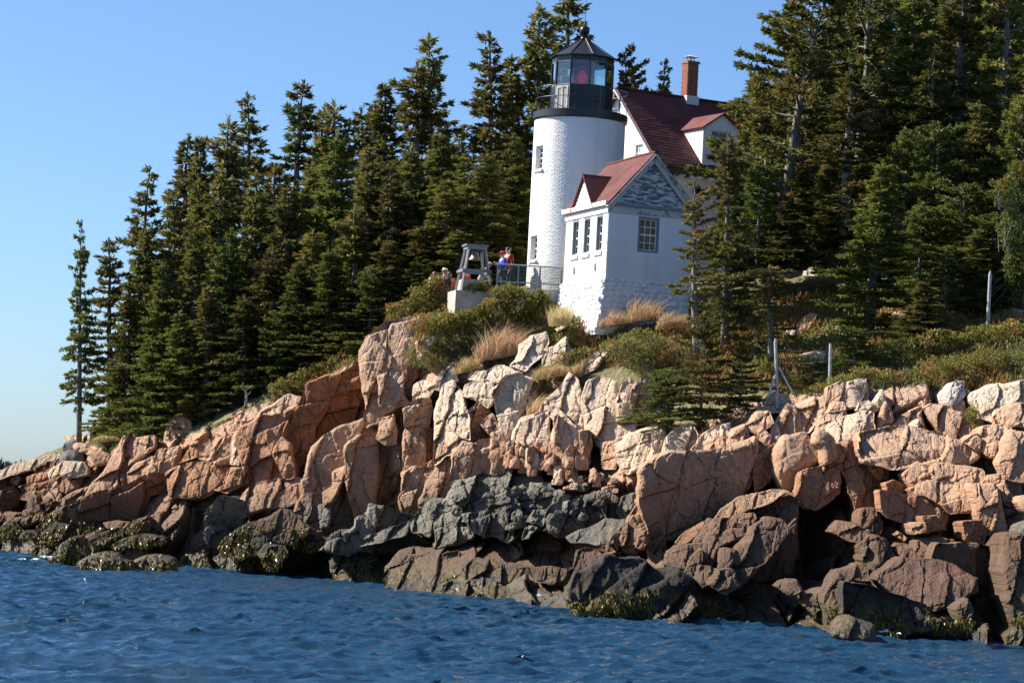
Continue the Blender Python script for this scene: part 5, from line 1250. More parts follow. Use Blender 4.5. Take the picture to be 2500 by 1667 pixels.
MB().box(-0.12, L2 + .1, 0.0, 0.14, zev - 0.008, zev + 0.09).xf(fr_).build('cornice', M['greytrim'], FH)
# eaves gable on the left slope
dg = thing
gx = -0.06
tri = MB(); tri.add([(gx, dc - dwid / 2, zev + .10), (gx, dc + dwid / 2, zev + .10), (gx, dc, zev + .1 + dh), (gx + .1, dc - dwid / 2, zev + .10), (gx + .1, dc + dwid / 2, zev + .10), (gx + .1, dc, zev + .1 + dh)], [(0, 1, 4, 3), (1, 2, 5, 4), (2, 0, 3, 5)], [(0, 2, 1), (3, 4, 5)])
eg = tri.build('eaves_gable', M['white'], FH)
for k in range(7):
    z0_ = zev + 0.16 + k * 0.115; wv = dwid / 2 * (1 - (z0_ + .1 - zev - .1) / dh) - 0.1
    if wv < 0.08: break
    MB().hexa([(gx - .045, dc - wv, z0_), (gx - .045, dc + wv, z0_), (gx - .003, dc + wv, z0_), (gx - .003, dc - wv, z0_), (gx - .015, dc - wv + .06, z0_ + .1), (gx - .015, dc + wv - .06, z0_ + .1), (gx - .003, dc + wv - .06, z0_ + .1), (gx - .003, dc - wv + .06, z0_ + .1)]).build('louvre_board', M['white'], eg)
xin = -ov + (dh + .1) / slope + 0.1
for s_ in (1, -1):
    yb = dc + s_ * (dwid / 2 + 0.1)
    xb = -ov + 0.0 / slope
    a = np.array([(gx - .12, yb, zev + .02), (gx - .12, dc, zev + .16 + dh), (xin, dc, zev + .16 + dh), (xb + 0.1, yb, zev + .02)])
    n_ = np.cross(a[1] - a[0], a[2] - a[1]); n_ /= np.linalg.norm(n_); n_ *= np.sign(n_[2])
    MB().add(np.vstack([a - n_ * 0.05, a]), [(0, 1, 2, 3), (7, 6, 5, 4), (0, 4, 5, 1), (1, 5, 6, 2), (2, 6, 7, 3), (3, 7, 4, 0)]).build('gable_roof', M['roof'], eg)
MB().tube([(L2 + .05, -0.06, zev - 0.05), (L2 + .12, -0.06, zev - .2), (L2 + .05, -0.06, zev - .3), (L2 + .05, -0.06, zfb - .6)], 0.035, 8).build('downpipe', M['steel'], FH)

# ------------------------------------------------------------------ keeper's house
HD = 106.5
ap = at(1516, 216, HD)
HT = math.radians(30)
zg = 11.3
KH = thing('keepers_house', (ap[0], HD, zg), 'white gabled house with dark red roof, brick chimney and dormer behind the lighthouse', 'house', HT)
zr_ = float(ap[2]) - zg
hwid, rise = 3.6, 3.52
ze = zr_ - rise; LK = 11.0
fg = mapper((0, hwid - .2, 0), (0, -1, 0), (-1, 0, 0))   # gable face: u runs towards the viewer
gw = MB(); LW = 2 * (hwid - .2)
holes = [(LW / 2 + 1.25, LW / 2 + 1.9, ze + 0.35, ze + 1.15)]
wall_cells(gw, LW, ze, 0.2, [], 0.0); gw.xf(fg)
wp = MB()   # gable triangle as strips with the window left out
for a, b_ in zip(np.linspace(0, LW, 41), np.linspace(0, LW, 41)[1:]):
    for q in [(a, b_)]:
        zt = lambda u: ze + rise * (1 - abs(u - LW / 2) / hwid) - 0.06
        m_ = (a + b_) / 2
        segs_ = [(ze, None)]
        hh_ = [h_ for h_ in holes if h_[0] - .01 < m_ < h_[1] + .01]
        lows = [(ze, hh_[0][2]), (hh_[0][3], None)] if hh_ else [(ze, None)]
        for lo_, hi_ in lows:
            h0, h1 = (hi_, hi_) if hi_ else (zt(a), zt(b_))
            if min(h0, h1) <= lo_: continue
            wp.hexa([(a, -.2, lo_), (b_, -.2, lo_), (b_, 0, lo_), (a, 0, lo_), (a, -.2, h0), (b_, -.2, h1), (b_, 0, h1), (a, 0, h0)])
wp.xf(fg)
gwb = MB(); gwb.v = gw.v + wp.v; gwb.f4 = gw.f4 + [f + gw.n for f in wp.f4]; gwb.n = gw.n + wp.n
gwb.build('gable_wall', M['white'], KH)
window(KH, fg, *[holes[0][0], holes[0][1], holes[0][2], holes[0][3]], 3, 2, 'paleglass', trim='white', rec=0.07, sill=False)
MB().box(0.0, LK, -(hwid - .2), -(hwid - .4), 0, ze - .01).box(0.2, LK, hwid - .4, hwid - .2, 0, ze - .01).box(LK - .2, LK, -(hwid - .4), hwid - .4, 0, ze - .02).build('wall', M['white'], KH)
for s_ in (-1, 1):
    a = np.array([(-0.22, s_ * hwid, ze - .03), (LK + .2, s_ * hwid, ze - .03), (LK + .2, 0, zr_), (-0.22, 0, zr_)])
    n_ = np.array([0, s_ * rise, hwid]); n_ = n_ / np.linalg.norm(n_)
    MB().add(np.vstack([a - n_ * 0.09, a]), [(0, 1, 2, 3), (7, 6, 5, 4), (0, 4, 5, 1), (1, 5, 6, 2), (2, 6, 7, 3), (3, 7, 4, 0)]).build('roof_slope', M['roof'], KH)
    MB().bar((-0.24, s_ * hwid, ze - .13), (-0.24, 0, zr_ - .1), 0.04, 0.18, up=(1, 0, 0.0001)).build('verge_board', M['white'], KH)
sh = MB(); sv = np.array([0, hwid, rise]); HH = np.linalg.norm(sv); sv = sv / HH
shingles(sh, (-.22, -hwid, ze - .03), (1, 0, 0), sv, np.array([0, -rise, hwid]) / HH, LK * 0.62, HH, w=0.3, ex=0.19, seed=8)
sh.build('shingle_courses', M['roof'], KH, kind='stuff')
MB().box(-0.2, LK, -hwid - 0.02, -hwid + 0.25, ze - 0.27, ze - 0.05).build('eaves_board', M['white'], KH)
MB().bar((-.22, 0, zr_ + .02), (LK + .2, 0, zr_ + .02), 0.16, 0.06).build('ridge_cap', M['roof'], KH)
# chimney of separate bricks
cxp = 3.05
ch = MB().box(cxp, cxp + 0.5, -0.22, 0.22, zr_ - 0.6, zr_ + 1.42).build('chimney', M['mortar'], KH)
rr = random.Random(2); z = zr_ - 0.45; row = 0
bp1 = None
while z < zr_ + 1.36:
    for (o_, e_, n_, L_) in (((cxp, -.22), (1, 0), (0, -1), 0.5), ((cxp, .22), (0, -1), (-1, 0), 0.44)):
        nbk = 3
        for k in range(-1, nbk):
            a = (k + 0.5 * (row % 2)) * L_ / nbk * 1.0; b_ = a + L_ / nbk - 0.012; a = max(a, 0.0); b_ = min(b_, L_)
            if b_ - a < 0.03: continue
            p = 0.012 + rr.uniform(0, .006)
            MB().box(a, b_, -.01, p, z, z + 0.068).xf(mapper((o_[0], o_[1], 0), (*e_, 0), (*n_, 0))).build('brick', M['brick'], ch)
    z += 0.08; row += 1
MB().box(cxp - .045, cxp + .545, -.265, .265, zr_ + 1.40, zr_ + 1.5).build('chimney_cap', M['brick'], ch)
cap = MB()
for (x, y) in ((.15, -.1), (.35, -.1), (.15, .1), (.35, .1)): cap.bar((cxp + x, y, zr_ + 1.5), (cxp + x, y, zr_ + 1.68), 0.03)
cap.hexa([(cxp - .02, -.25, zr_ + 1.68), (cxp + .52, -.25, zr_ + 1.68), (cxp + .52, .25, zr_ + 1.68), (cxp - .02, .25, zr_ + 1.68), (cxp + .2, -.05, zr_ + 1.77), (cxp + .3, -.05, zr_ + 1.77), (cxp + .3, .05, zr_ + 1.77), (cxp + .2, .05, zr_ + 1.77)])
cap.build('flue_cover', M['lead'], ch)
MB().box(cxp - .05, cxp + 0.55, -.30, .26, zr_ - .42, zr_ + 0.06).build('flashing', M['lead'], ch)
# dormer
du0, du1 = 1.95, 3.75; dyf = -hwid + 0.42; dz0 = ze + 0.34; dz1 = dz0 + 1.6; dpk = dz1 + 0.6
dmh = [(0.35, 1.25, 0.42, 1.5)]
dm = MB(); wall_cells(dm, du1 - du0, dz1 - dz0, 0.12, dmh, -0.05); dm.xf(mapper((du0, dyf, dz0), (1, 0, 0), (0, -1, 0)))
dm.add([(du0, dyf, dz1), (du1, dyf, dz1), ((du0 + du1) / 2, dyf, dpk - .05), (du0, dyf + .1, dz1), (du1, dyf + .1, dz1), ((du0 + du1) / 2, dyf + .1, dpk - .05)], [(0, 1, 4, 3), (1, 2, 5, 4), (2, 0, 3, 5)], [(0, 1, 2), (5, 4, 3)])
for x_ in (du0, du1 - .1):
    yb = -hwid + hwid * (dz1 - ze) / rise + .1
    dm.add([(x_, dyf + .12, dz0 - .1), (x_, yb, dz1), (x_, dyf + .12, dz1), (x_ + .1, dyf + .12, dz0 - .1), (x_ + .1, yb, dz1), (x_ + .1, dyf + .12, dz1)], [(0, 1, 4, 3), (1, 2, 5, 4), (2, 0, 3, 5)], [(0, 2, 1), (3, 4, 5)])
do = dm.build('dormer', M['white'], KH)
window(KH, mapper((du0, dyf, dz0), (1, 0, 0), (0, -1, 0)), *dmh[0], 2, 4, 'darkglass', trim='white', rec=0.07)
for k in range(9):
    MB().box(0.02, 0.33, 0.003, 0.02, 0.02 + k * .18, 0.19 + k * .18).xf(mapper((du0, dyf, dz0), (1, 0, 0), (0, -1, 0))).build('clapboard', M['white'], do)
for s_ in (-1, 1):
    xm = (du0 + du1) / 2; xe = xm + s_ * ((du1 - du0) / 2 + .12)
    yb1 = -hwid + hwid * (dpk - ze) / rise + .15; yb0 = -hwid + hwid * (dz1 - .1 - ze) / rise + .1
    a = np.array([(xe, dyf - .12, dz1 - .08), (xm, dyf - .12, dpk), (xm, yb1, dpk), (xe, yb0, dz1 - .08)])
    n_ = np.cross(a[1] - a[0], a[2] - a[1]); n_ /= np.linalg.norm(n_); n_ *= np.sign(n_[2])
    MB().add(np.vstack([a - n_ * 0.06, a]), [(0, 1, 2, 3), (7, 6, 5, 4), (0, 4, 5, 1), (1, 5, 6, 2), (2, 6, 7, 3), (3, 7, 4, 0)]).build('dormer_roof', M['roof'], do)
# low wing half hidden by the trees
wl = np.array(at(1815, 520, 103.5)); zw0, zwe, zwr = 11.0, 15.4, 16.6
KW = thing('house_wing', (wl[0], 103.5, zw0), 'low white wing with red roof glimpsed between the spruces', 'house', math.radians(12))
wzt = zwe - zw0
wh = [(1.35, 2.15, wzt - 1.35, wzt - 0.25)]
k_ = MB(); wall_cells(k_, 3.2, wzt, 0.15, wh, 0); k_.xf(mapper((0, 0, 0), (1, 0, 0), (0, -1, 0))); k_.box(0, .15, 0.16, 3, 0, wzt).box(3.05, 3.2, 0.16, 3, 0, wzt).build('wall', M['white'], KW)
window(KW, mapper((0, 0, 0), (1, 0, 0), (0, -1, 0)), *wh[0], 2, 2, 'darkglass', trim='white')
MB().hexa([(-.3, -.35, wzt - .05), (3.5, -.35, wzt - .05), (3.5, 3, wzt - .05), (-.3, 3, wzt - .05), (-.3, -.35, wzt + .03), (3.5, -.35, wzt + .03), (3.5, 2.9, wzt + 1.5), (-.3, 2.9, wzt + 1.5)]).build('roof_slope', M['roof'], KW)
# white stair rail at the foot of the house
st0 = at(1694, 640, 98); 
SR = thing('stair_railing', (st0[0], 98, st0[2]), 'white wooden stair railing rising behind the small brick house', 'railing')
zt_ = float(at(1694, 592, 98)[2] - st0[2])
MB().bar((0, 0, zt_), (0.75, 0.3, zt_ + 0.5), 0.07, 0.06).build('handrail', M['white'], SR)
MB().bar((0, 0, .05), (0.75, 0.3, 0.55), 0.07, 0.06).build('bottom_rail', M['white'], SR)
for k in range(7):
    x = 0.05 + k * 0.11; MB().bar((x, x * .4, 0.08 + x * .66), (x, x * .4, zt_ + x * .66), 0.04).build('baluster', M['white'], SR)

# ------------------------------------------------------------------ fence, retaining wall, bell
FZ = 95.7
fa, fb_, fc = at(1215, 657, FZ), at(1375, 641, FZ + .1), at(1181, 672, FZ + .6)
gz0 = float(at(1320, 706, FZ)[2])
FE = thing('chain_link_fence', (fa[0], FZ, gz0), 'fence of pale pipe rails and green mesh between bell stand and white house', 'fence')
o = np.array([fa[0], FZ, gz0]); 
A_ = fa - o; B_ = fb_ - o; tz0 = A_[2]
zt_ = (A_[2] + B_[2]) / 2
P0, P1 = np.array([A_[0], 0, zt_]), np.array([B_[0], 0.1, zt_])
zm_ = float(at(1217, 687, FZ)[2] - gz0)
MB().tube([P0, P1], 0.026, 8).build('rail', M['steel'], FE)
MB().tube([P0 * [1, 1, 0] + [0, 0, zm_], P1 * [1, 1, 0] + [0, 0, zm_]], 0.022, 8).build('rail', M['steel'], FE)
for t_ in (0.0, 0.32, 0.655, 0.99):
    q = P0 + (P1 - P0) * t_
    MB().tube([(q[0], q[1] + .03, -0.1), (q[0], q[1] + .03, zt_ + 0.02)], 0.03, 8).build('fence_post', M['greytrim'], FE)
mb = MB(); LX = P1[0] - P0[0]
for k in range(int(LX / 0.06)):
    x = P0[0] + 0.06 * k; mb.bar((x, 0.045, 0.0), (x, 0.045, zt_ - .02), 0.008)
for k in range(int(zt_ / 0.055)):
    z = 0.02 + 0.055 * k; mb.bar((P0[0], 0.052, z), (P1[0], 0.152, z), 0.013)
mb.build('wire_mesh', M['mesh'], FE, kind='stuff')
w0, w1 = at(1205, 705, FZ), at(1385, 705, FZ + .1)
RW = MB().box(w0[0], w1[0], FZ - .12, FZ + .2, gz0 - 1.6, gz0 - 0.02).build('retaining_wall', M['concrete'], loc=(w0[0], FZ, gz0 - 1.6))
tag(RW, 'low tan concrete wall under the green fence', 'wall')
# gate with dark boards just left of the fence


BD = 95.9
bc = at(1156, 682, BD)
gz = float(at(1150, 757, BD)[2])
BS = thing('bell_stand', (bc[0], BD + .5, gz), 'grey timber bell frame on a two tier concrete block above the shrubs', 'bell stand', math.radians(14))
def hz(py): return float(at(1150, py, BD)[2]) - gz
z1_, z2_, z3_, zbm, zt_ = -0.25, hz(711), hz(681), hz(660), hz(603)
MB().box(-0.78, 0.80, -0.62, 0.7, z1_, z2_).build('concrete_base', M['concrete'], BS)
MB().hexa([(-0.52, -0.42, z2_), (0.56, -.42, z2_), (.56, .5, z2_), (-.52, .5, z2_), (-0.46, -0.38, z3_), (0.52, -.38, z3_), (.52, .44, z3_), (-.46, .44, z3_)]).build('concrete_block', M['concrete'], BS)
for sx in (-1, 1):
    for sy in (-1, 1):
        MB().bar((sx * 0.55, sy * 0.5, z2_), (sx * 0.30, sy * 0.27, zt_), 0.085).build('leg', M['greywood'], BS)
f_ = (zbm - z2_) / (zt_ - z2_); hx_, hy_ = 0.55 - .25 * f_ + .06, 0.5 - .23 * f_ + .06
for (a, b_) in (((-hx_ - .05, -hy_), (hx_ + .05, -hy_)), ((-hx_ - .05, hy_), (hx_ + .05, hy_)), ((-hx_, -hy_), (-hx_, hy_)), ((hx_, -hy_), (hx_, hy_))):
    MB().bar((*a, zbm), (*b_, zbm), 0.07, 0.10).build('cross_beam', M['greywood'], BS)
MB().box(-0.42, 0.42, -0.37, 0.37, zt_ + 0.06, zt_ + 0.12).build('top_board', M['greywood'], BS)
for (a, b_) in (((-.37, -.3), (.37, -.3)), ((-.37, .3), (.37, .3)), ((-.33, -.3), (-.33, .3)), ((.33, -.3), (.33, .3))):
    MB().bar((*a, zt_), (*b_, zt_), 0.06, 0.11).build('top_beam', M['greywood'], BS)
MB().box(-0.08, 0.08, -0.08, 0.08, zt_ + .121, zt_ + .15).build('bolt_plate', M['lead'], BS)
bz = zt_ - 0.05
be = MB().lathe([(0.03, bz), (0.09, bz - .01), (0.12, bz - .06), (0.135, bz - .18), (0.16, bz - .27), (0.225, bz - .36), (0.23, bz - .38), (0.20, bz - .37)], 24).build('bell', M['bronze'], smooth=True)
# the bell hangs in the stand
be.location = BS.location; be.rotation_euler = BS.rotation_euler
tag(be, 'old bronze bell hanging in the grey timber frame', 'bell')

# ------------------------------------------------------------------ wooden posts on the right
def post(px0, py0, px1, py1, D, rad, label, tip=True):
    a = at(px1, py1, D); b_ = at(px0, py0, D)
    d = b_ - a; L_ = np.linalg.norm(d)
    o = MB().tube([a * 0 - d * 0.25, d * 0.0, d * 0.5, d * 0.93, d], [rad * 1.05, rad, rad * .95, rad * .88, rad * (.25 if tip else .8)], 9).build('wooden_post', M['post'])
    o.location = a
    tag(o, label, 'post'); return a, b_
p1 = post(1893, 826, 1897, 962, 82.4, 0.055, 'bleached pointed post braced by two poles on the cairn boulder')
p2 = post(2028, 838, 2026, 934, 82.8, 0.055, 'flat topped grey post right of the braced post', False)
p3 = post(2418, 661, 2412, 786, 86.0, 0.062, 'tall bleached post on the slope near the right edge')
for (q, lab) in (((1902, 896, 1933, 955), 'pale pole leaning against the braced post from the right'), ((1893, 915, 1877, 964), 'weathered grey pole leaning on the braced post from the left')):
    a, b_ = at(q[2], q[3], 82.2), at(q[0], q[1], 82.38)
    o = MB().bar(a * 0 - (b_ - a) * .1, b_ - a, 0.06, 0.05).build('brace_pole', M['tanwood'] if 'tanwood' in M else M['post']); o.location = a
    tag(o, lab, 'pole')
for k in range(4):
    a = p3[0] + (p3[1] - p3[0]) * (0.25 + .2 * k); c = at(2560, 590 - 18 * k, 90)
    o = MB().tube([a * 0, (c - a) / 2 - [0, 0, .03], c - a], 0.0025, 4).build('fence_wire', M['steel']); o.location = a
    tag(o, ('lowest', 'second lowest', 'second highest', 'highest')[k] + ' thin wire running up to the right from the tall post', 'wire', 'wires on the tall right hand post')
for k in range(3):
    a = p1[0] + (p1[1] - p1[0]) * (0.3 + .25 * k); c = p2[0] + (p2[1] - p2[0]) * (0.3 + .25 * k)
    o = MB().tube([a * 0, (c - a) / 2 - [0, 0, .03], c - a], 0.0025, 4).build('fence_wire', M['steel']); o.location = a
    tag(o, ('lowest', 'middle', 'topmost')[k] + ' thin wire strung between the braced post and the flat topped post', 'wire', 'wires between the two left posts')
sp = at(227, 1062, 108)
o = MB().tube([(0, 0, -.3), (0, 0, .1), (0.02, 0, .35), (0.03, 0, .62)], [.14, .13, .09, .01], 8).build('dead_stump', M['post']); o.location = sp
o.data.materials[0] = simple('dead_spruce_wood', (0.07, 0.06, 0.055), 0.9)
tag(o, 'pointed dark stump beside the lone thin spruce', 'stump')
# ------------------------------------------------------------------ foliage
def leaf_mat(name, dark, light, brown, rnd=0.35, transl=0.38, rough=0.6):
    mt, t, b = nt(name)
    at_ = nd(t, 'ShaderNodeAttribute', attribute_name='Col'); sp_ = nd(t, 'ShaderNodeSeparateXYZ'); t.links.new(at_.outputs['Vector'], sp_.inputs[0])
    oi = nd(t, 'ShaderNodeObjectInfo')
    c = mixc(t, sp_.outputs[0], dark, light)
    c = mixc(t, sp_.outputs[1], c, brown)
    hv = nd(t, 'ShaderNodeHueSaturation'); t.links.new(c, hv.inputs['Color'])
    t.links.new(ramp(t, oi.outputs['Random'], 0, 1, 0.475, 0.52), hv.inputs['Hue'])
    t.links.new(ramp(t, mth(t, 'FRACT', mth(t, 'MULTIPLY', oi.outputs['Random'], 7.13)), 0, 1, 1 - rnd, 1 + rnd), hv.inputs['Value'])
    t.links.new(hv.outputs[0], b.inputs['Base Color']); b.inputs['Roughness'].default_value = rough; b.inputs['Specular IOR Level'].default_value = 0.25
    out = [n for n in t.nodes if n.type == 'OUTPUT_MATERIAL'][0]
    tl = nd(t, 'ShaderNodeBsdfTranslucent'); t.links.new(hv.outputs[0], tl.inputs[0])
    mx = nd(t, 'ShaderNodeMixShader'); mx.inputs[0].default_value = transl
    t.links.new(b.outputs[0], mx.inputs[1]); t.links.new(tl.outputs[0], mx.inputs[2]); t.links.new(mx.outputs[0], out.inputs[0])
    return mt
M['spruce'] = leaf_mat('spruce_needles', (0.075, 0.085, 0.022), (0.215, 0.21, 0.046), (0.22, 0.115, 0.035))
M['spruce_bright'] = leaf_mat('bright_spruce_needles', (0.065, 0.09, 0.02), (0.19, 0.215, 0.04), (0.16, 0.11, 0.026), rnd=0.15)
M['shrub'] = leaf_mat('shrub_leaves', (0.09, 0.105, 0.02), (0.29, 0.26, 0.05), (0.34, 0.19, 0.05), rnd=0.12)
M['birch'] = leaf_mat('yellowing_leaves', (0.06, 0.085, 0.02), (0.20, 0.19, 0.04), (0.26, 0.14, 0.03), rnd=0.1)
M['grass'] = leaf_mat('dry_grass', (0.45, 0.33, 0.16), (0.72, 0.56, 0.32), (0.26, 0.24, 0.07), rnd=0.1, transl=0.5)
M['heath'] = leaf_mat('heath_plants', (0.10, 0.11, 0.026), (0.30, 0.27, 0.07), (0.33, 0.17, 0.06), rnd=0.05)
M['weed'] = leaf_mat('rockweed', (0.07, 0.048, 0.008), (0.27, 0.175, 0.022), (0.06, 0.05, 0.012), rnd=0.05, transl=0.1, rough=0.35)
M['bark'] = simple('grey_spruce_bark', (0.16, 0.145, 0.13), 0.95, var=0.4, scale=7, bump=0.02)
M['palebark'] = simple('silver_bark', (0.23, 0.215, 0.2), 0.9, var=0.35, scale=7, bump=0.02)

def blades(P, D, W_, N=None, rs=None):
    """kite shaped leaves: base point P, direction*length D, width W_"""
    n = len(P)
    r_ = rs.normal(size=(n, 3)); s_ = np.cross(D, r_); s_ /= np.linalg.norm(s_, axis=1)[:, None] + 1e-9
    m_ = P + D * 0.42
    V = np.stack([P, m_ + s_ * (W_ * .5)[:, None], P + D, m_ - s_ * (W_ * .5)[:, None]], 1).reshape(-1, 3)
    F = np.arange(4 * n).reshape(n, 4)
    return V, F

def spruce(seed, H=10.0, R=1.5, base=0.05, dens=1.0, gap=0.0, prof=0.85, droop=0.25, sweep=0.0, bend=0.0, cones=0.3, plate=0.5, whorl=0.34, bmat='bark', fmat='spruce', top_thin=0.0, crook=0.15):
    """one spruce: tapered trunk with limbs, crown of needle sprays along every limb"""
    rs = np.random.RandomState(seed)
    tz = np.linspace(0, 1, 14)
    cx = bend * tz ** 2 * H + np.cumsum(rs.normal(0, crook * .25, 14)) * tz; cy = np.cumsum(rs.normal(0, crook * .2, 14)) * tz
    cx -= cx[0]; cy -= cy[0]
    tr = MB(); tr.tube(np.stack([cx, cy, tz * H], 1), 0.018 * H * (1 - tz) ** 0.9 + 0.012, 8)
    PP, DD_, WW, CC = [], [], [], []
    z = base * H
    while z < H * 0.985:
        t_ = z / H; tt = (t_ - base) / (1 - base)
        Lm = R * (1 - tt) ** prof * (0.75 + 0.5 * vn(np.array([z * .8]), np.array([seed * 1.7]), seed)[0]) * min(1, 0.55 + tt * 3.5) + 0.10
        nbr = rs.randint(4, 7) if tt < 0.85 else rs.randint(3, 5)
        a0 = rs.rand() * 6.28
        for k in range(nbr):
            if rs.rand() < gap: continue
            az = a0 + k * 6.283 / nbr + rs.normal(0, .3)
            L = Lm * rs.uniform(0.45, 1.25) * (0.55 + 0.85 * vn(np.array([z * 1.1]), np.array([az * 1.3 + seed]), seed + 3)[0])
            if sweep: L *= 1 + sweep * (-math.cos(az))
            if L < 0.12: L = 0.12
            cz = np.interp(t_, tz, cx), np.interp(t_, tz, cy)
            o = np.array([cz[0], cz[1], z + rs.normal(0, .06)])
            dr = droop * (1.15 - tt) * rs.uniform(.6, 1.4); up = 0.10 + 0.55 * tt * tt
            hd = np.array([math.cos(az), math.sin(az), 0]); sd_ = np.array([-math.sin(az), math.cos(az), 0])
            def curve(s):
                return o + hd * (L * s)[:, None] + np.array([0, 0, 1.0]) * (L * (up * s - dr * s * s * 1.6 + dr * 0.9 * s ** 3.2))[:, None]
            if L > 0.3: tr.tube(curve(np.array([0, .35, .7, .95])), [0.03 * L ** .7, .02 * L ** .7, .011, .005], 4, cap=False)
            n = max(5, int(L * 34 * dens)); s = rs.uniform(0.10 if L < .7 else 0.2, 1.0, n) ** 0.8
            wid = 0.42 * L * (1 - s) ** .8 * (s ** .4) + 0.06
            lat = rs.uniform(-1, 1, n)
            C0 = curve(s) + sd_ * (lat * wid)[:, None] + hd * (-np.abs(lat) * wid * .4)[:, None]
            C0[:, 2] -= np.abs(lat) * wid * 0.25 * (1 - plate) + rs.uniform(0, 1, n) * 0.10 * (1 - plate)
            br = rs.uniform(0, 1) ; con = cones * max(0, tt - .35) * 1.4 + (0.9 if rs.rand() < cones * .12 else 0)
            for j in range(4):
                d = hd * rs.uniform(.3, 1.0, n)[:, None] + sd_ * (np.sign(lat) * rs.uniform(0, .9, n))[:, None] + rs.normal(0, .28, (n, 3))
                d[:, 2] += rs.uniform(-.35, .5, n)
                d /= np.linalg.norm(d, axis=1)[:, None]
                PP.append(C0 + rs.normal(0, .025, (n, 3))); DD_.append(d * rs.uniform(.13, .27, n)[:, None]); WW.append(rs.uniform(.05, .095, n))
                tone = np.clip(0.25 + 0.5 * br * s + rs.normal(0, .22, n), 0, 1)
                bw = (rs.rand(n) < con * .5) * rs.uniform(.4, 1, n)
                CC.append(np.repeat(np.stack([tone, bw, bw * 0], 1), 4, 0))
        z += whorl * rs.uniform(.6, 1.35) * (1 - .45 * tt)
    n = 30; PP.append(np.stack([np.full(n, cx[-1]), np.full(n, cy[-1]), H - rs.rand(n) * .5], 1)); d = rs.normal(0, .4, (n, 3)); d[:, 2] += 1; d /= np.linalg.norm(d, axis=1)[:, None]
    DD_.append(d * .2); WW.append(np.full(n, .05)); CC.append(np.repeat(np.stack([np.full(n, .5), np.full(n, .3 * cones), np.zeros(n)], 1), 4, 0))
    V, F = blades(np.vstack(PP), np.vstack(DD_), np.concatenate(WW), rs=rs)
    root = bpy.data.objects.new('spruce', None); C.objects.link(root)
    t_o = tr.build('trunk', M[bmat], root, smooth=True)
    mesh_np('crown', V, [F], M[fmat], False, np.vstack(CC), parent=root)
    root['H'] = H; root['R'] = R
    root.location = (0, -500, -100)
    return root

PR = {
 'a': spruce(1, R=1.45, cones=0.35), 'b': spruce(2, R=1.25, cones=0.5, dens=.9, gap=.08, droop=.3), 'c': spruce(3, R=1.7, cones=0.3, gap=.15, whorl=.42, prof=.75),
 'd': spruce(4, R=1.5, cones=0.15, dens=1.1, fmat='spruce_bright', prof=.95), 'e': spruce(5, R=1.35, cones=0.7, gap=.12, prof=.7), 'f': spruce(6, R=1.6, cones=.2, gap=.22, whorl=.45, droop=.4, prof=.65),
 'lone': spruce(7, R=1.05, base=.17, dens=1.0, gap=.42, whorl=.36, droop=.45, cones=.15, prof=.55, crook=.1),
 'thin': spruce(8, R=1.2, base=.05, dens=.9, gap=.3, whorl=.36, cones=.6, prof=.6, bmat='palebark', droop=.2),
 'wind': spruce(9, R=2.3, base=.12, dens=1.25, gap=.22, whorl=.52, droop=.12, sweep=.45, bend=.085, cones=.35, prof=.5, plate=.9),
 'front': spruce(10, R=1.9, base=.2, dens=1.0, gap=.4, whorl=.62, droop=.1, sweep=.35, bend=-.075, cones=.9, prof=.6, plate=.85, crook=.5),
 'low': spruce(11, H=6.0, R=3.0, base=.02, dens=1.05, gap=.15, whorl=.36, droop=.16, cones=.35, prof=.7, plate=.4),
 'dead': spruce(12, R=.7, base=.25, dens=1.0, gap=.35, whorl=.42, cones=2.2, prof=.15),
 'bushy': spruce(13, H=7.0, R=2.3, base=.02, dens=1.05, gap=.1, whorl=.4, cones=.25, prof=.6, fmat='spruce_bright'),
 'ragged': spruce(14, R=1.9, base=.2, dens=1.0, gap=.35, whorl=.55, droop=.2, cones=.4, prof=.45, plate=.8, crook=.3),
}
_used = {}
_tr = random.Random(21)
def tree(kind, px0, py0, px1, py1, D, width, label=None, group=None, rz=None, name='spruce_tree'):
    """stand a spruce with its foot at (px1,py1) and its tip at (px0,py0), both at depth D"""
    p = PR[kind]
    if py1 is None:
        a = at(px1, 700, D); z = ground_z(a[0], D) - 0.1; a = np.array([a[0], D, z])
    else:
        a = at(px1, py1, D); a[2] -= 0.15
    b_ = at(px0, py0, D)
    h_ = np.linalg.norm(b_ - a)
    sc = width * (1.5 if px0 < 1300 and kind != 'lone' else 0.72 if kind == 'lone' else 0.85 if kind == 'front' else 1.0 if px0 == 1776 else 1.2) / 2 / (FPX / D) / p['R']
    if kind in _used: o = copy_tree(p)
    else: o = p; _used[kind] = 1
    o.name = name
    o.location = a
    q = Vector(b_ - a).to_track_quat('Z', 'Y')
    ang = rz if rz is not None else _tr.random() * 6.28
    tilt = Vector((0, 0, 1)).rotation_difference(Vector(b_ - a))
    o.rotation_mode = 'QUATERNION'
    from mathutils import Quaternion
    o.rotation_quaternion = tilt @ Quaternion((0, 0, 1), ang)
    o.scale = (sc, sc, h_ / p['H'])
    tag(o, label or 'dark spruce in the dense stand', 'tree', group)
    return o

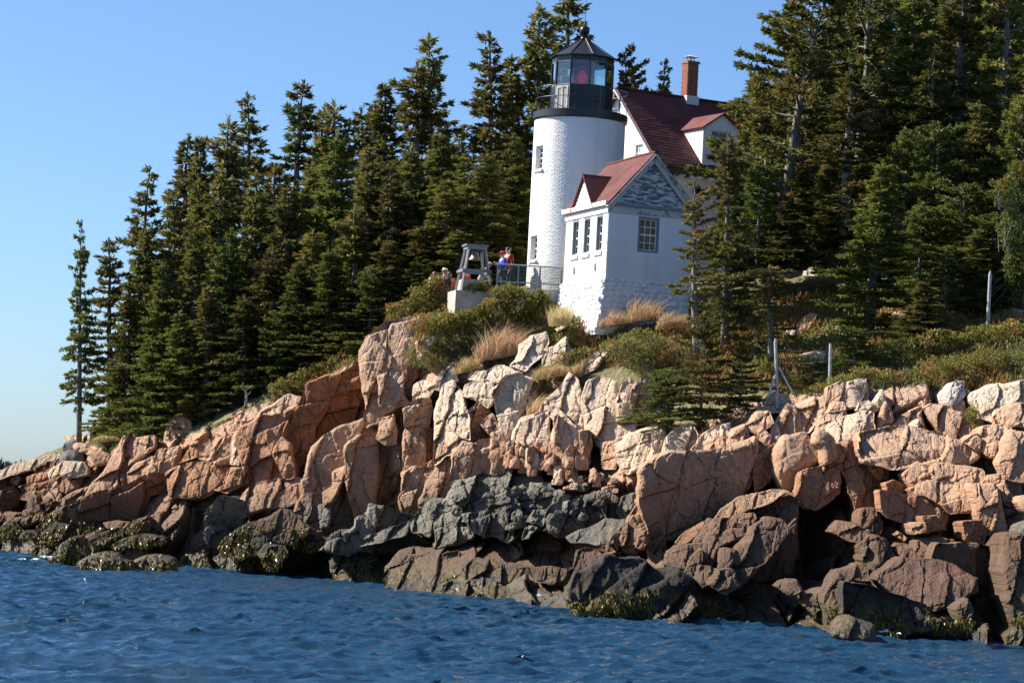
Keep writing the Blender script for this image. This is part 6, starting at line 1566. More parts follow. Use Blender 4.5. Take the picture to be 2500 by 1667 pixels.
LOOK = dict(a='dark green', b='thin', c='full dark', d='bright green', e='rusty brown', f='open branched', bushy='broad bushy', thin='airy', low='spreading')
MARK_L = [(268, 'the lone thin spruce'), (365, 'the leftmost tall spruce'), (489, 'the notch in the left sky line'), (606, 'the wide gap in the sky line'), (728, 'the tall ragged spruce'),
          (821, 'the blunt forked top'), (941, 'the dark conical top'), (1032, 'the twin topped pair'), (1120, 'the bell stand'), (1204, 'the two people by the fence'), (1270, 'the lighthouse tower')]
MARK_R = [(1800, 'the roof dormer'), (1900, 'the wind swept spruce'), (2026, 'the flat topped post'), (2122, 'the bright young spruce'), (2215, 'the tall bright green spruce'), (2335, 'the tall light trunked spruce'), (2415, 'the tall right hand post'), (2480, 'the yellow birch bush')]
_seen = set()
def place_label(kind, x, y, marks, tiers, where):
    mx, nm = min(marks, key=lambda q: abs(q[0] - x))
    tier = [t_ for lim, t_ in tiers if y < lim][0]
    for rel in (('just left of' if x < mx - 22 else 'just right of' if x > mx + 22 else 'under'), 'slightly left of' if x < mx else 'slightly right of', 'below and left of' if x < mx else 'below and right of', 'close beside'):
        for w in ('', where):
            lab = f'{tier} {LOOK[kind]} spruce {w} {rel} {nm}'.replace('  ', ' ')
            if lab not in _seen:
                _seen.add(lab); return lab
    return lab
LF, RG, BK = 'spruces on the left slope', 'spruces on the right slope', 'spruces at the back of the stand'
tree('lone', 197, 540, 193, 1078, 108.5, 112, 'lone thin spruce with a bare lower trunk at the far left')
tree('f', 268, 585, 272, 1060, 109.5, 125, 'dark open spruce next to the lone thin one', rz=1)
for i, (k, x0, y0, x1, D, w, lab) in enumerate([
  ('c', 365, 412, 360, 112, 150, 'leftmost tall spruce of the dense left stand, on the sky line'),
  ('b', 447, 330, 440, 113, 135, 'spruce with a needle thin top, second on the sky line from the left stand edge'),
  ('a', 489, 337, 486, 111, 120, 'short topped spruce in the notch left of a leaning topped one'),
  ('e', 553, 285, 549, 114, 140, 'rusty topped spruce on the sky line, left of a taller pair'),
  ('c', 606, 230, 600, 116, 170, 'spruce with clear side branches against the sky, left of the wide gap'),
  ('f', 728, 202, 722, 114, 175, 'tall ragged spruce standing alone above the middle of the left stand'),
  ('b', 781, 262, 779, 117, 110, 'thin see-through spruce top right of the tall ragged one'),
  ('e', 821, 246, 819, 113, 150, 'brownish spruce with a blunt forked top, middle of the left stand'),
  ('thin', 876, 266, 876, 117, 110, 'airy spruce top low on the sky line before the twin tops'),
  ('b', 904, 252, 902, 118, 105, 'faint spike of a spruce left of a dark conical top'),
  ('a', 941, 206, 938, 112, 150, 'dark conical spruce just left of the twin topped pair'),
  ('e', 1013, 150, 1010, 111, 150, 'left and lower of the twin topped pair of spruces'),
  ('f', 1050, 90, 1047, 113, 165, 'right and higher of the twin topped pair of spruces'),
  ('b', 1090, 298, 1088, 116, 110, 'low spruce tip in the gap right of the twin tops'),
  ('a', 1120, 318, 1120, 118, 110, 'small spruce tip left of the tall one before the lighthouse'),
  ('c', 1204, 82, 1200, 110, 190, 'tall full spruce second to the left of the lighthouse'),
  ('a', 1254, 140, 1252, 113, 150, 'narrow spruce squeezed between two taller ones by the lighthouse'),
  ('c', 1385, -90, 1362, 115, 250, 'giant spruce rising behind the lantern room'),
  ('e', 1318, 10, 1312, 113, 190, 'tall spruce at the left flank of the giant behind the lantern'),
]):
    tree(k, x0, y0, x1, None, D, w, lab, LF, rz=i * 2.4)
tree('wind', 1560, 130, 1528, None, 114, 170, 'crooked forked spruce between lantern and house roof', rz=2.6)
tree('c', 1620, 152, 1621, None, 114, 150, 'neat pointed little spruce above the red house roof', rz=.4)
FRT = [('a', 318, 690, 315, 1066, 107, 110), ('d', 400, 640, 398, 1066, 105.6, 130), ('a', 470, 560, 468, 1050, 105.2, 130), ('d', 560, 560, 556, 1035, 104.6, 140),
  ('e', 662, 600, 660, 985, 103.8, 130), ('a', 703, 455, 700, 960, 106, 160), ('b', 760, 560, 758, 955, 103.4, 140), ('d', 820, 330, 818, 930, 107, 170),
  ('e', 861, 500, 860, 925, 103.8, 140), ('a', 900, 420, 897, 900, 105, 160), ('c', 960, 400, 957, 880, 104, 170), ('d', 1005, 360, 1003, 840, 106, 160), ('e', 1035, 545, 1033, 805, 102.5, 130),
  ('a', 1085, 440, 1085, 785, 103, 170), ('c', 1140, 380, 1140, 730, 104.5, 170), ('a', 1195, 380, 1195, 705, 103.5, 170), ('b', 1245, 440, 1245, 695, 106, 130),
  ('a', 620, 420, 616, 1010, 107, 150), ('e', 540, 420, 536, 1040, 108, 150), ('d', 445, 760, 443, 1062, 104, 120), ('a', 505, 700, 503, 1040, 103.6, 120), ('e', 600, 720, 598, 1000, 103, 110),
  ('bushy', 680, 760, 678, 965, 102.4, 130), ('a', 730, 640, 728, 955, 102.6, 130), ('d', 800, 610, 798, 925, 102, 140), ('a', 845, 690, 843, 900, 101.4, 120), ('bushy', 905, 650, 903, 860, 101, 140),
  ('a', 950, 590, 948, 850, 101.5, 140), ('d', 1010, 640, 1008, 800, 101, 120), ('bushy', 375, 860, 375, 1075, 104.8, 120), ('bushy', 285, 900, 287, 1068, 107.5, 110), ('a', 1170, 520, 1170, 705, 102.5, 130),
  ('a', 760, 400, 757, 940, 110, 150), ('e', 670, 400, 667, 985, 110, 150), ('a', 900, 360, 898, 890, 109, 150), ('c', 420, 470, 417, 1050, 109, 150), ('a', 1075, 330, 1073, 780, 108, 160), ('d', 1120, 560, 1118, 735, 101.8, 130),
  ('a', 355, 560, 352, 1060, 109, 130), ('a', 480, 440, 478, 1045, 110, 140), ('c', 1260, 330, 1258, 690, 106, 170), ('a', 985, 470, 983, 850, 105, 150), ('a', 1225, 560, 1224, 690, 102.5, 110)]
for i, (k, x0, y0, x1, y1, D, w) in enumerate(FRT):
    tree(k, x0, y0, x1, y1, D, w, place_label(k, x0, y0, MARK_L, [(450, 'high'), (600, 'middle height'), (2000, 'short')], 'in the left stand'), 'crowded spruces of the left stand', rz=i * 1.7)
# right hand slope
tree('c', 1862, 175, 1858, 660, 100.5, 210, 'full dark spruce hiding the right end of the house roof', RG)
tree('a', 1812, 318, 1806, 690, 98.5, 150, 'slim spruce just right of the roof dormer', RG)
tree('wind', 1985, -95, 1893, 640, 97.5, 330, 'wind swept spruce reaching flat boughs to the left over the house roof', rz=0.2)
for (k, x0, y0, x1, y1, D, w, lab) in [
  ('ragged', 2125, -130, 2085, 640, 101, 300, 'tall spruce with a pale trunk right of the wind swept one'),
  ('thin', 2074, 178, 2062, 610, 94, 190, 'thin spruce with a brown tip and a long pale trunk'),
  ('f', 2352, -140, 2325, 620, 98, 320, 'tall spruce with a light trunk right of the bright green one'),
  ('ragged', 2458, -140, 2448, 620, 97, 300, 'tall spruce with a bare pale trunk near the right edge'),
  ('d', 2226, -60, 2208, 640, 97.5, 250, 'tall bright green spruce in the middle of the right stand'),
  ('d', 2152, 395, 2121, 800, 88, 210, 'bright young spruce alone on the open slope'),
  ('front', 1668, 445, 1704, 850, 86, 250, 'crooked rusty spruce in front of the small brick house'),
  ('e', 1776, 322, 1770, 830, 88.5, 150, 'rusty narrow spruce between brick house and slope'),
  ('dead', 1880, 650, 1886, 870, 86, 70, 'half dead little spruce with a russet top behind the braced post'),
  ('low', 1712, 770, 1712, 1005, 83.3, 175, 'low spreading spruce on the rim of the rocks'),
  ('low', 1812, 850, 1806, 985, 82.8, 140, 'low dark spruce left of the braced post'),
  ('bushy', 1620, 900, 1635, 1030, 84.0, 190, 'small spruce hanging over the pale cliff edge'),
  ('a', 2256, 690, 2250, 840, 85.5, 150, 'dark young spruce before the upright grey slab'),
  ('bushy', 2090, 800, 2085, 900, 84, 130, 'small dark spruce below the pale ledge'),
  ('bushy', 1985, 870, 1980, 930, 83.8, 100, 'knee high dark spruce between the two left posts'),
]:
    tree(k, x0, y0, x1, y1, D, w, lab, RG, rz=(3.0 if k == 'front' else None))
for i, (k, x0, y0, x1, y1, D, w) in enumerate([
  ('bushy', 2205, 330, 2200, 720, 93, 220), ('bushy', 2300, 300, 2300, 690, 92, 260), ('c', 2400, 250, 2398, 670, 92, 240), ('bushy', 2490, 240, 2490, 690, 91, 240), ('a', 2020, 400, 2018, 665, 94.5, 170),
  ('a', 1960, 400, 1960, 650, 95.5, 160), ('bushy', 1850, 400, 1850, 660, 93.5, 200), ('bushy', 2500, 430, 2500, 720, 89, 220), ('bushy', 2350, 450, 2352, 720, 90, 220), ('bushy', 2245, 500, 2243, 740, 90.5, 190), ('bushy', 2440, 520, 2440, 740, 88.8, 190),
  ('a', 1925, 480, 1925, 655, 92.5, 130), ('c', 2280, 120, 2278, 690, 95.5, 240), ('c', 2160, 160, 2158, 660, 97, 220), ('a', 1830, 300, 1830, 650, 100.5, 170), ('c', 2530, 60, 2530, 690, 95, 240), ('a', 2390, 560, 2390, 740, 88.5, 150), ('bushy', 2310, 600, 2310, 745, 88.5, 150)]):
    tree(k, x0, y0, x1, y1, D, w, place_label(k, x0, y0, MARK_R, [(200, 'tall'), (420, 'middle height'), (2000, 'short')], 'on the right slope'), 'thick low spruces of the right slope', rz=i * 2.1)
for i in range(17):
    x = 1800 + i * 47; y = [250, 190, 170, 80, 40, -10, -60, -60, -90, -60, -120, -80, -100, -60, -110, -90, -70][i]
    tree('caefbcaecfabceafc'[i], x, y, x - 4, None, 107 + (i * 37 % 11), 250, place_label('caefbcaecfabceafc'[i], x, y, MARK_R, [(60, 'towering back row'), (2000, 'back row')], 'in shadow'), 'back row of the right stand', rz=i * 1.3)

# ------------------------------------------------------------------ shrubs
def shrub(name, lumps, D, n, label, cat='shrub', mat='shrub', seed=0, lsz=(.07, .14), brown=0.12, stems=True, depth=0.8, tw='bark'):
    """leafy shrub filling ellipsoids given as (photo x, photo y, half width, half height); stems run up through them"""
    rs = np.random.RandomState(seed); PP, CC, ST = [], [], MB()
    o = at(lumps[0][0], lumps[0][1] + lumps[0][3], D)
    tot = sum(l[2] * l[3] for l in lumps)
    for (x, y, hw_, hh_) in lumps:
        c = at(x, y, D); s_ = D / FPX; k = int(n * hw_ * hh_ / tot)
        u = rs.normal(size=(k, 3)); u /= np.linalg.norm(u, axis=1)[:, None]; rr = rs.uniform(0.35, 1.0, k) ** 0.4
        lum = 1 + 0.22 * np.sin(u[:, 0] * 5 + x) * np.sin(u[:, 2] * 6 + y)
        p = c + u * (rr * lum)[:, None] * np.array([hw_ * s_, max(hw_ * s_ * depth, .3), hh_ * s_])
        PP.append(p)
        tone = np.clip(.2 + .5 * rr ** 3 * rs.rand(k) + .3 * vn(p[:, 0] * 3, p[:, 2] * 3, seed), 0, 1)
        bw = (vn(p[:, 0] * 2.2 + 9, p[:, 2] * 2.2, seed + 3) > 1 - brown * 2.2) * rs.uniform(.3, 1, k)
        CC.append(np.repeat(np.stack([tone, bw, bw * 0], 1), 4, 0))
        if stems:
            for _ in range(max(4, int(hw_ / 5))):
                a = c + np.array([rs.uniform(-.8, .8) * hw_ * s_, rs.uniform(-.3, .3), -hh_ * s_ * 1.1]); b_ = a + np.array([rs.normal(0, .2), rs.normal(0, .1) - .05, hh_ * s_ * rs.uniform(1.2, 2.1)])
                ST.tube([a, (a + b_) / 2 + rs.normal(0, .05, 3), b_], [.014, .01, .004], 4, cap=False)
    P = np.vstack(PP); n_ = len(P)
    d = rs.normal(0, 1, (n_, 3)); d[:, 2] += .4; d /= np.linalg.norm(d, axis=1)[:, None]
    V, F = blades(P, d * rs.uniform(*lsz, n_)[:, None], rs.uniform(lsz[0] * .55, lsz[1] * .6, n_), rs=rs)
    e = thing(name, o, label, cat)
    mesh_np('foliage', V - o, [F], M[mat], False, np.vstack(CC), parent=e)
    if stems: ST.xf(lambda v: v - o).build('stems', M[tw], e)
    return e

shrub('shrub', [(985, 765, 45, 30), (1040, 735, 50, 45), (1062, 708, 30, 34), (1010, 780, 40, 22)], 97.5, 6000, 'big yellow green shrub left of the bell stand', seed=1)
shrub('shrub', [(1115, 785, 50, 26), (1160, 785, 45, 36), (1210, 765, 50, 42), (1265, 745, 55, 42), (1310, 760, 38, 42), (1235, 715, 40, 20), (1320, 735, 28, 28)], 93.8, 11000, 'broad olive shrub in front of the green fence', seed=2)
shrub('shrub', [(1080, 790, 60, 30), (1060, 830, 55, 42), (1120, 815, 40, 40), (1030, 790, 40, 25)], 94.0, 6000, 'greyish shrub under the bell stand, over the pink bluff', seed=3, brown=.25, lsz=(.05, .1))
shrub('shrub', [(690, 955, 35, 30), (740, 935, 40, 32), (790, 915, 40, 30), (830, 895, 38, 35), (860, 880, 30, 38)], 100.3, 6500, 'row of yellow green bushes above the rust stained face', seed=4)
shrub('shrub', [(1155, 705, 20, 14), (1185, 700, 16, 14)], 96.0, 700, 'small bright bush seen through the bell stand legs', seed=5)
shrub('heath_bush', [(1020, 870, 38, 26), (1065, 885, 30, 24)], 93.3, 1800, 'dry grey bush beside the bluff, above the centre cliff', mat='heath', seed=6, brown=.2, lsz=(.04, .09))
shrub('shrub', [(1570, 830, 60, 30), (1640, 850, 60, 30), (1560, 880, 60, 28), (1500, 850, 40, 22)], 88.6, 4200, 'low green heath plants below the small brick house', seed=7, mat='heath', lsz=(.05, .11))
shrub('shrub', [(1385, 890, 40, 34), (1350, 930, 22, 34), (1420, 870, 34, 22)], 91.0, 2200, 'grassy bush in the cleft of the centre cliff', seed=8, mat='heath', lsz=(.05, .11), brown=.3)
for i, (lm, n, lab, D, mt_) in enumerate([
  ([(2010, 950, 35, 14), (2060, 935, 40, 18), (2110, 915, 40, 20)], 2200, 'low bright green mat at the top of the right hand rocks', 82.2, 'heath'),
  ([(2170, 930, 45, 30), (2230, 925, 45, 30), (2200, 975, 40, 30)], 3400, 'russet and green bush between two rock shoulders', 81.8, 'heath'),
  ([(2290, 900, 50, 26), (2350, 890, 50, 26), (2420, 880, 50, 28), (2480, 890, 40, 26)], 4200, 'long green bush along the rim at right', 81.2, 'shrub'),
  ([(2140, 860, 60, 22), (2220, 850, 60, 24)], 3200, 'dark green bush behind the flat topped post', 84.5, 'shrub'),
  ([(2300, 830, 60, 26), (2400, 820, 55, 28), (2475, 810, 40, 30)], 4200, 'olive bush below the tall right hand post', 84.5, 'shrub'),
  ([(2395, 1040, 24, 20), (2372, 1015, 14, 20), (2420, 1030, 14, 14)], 1300, 'small bright bush growing between pink rocks at right', 78.3, 'heath'),
  ([(2470, 560, 34, 50), (2480, 640, 30, 50), (2455, 470, 30, 40), (2490, 700, 26, 40)], 3600, 'yellow leaved birch bush at the right edge', 87.5, 'birch'),
  ([(2490, 420, 26, 30), (2500, 500, 24, 30)], 1400, 'upper yellow leaved birch bush at the right edge', 88.5, 'birch'),
  ([(1880, 570, 45, 30), (1930, 600, 40, 26), (1830, 590, 40, 26)], 3000, 'leafy pale bush at the foot of the house wing', 94.0, 'birch'),
  ([(2060, 640, 40, 22), (2130, 650, 40, 20)], 1800, 'dark bush above the long white rock', 93.5, 'shrub'),
  ([(2260, 760, 40, 20), (2340, 780, 40, 18)], 1600, 'bush among the blue grey rocks of the slope', 88.5, 'shrub'),
]):
    shrub('shrub', lm, D, n, lab, mat=mt_, seed=20 + i, lsz=(.05, .11) if mt_ != 'birch' else (.07, .13), brown=.22 if mt_ == 'heath' else .1)

# ------------------------------------------------------------------ grass
def tuft(x0, x1, yb0, yb1, hpx, D, n, label, seed, lean=0.25, green=0.0, name='grass_tuft'):
    rs = np.random.RandomState(seed)
    t_ = rs.rand(n); px = x0 + (x1 - x0) * t_; s_ = D / FPX
    b_ = at(px, yb0 + (yb1 - yb0) * t_, np.full(n, D)) + np.stack([np.zeros(n), rs.uniform(-.45, .45, n), rs.uniform(-.08, .02, n)], 1)
    env = (1 - (2 * t_ - 1) ** 2 * .55) * (0.35 + 1.1 * vn(px * .055, px * 0 + seed, seed))
    h_ = hpx * .85 * s_ * env * rs.uniform(.3, 1.25, n)
    d = np.stack([rs.normal(lean * .6, .3, n), rs.normal(0, .25, n), np.ones(n)], 1) * h_[:, None]
    sd_ = np.stack([np.ones(n), rs.normal(0, .4, n), np.zeros(n)], 1) * .008
    m_ = b_ + d * .55; tip = b_ + d + np.stack([rs.normal(lean * 1.2, .45, n) * h_ * .5, rs.normal(0, .15, n), -.12 * h_], 1)
    V = np.stack([b_ - sd_, b_ + sd_, m_ + sd_ * .8, m_ - sd_ * .8, tip], 1).reshape(-1, 3); k = np.arange(n) * 5
    Q = np.stack([k, k + 1, k + 2, k + 3], 1); T = np.stack([k + 3, k + 2, k + 4], 1)
    gmask = (rs.rand(n) < green) * 1.0
    tone = np.clip(rs.normal(.5, .25, n), 0, 1)
    o = mesh_np(name, V, [Q, T], M['grass'], False, np.repeat(np.stack([tone, gmask, gmask * 0], 1), 5, 0), loc=b_.mean(0))
    o['kind'] = 'stuff' if label is None else 'thing'
    if label: del o['kind']; tag(o, label, 'grass')
    return o
tuft(1160, 1275, 880, 862, 80, 93.0, 1700, 'tall blond grass tuft below the olive shrub', 1)
tuft(1340, 1385, 790, 790, 60, 92.2, 700, 'blond grass against the left foot of the white house', 2)
tuft(1460, 1610, 795, 775, 60, 91.2, 1700, 'wide pale grass along the foot of the brick house', 3, green=.1)
tuft(1300, 1420, 925, 905, 60, 90.6, 1500, 'straw coloured grass in the cleft of the cliff', 4, green=.25)
tuft(1105, 1165, 912, 895, 50, 92.6, 800, 'short olive grass tuft at the cliff top', 5, green=.5)
tuft(1285, 1335, 1015, 1005, 55, 90.0, 500, 'dry grass hanging in the dark gully', 6)
tuft(1600, 1690, 800, 790, 45, 90.0, 1200, 'thin pale grass behind the crooked rusty spruce', 7, green=.2)
tuft(1480, 1560, 850, 840, 40, 89.4, 1200, 'low greenish grass below the white house corner', 8, green=.5)
tuft(225, 300, 1078, 1072, 26, 106.2, 1400, 'short tawny grass beside the left boulders', 9, green=.5)

# scattered low growth over the open slope: uncountable
rs = np.random.RandomState(77)
PP, CC, HH = [], [], []
for (xr, yr, n, hmul, mixb) in [((1250, 1750), (745, 900), 16000, 1.0, .25), ((1700, 2520), (600, 960), 42000, 1.3, .3), ((940, 1300), (740, 880), 7000, .8, .3), ((215, 330), (1050, 1085), 1200, .7, .3), ((600, 900), (870, 960), 2500, 1.0, .2)]:
    px = rs.uniform(*xr, n); py = rs.uniform(*yr, n)
    iu = np.clip(((px + 200) / 3700 * (NU - 1)).round().astype(int), 0, NU - 1)
    for i_ in range(n):
        pass
    vv = np.array([np.interp(-y, -PY[i, 225:330], vt[225:330]) for i, y in zip(iu, py)])
    iv = np.interp(vv, vt, np.arange(NV)); a = np.floor(iv).astype(int); f_ = (iv - a)[:, None]; a2 = np.minimum(a + 1, NV - 1)
    p = BP[iu, 1 + a] * (1 - f_) + BP[iu, 1 + a2] * f_
    ok = (vv > 2.97 + 0.1 * fbm(px * .02, py * .02, 3, 5)) & (vv < 4.4)
    p = p[ok]; PP.append(p)
    k = len(p); pat = vn(p[:, 0] * .8, p[:, 1] * .5, 4); pat2 = vn(p[:, 0] * 1.1 + 40, p[:, 1] * .6, 9)
    tone = np.clip(.15 + .6 * pat + rs.normal(0, .2, k), 0, 1); bw = ((pat2 > 1 - mixb * 1.6)) * rs.uniform(.2, 1, k)
    CC.append(np.stack([tone, bw, bw * 0], 1)); HH.append(hmul * (.6 + .8 * pat2))
P = np.vstack(PP); n = len(P); Hh = np.concatenate(HH)
d = rs.normal(0, .55, (n, 3)); d[:, 2] = np.abs(d[:, 2]) + .7; d /= np.linalg.norm(d, axis=1)[:, None]
off = np.stack([rs.normal(0, .07, n), rs.normal(0, .07, n), rs.uniform(-.04, .16, n) * Hh], 1)
V, F = blades(P + off, d * (rs.uniform(.08, .22, n) * Hh)[:, None], rs.uniform(.03, .07, n), rs=rs)
gc = mesh_np('ground_cover', V, [F], M['heath'], False, np.repeat(np.vstack(CC), 4, 0)); tag(gc, kind='stuff')

# ------------------------------------------------------------------ rockweed on the tidal rocks
PP, CC = [], []
for (o, V) in ROCKS:
    mn = o.data.materials[0].name
    if not (mn.startswith('wet_black') or mn.startswith('brown_tidal') or mn.startswith('greenish') or mn.startswith('maroon_ledge')): continue
    zlim = 1.7 if V[:, 0].mean() < -6 else 0.75
    if mn.startswith('greenish'): zlim = 0.8
    c = V[(V[:, 2] < zlim) & (V[:, 2] > -0.05)]
    if not len(c): continue
    m_ = vn(c[:, 0] * 1.3, c[:, 2] * 1.6 + c[:, 1], 31) + 0.25 * rs.rand(len(c)) + (0.16 if V[:, 0].mean() < -6 and mn.startswith('wet') else -0.04) - 0.12 * c[:, 2] / zlim
    c = c[(m_ > (0.44 if V[:, 0].mean() < -6 else 0.63)) & (rs.rand(len(c)) < .9)]
    PP.append(c)
P = np.vstack(PP); n = len(P)
d = rs.normal(0, .38, (n, 3)); d[:, 1] -= .35; d[:, 2] -= 1.0; d /= np.linalg.norm(d, axis=1)[:, None]
V, F = blades(P + rs.normal(0, .03, (n, 3)) - [0, .03, 0], d * rs.uniform(.09, .22, n)[:, None], rs.uniform(.025, .055, n), rs=rs)
tone = np.clip(rs.normal(.55, .28, n), 0, 1); bw = (rs.rand(n) < .25) * 1.0
wd = mesh_np('rockweed', V, [F], M['weed'], False, np.repeat(np.stack([tone, bw, bw * 0], 1), 4, 0)); tag(wd, kind='stuff')

# dead snag among the left trees, bare white wood
sn = MB(); sa = at(600, 985, 101.5)
sn.tube([(0, 0, -.2), (.02, 0, .5), (-.06, 0, .9), (.1, 0, 1.2)], [.1, .09, .06, .02], 7)
for q in ([(0, 0, .7), (-.3, -.1, 1.0), (-.25, -.1, 1.35)], [(.02, 0, .9), (.35, -.1, 1.15), (.5, -.1, 1.1)], [(0, 0, .5), (.25, -.1, .7), (.3, -.1, .95)]): sn.tube(q, [.05, .035, .01], 6)
sn.xf(lambda v: v * 0.6); o = sn.build('dead_snag', M['post'], smooth=True); o.location = sa; tag(o, 'bleached white snag with crooked limbs at the forest edge', 'dead tree')

# ------------------------------------------------------------------ far shore
fs = MB(); rs2 = random.Random(3)
xa = at(-260, 1150, 2000)[0]; xb = at(150, 1150, 2000)[0]
nseg = 40
for k in range(nseg):
    x0 = xa + (xb - xa) * k / nseg; x1 = xa + (xb - xa) * (k + 1) / nseg
    h0, h1 = [7.0 - 5.5 * max(0, (x - xa) / (xb - xa)) ** 4 for x in (x0, x1)]
    fs.hexa([(x0, 1985, -1), (x1, 1985, -1), (x1, 2120, -1), (x0, 2120, -1), (x0, 2000, h0), (x1, 2000, h1), (x1, 2110, h1 + 3), (x0, 2110, h0 + 3)])
tag(fs.build('far_shore', M['soil']), kind='structure')
M['farspruce'] = simple('distant_spruce', (0.02, 0.035, 0.025), 0.9, var=.4, scale=.1)
ft = MB()
for k in range(420):
    t_ = rs2.random(); x = xa + (xb - xa) * t_; y = 1998 + rs2.random() * 60; g_ = 7.0 - 5.5 * t_ ** 4; h_ = rs2.uniform(6, 12) * (1 - .3 * t_) ; r_ = h_ * .2
    if rs2.random() < .06: h_ *= 1.25
    for j in range(3):
        ft.lathe([(r_ * (1 - j * .28), g_ + h_ * (.08 + .28 * j)), (0.05, g_ + h_ * (.5 + .25 * j))], 6, c=(x + rs2.uniform(-.3, .3), y), a0=rs2.random() * 6)
tag(ft.build('far_woodland', M['farspruce']), kind='stuff')
# surf breaking at the far left and beside the ledge: a churned sheet over the swell
M['foam'] = simple('sea_foam', (0.6, 0.63, 0.66), 0.7, var=.05, scale=9)
def surf(spots, name='surf', seed=0):
    VV, FF, n0 = [], [], 0
    for (x0, x1, y0, y1, h_, thr, sd_) in spots:
        a = at(x0, y1, water_D(y1, x0)); b_ = at(x1, y1, water_D(y1, x1)); Dn, Df = water_D(y1, (x0 + x1) / 2), water_D(y0, (x0 + x1) / 2)
        xs_ = np.arange(a[0], b_[0], .045); ys_ = np.arange(Dn, Df, .12)
        gx, gy = np.meshgrid(xs_, ys_, indexing='ij')
        u = (gx - gx.min()) / np.ptp(gx) * 2 - 1; v = (gy - gy.min()) / np.ptp(gy) * 2 - 1
        e = 1 - np.maximum(np.abs(u), np.abs(v)) ** 2
        f_ = 0.5 + .5 * fbm(gx * 1.1, gy * .5, 4, sd_); f2 = .5 + .5 * fbm(gx * 4, gy * 2, 3, sd_ + 5)
        m_ = f_ * .6 + f2 * .4 + e * .25
        z = .13 + h_ * np.clip(m_ - thr, 0, 1) * (1 + 1.6 * f2) + .05 * f2
        gi_ = np.arange(gx.size).reshape(gx.shape); k = m_ > thr
        c = k[:-1, :-1] & k[1:, :-1] & k[1:, 1:] & k[:-1, 1:]
        FF.append(np.stack([gi_[:-1, :-1], gi_[1:, :-1], gi_[1:, 1:], gi_[:-1, 1:]], -1)[c] + n0)
        VV.append(np.stack([gx, gy, z], -1).reshape(-1, 3)); n0 += gx.size
    o = mesh_np(name, np.vstack(VV), [np.vstack(FF)], M['foam'], False); tag(o, kind='stuff')
surf([(0, 75, 1318, 1342, .45, .70, 3), (0, 120, 1354, 1380, .22, .78, 9), (885, 945, 1384, 1412, .6, .60, 12), (1120, 1195, 1434, 1452, .4, .64, 15), (60, 250, 1352, 1366, .25, .72, 30), (570, 590, 1362, 1374, .4, .6, 18), (2140, 2200, 1545, 1560, .2, .72, 21), (1290, 1345, 1455, 1474, .4, .72, 25)])
# ------------------------------------------------------------------ people
M['skin'] = simple('skin', (0.55, 0.33, 0.24), 0.6, var=.05)
M['hair'] = simple('dark_hair', (0.015, 0.012, 0.011), 0.5)
M['brownhair'] = simple('brown_hair', (0.09, 0.05, 0.03), 0.5)
def skinned(name, verts, edges, radii, mat, parent, root=0):
    me = bpy.data.meshes.new(name); me.from_pydata([tuple(v) for v in verts], edges, []); me.materials.append(mat)
    o = bpy.data.objects.new(name, me); C.objects.link(o); o.parent = parent
    if not me.skin_vertices:
        m_ = o.modifiers.new('skin', 'SKIN')
    else:
        m_ = o.modifiers.new('skin', 'SKIN')
    for i, r_ in enumerate(radii):
        sv = me.skin_vertices[0].data[i]
        sv.radius = r_ if isinstance(r_, tuple) else (r_, r_); sv.use_root = (i == root)
    m_.use_smooth_shade = True
    s_ = o.modifiers.new('sub', 'SUBSURF'); s_.levels = 2; s_.render_levels = 2
    return o
def cloth(name, col): return simple(name, col, 0.85, var=.15, scale=8)
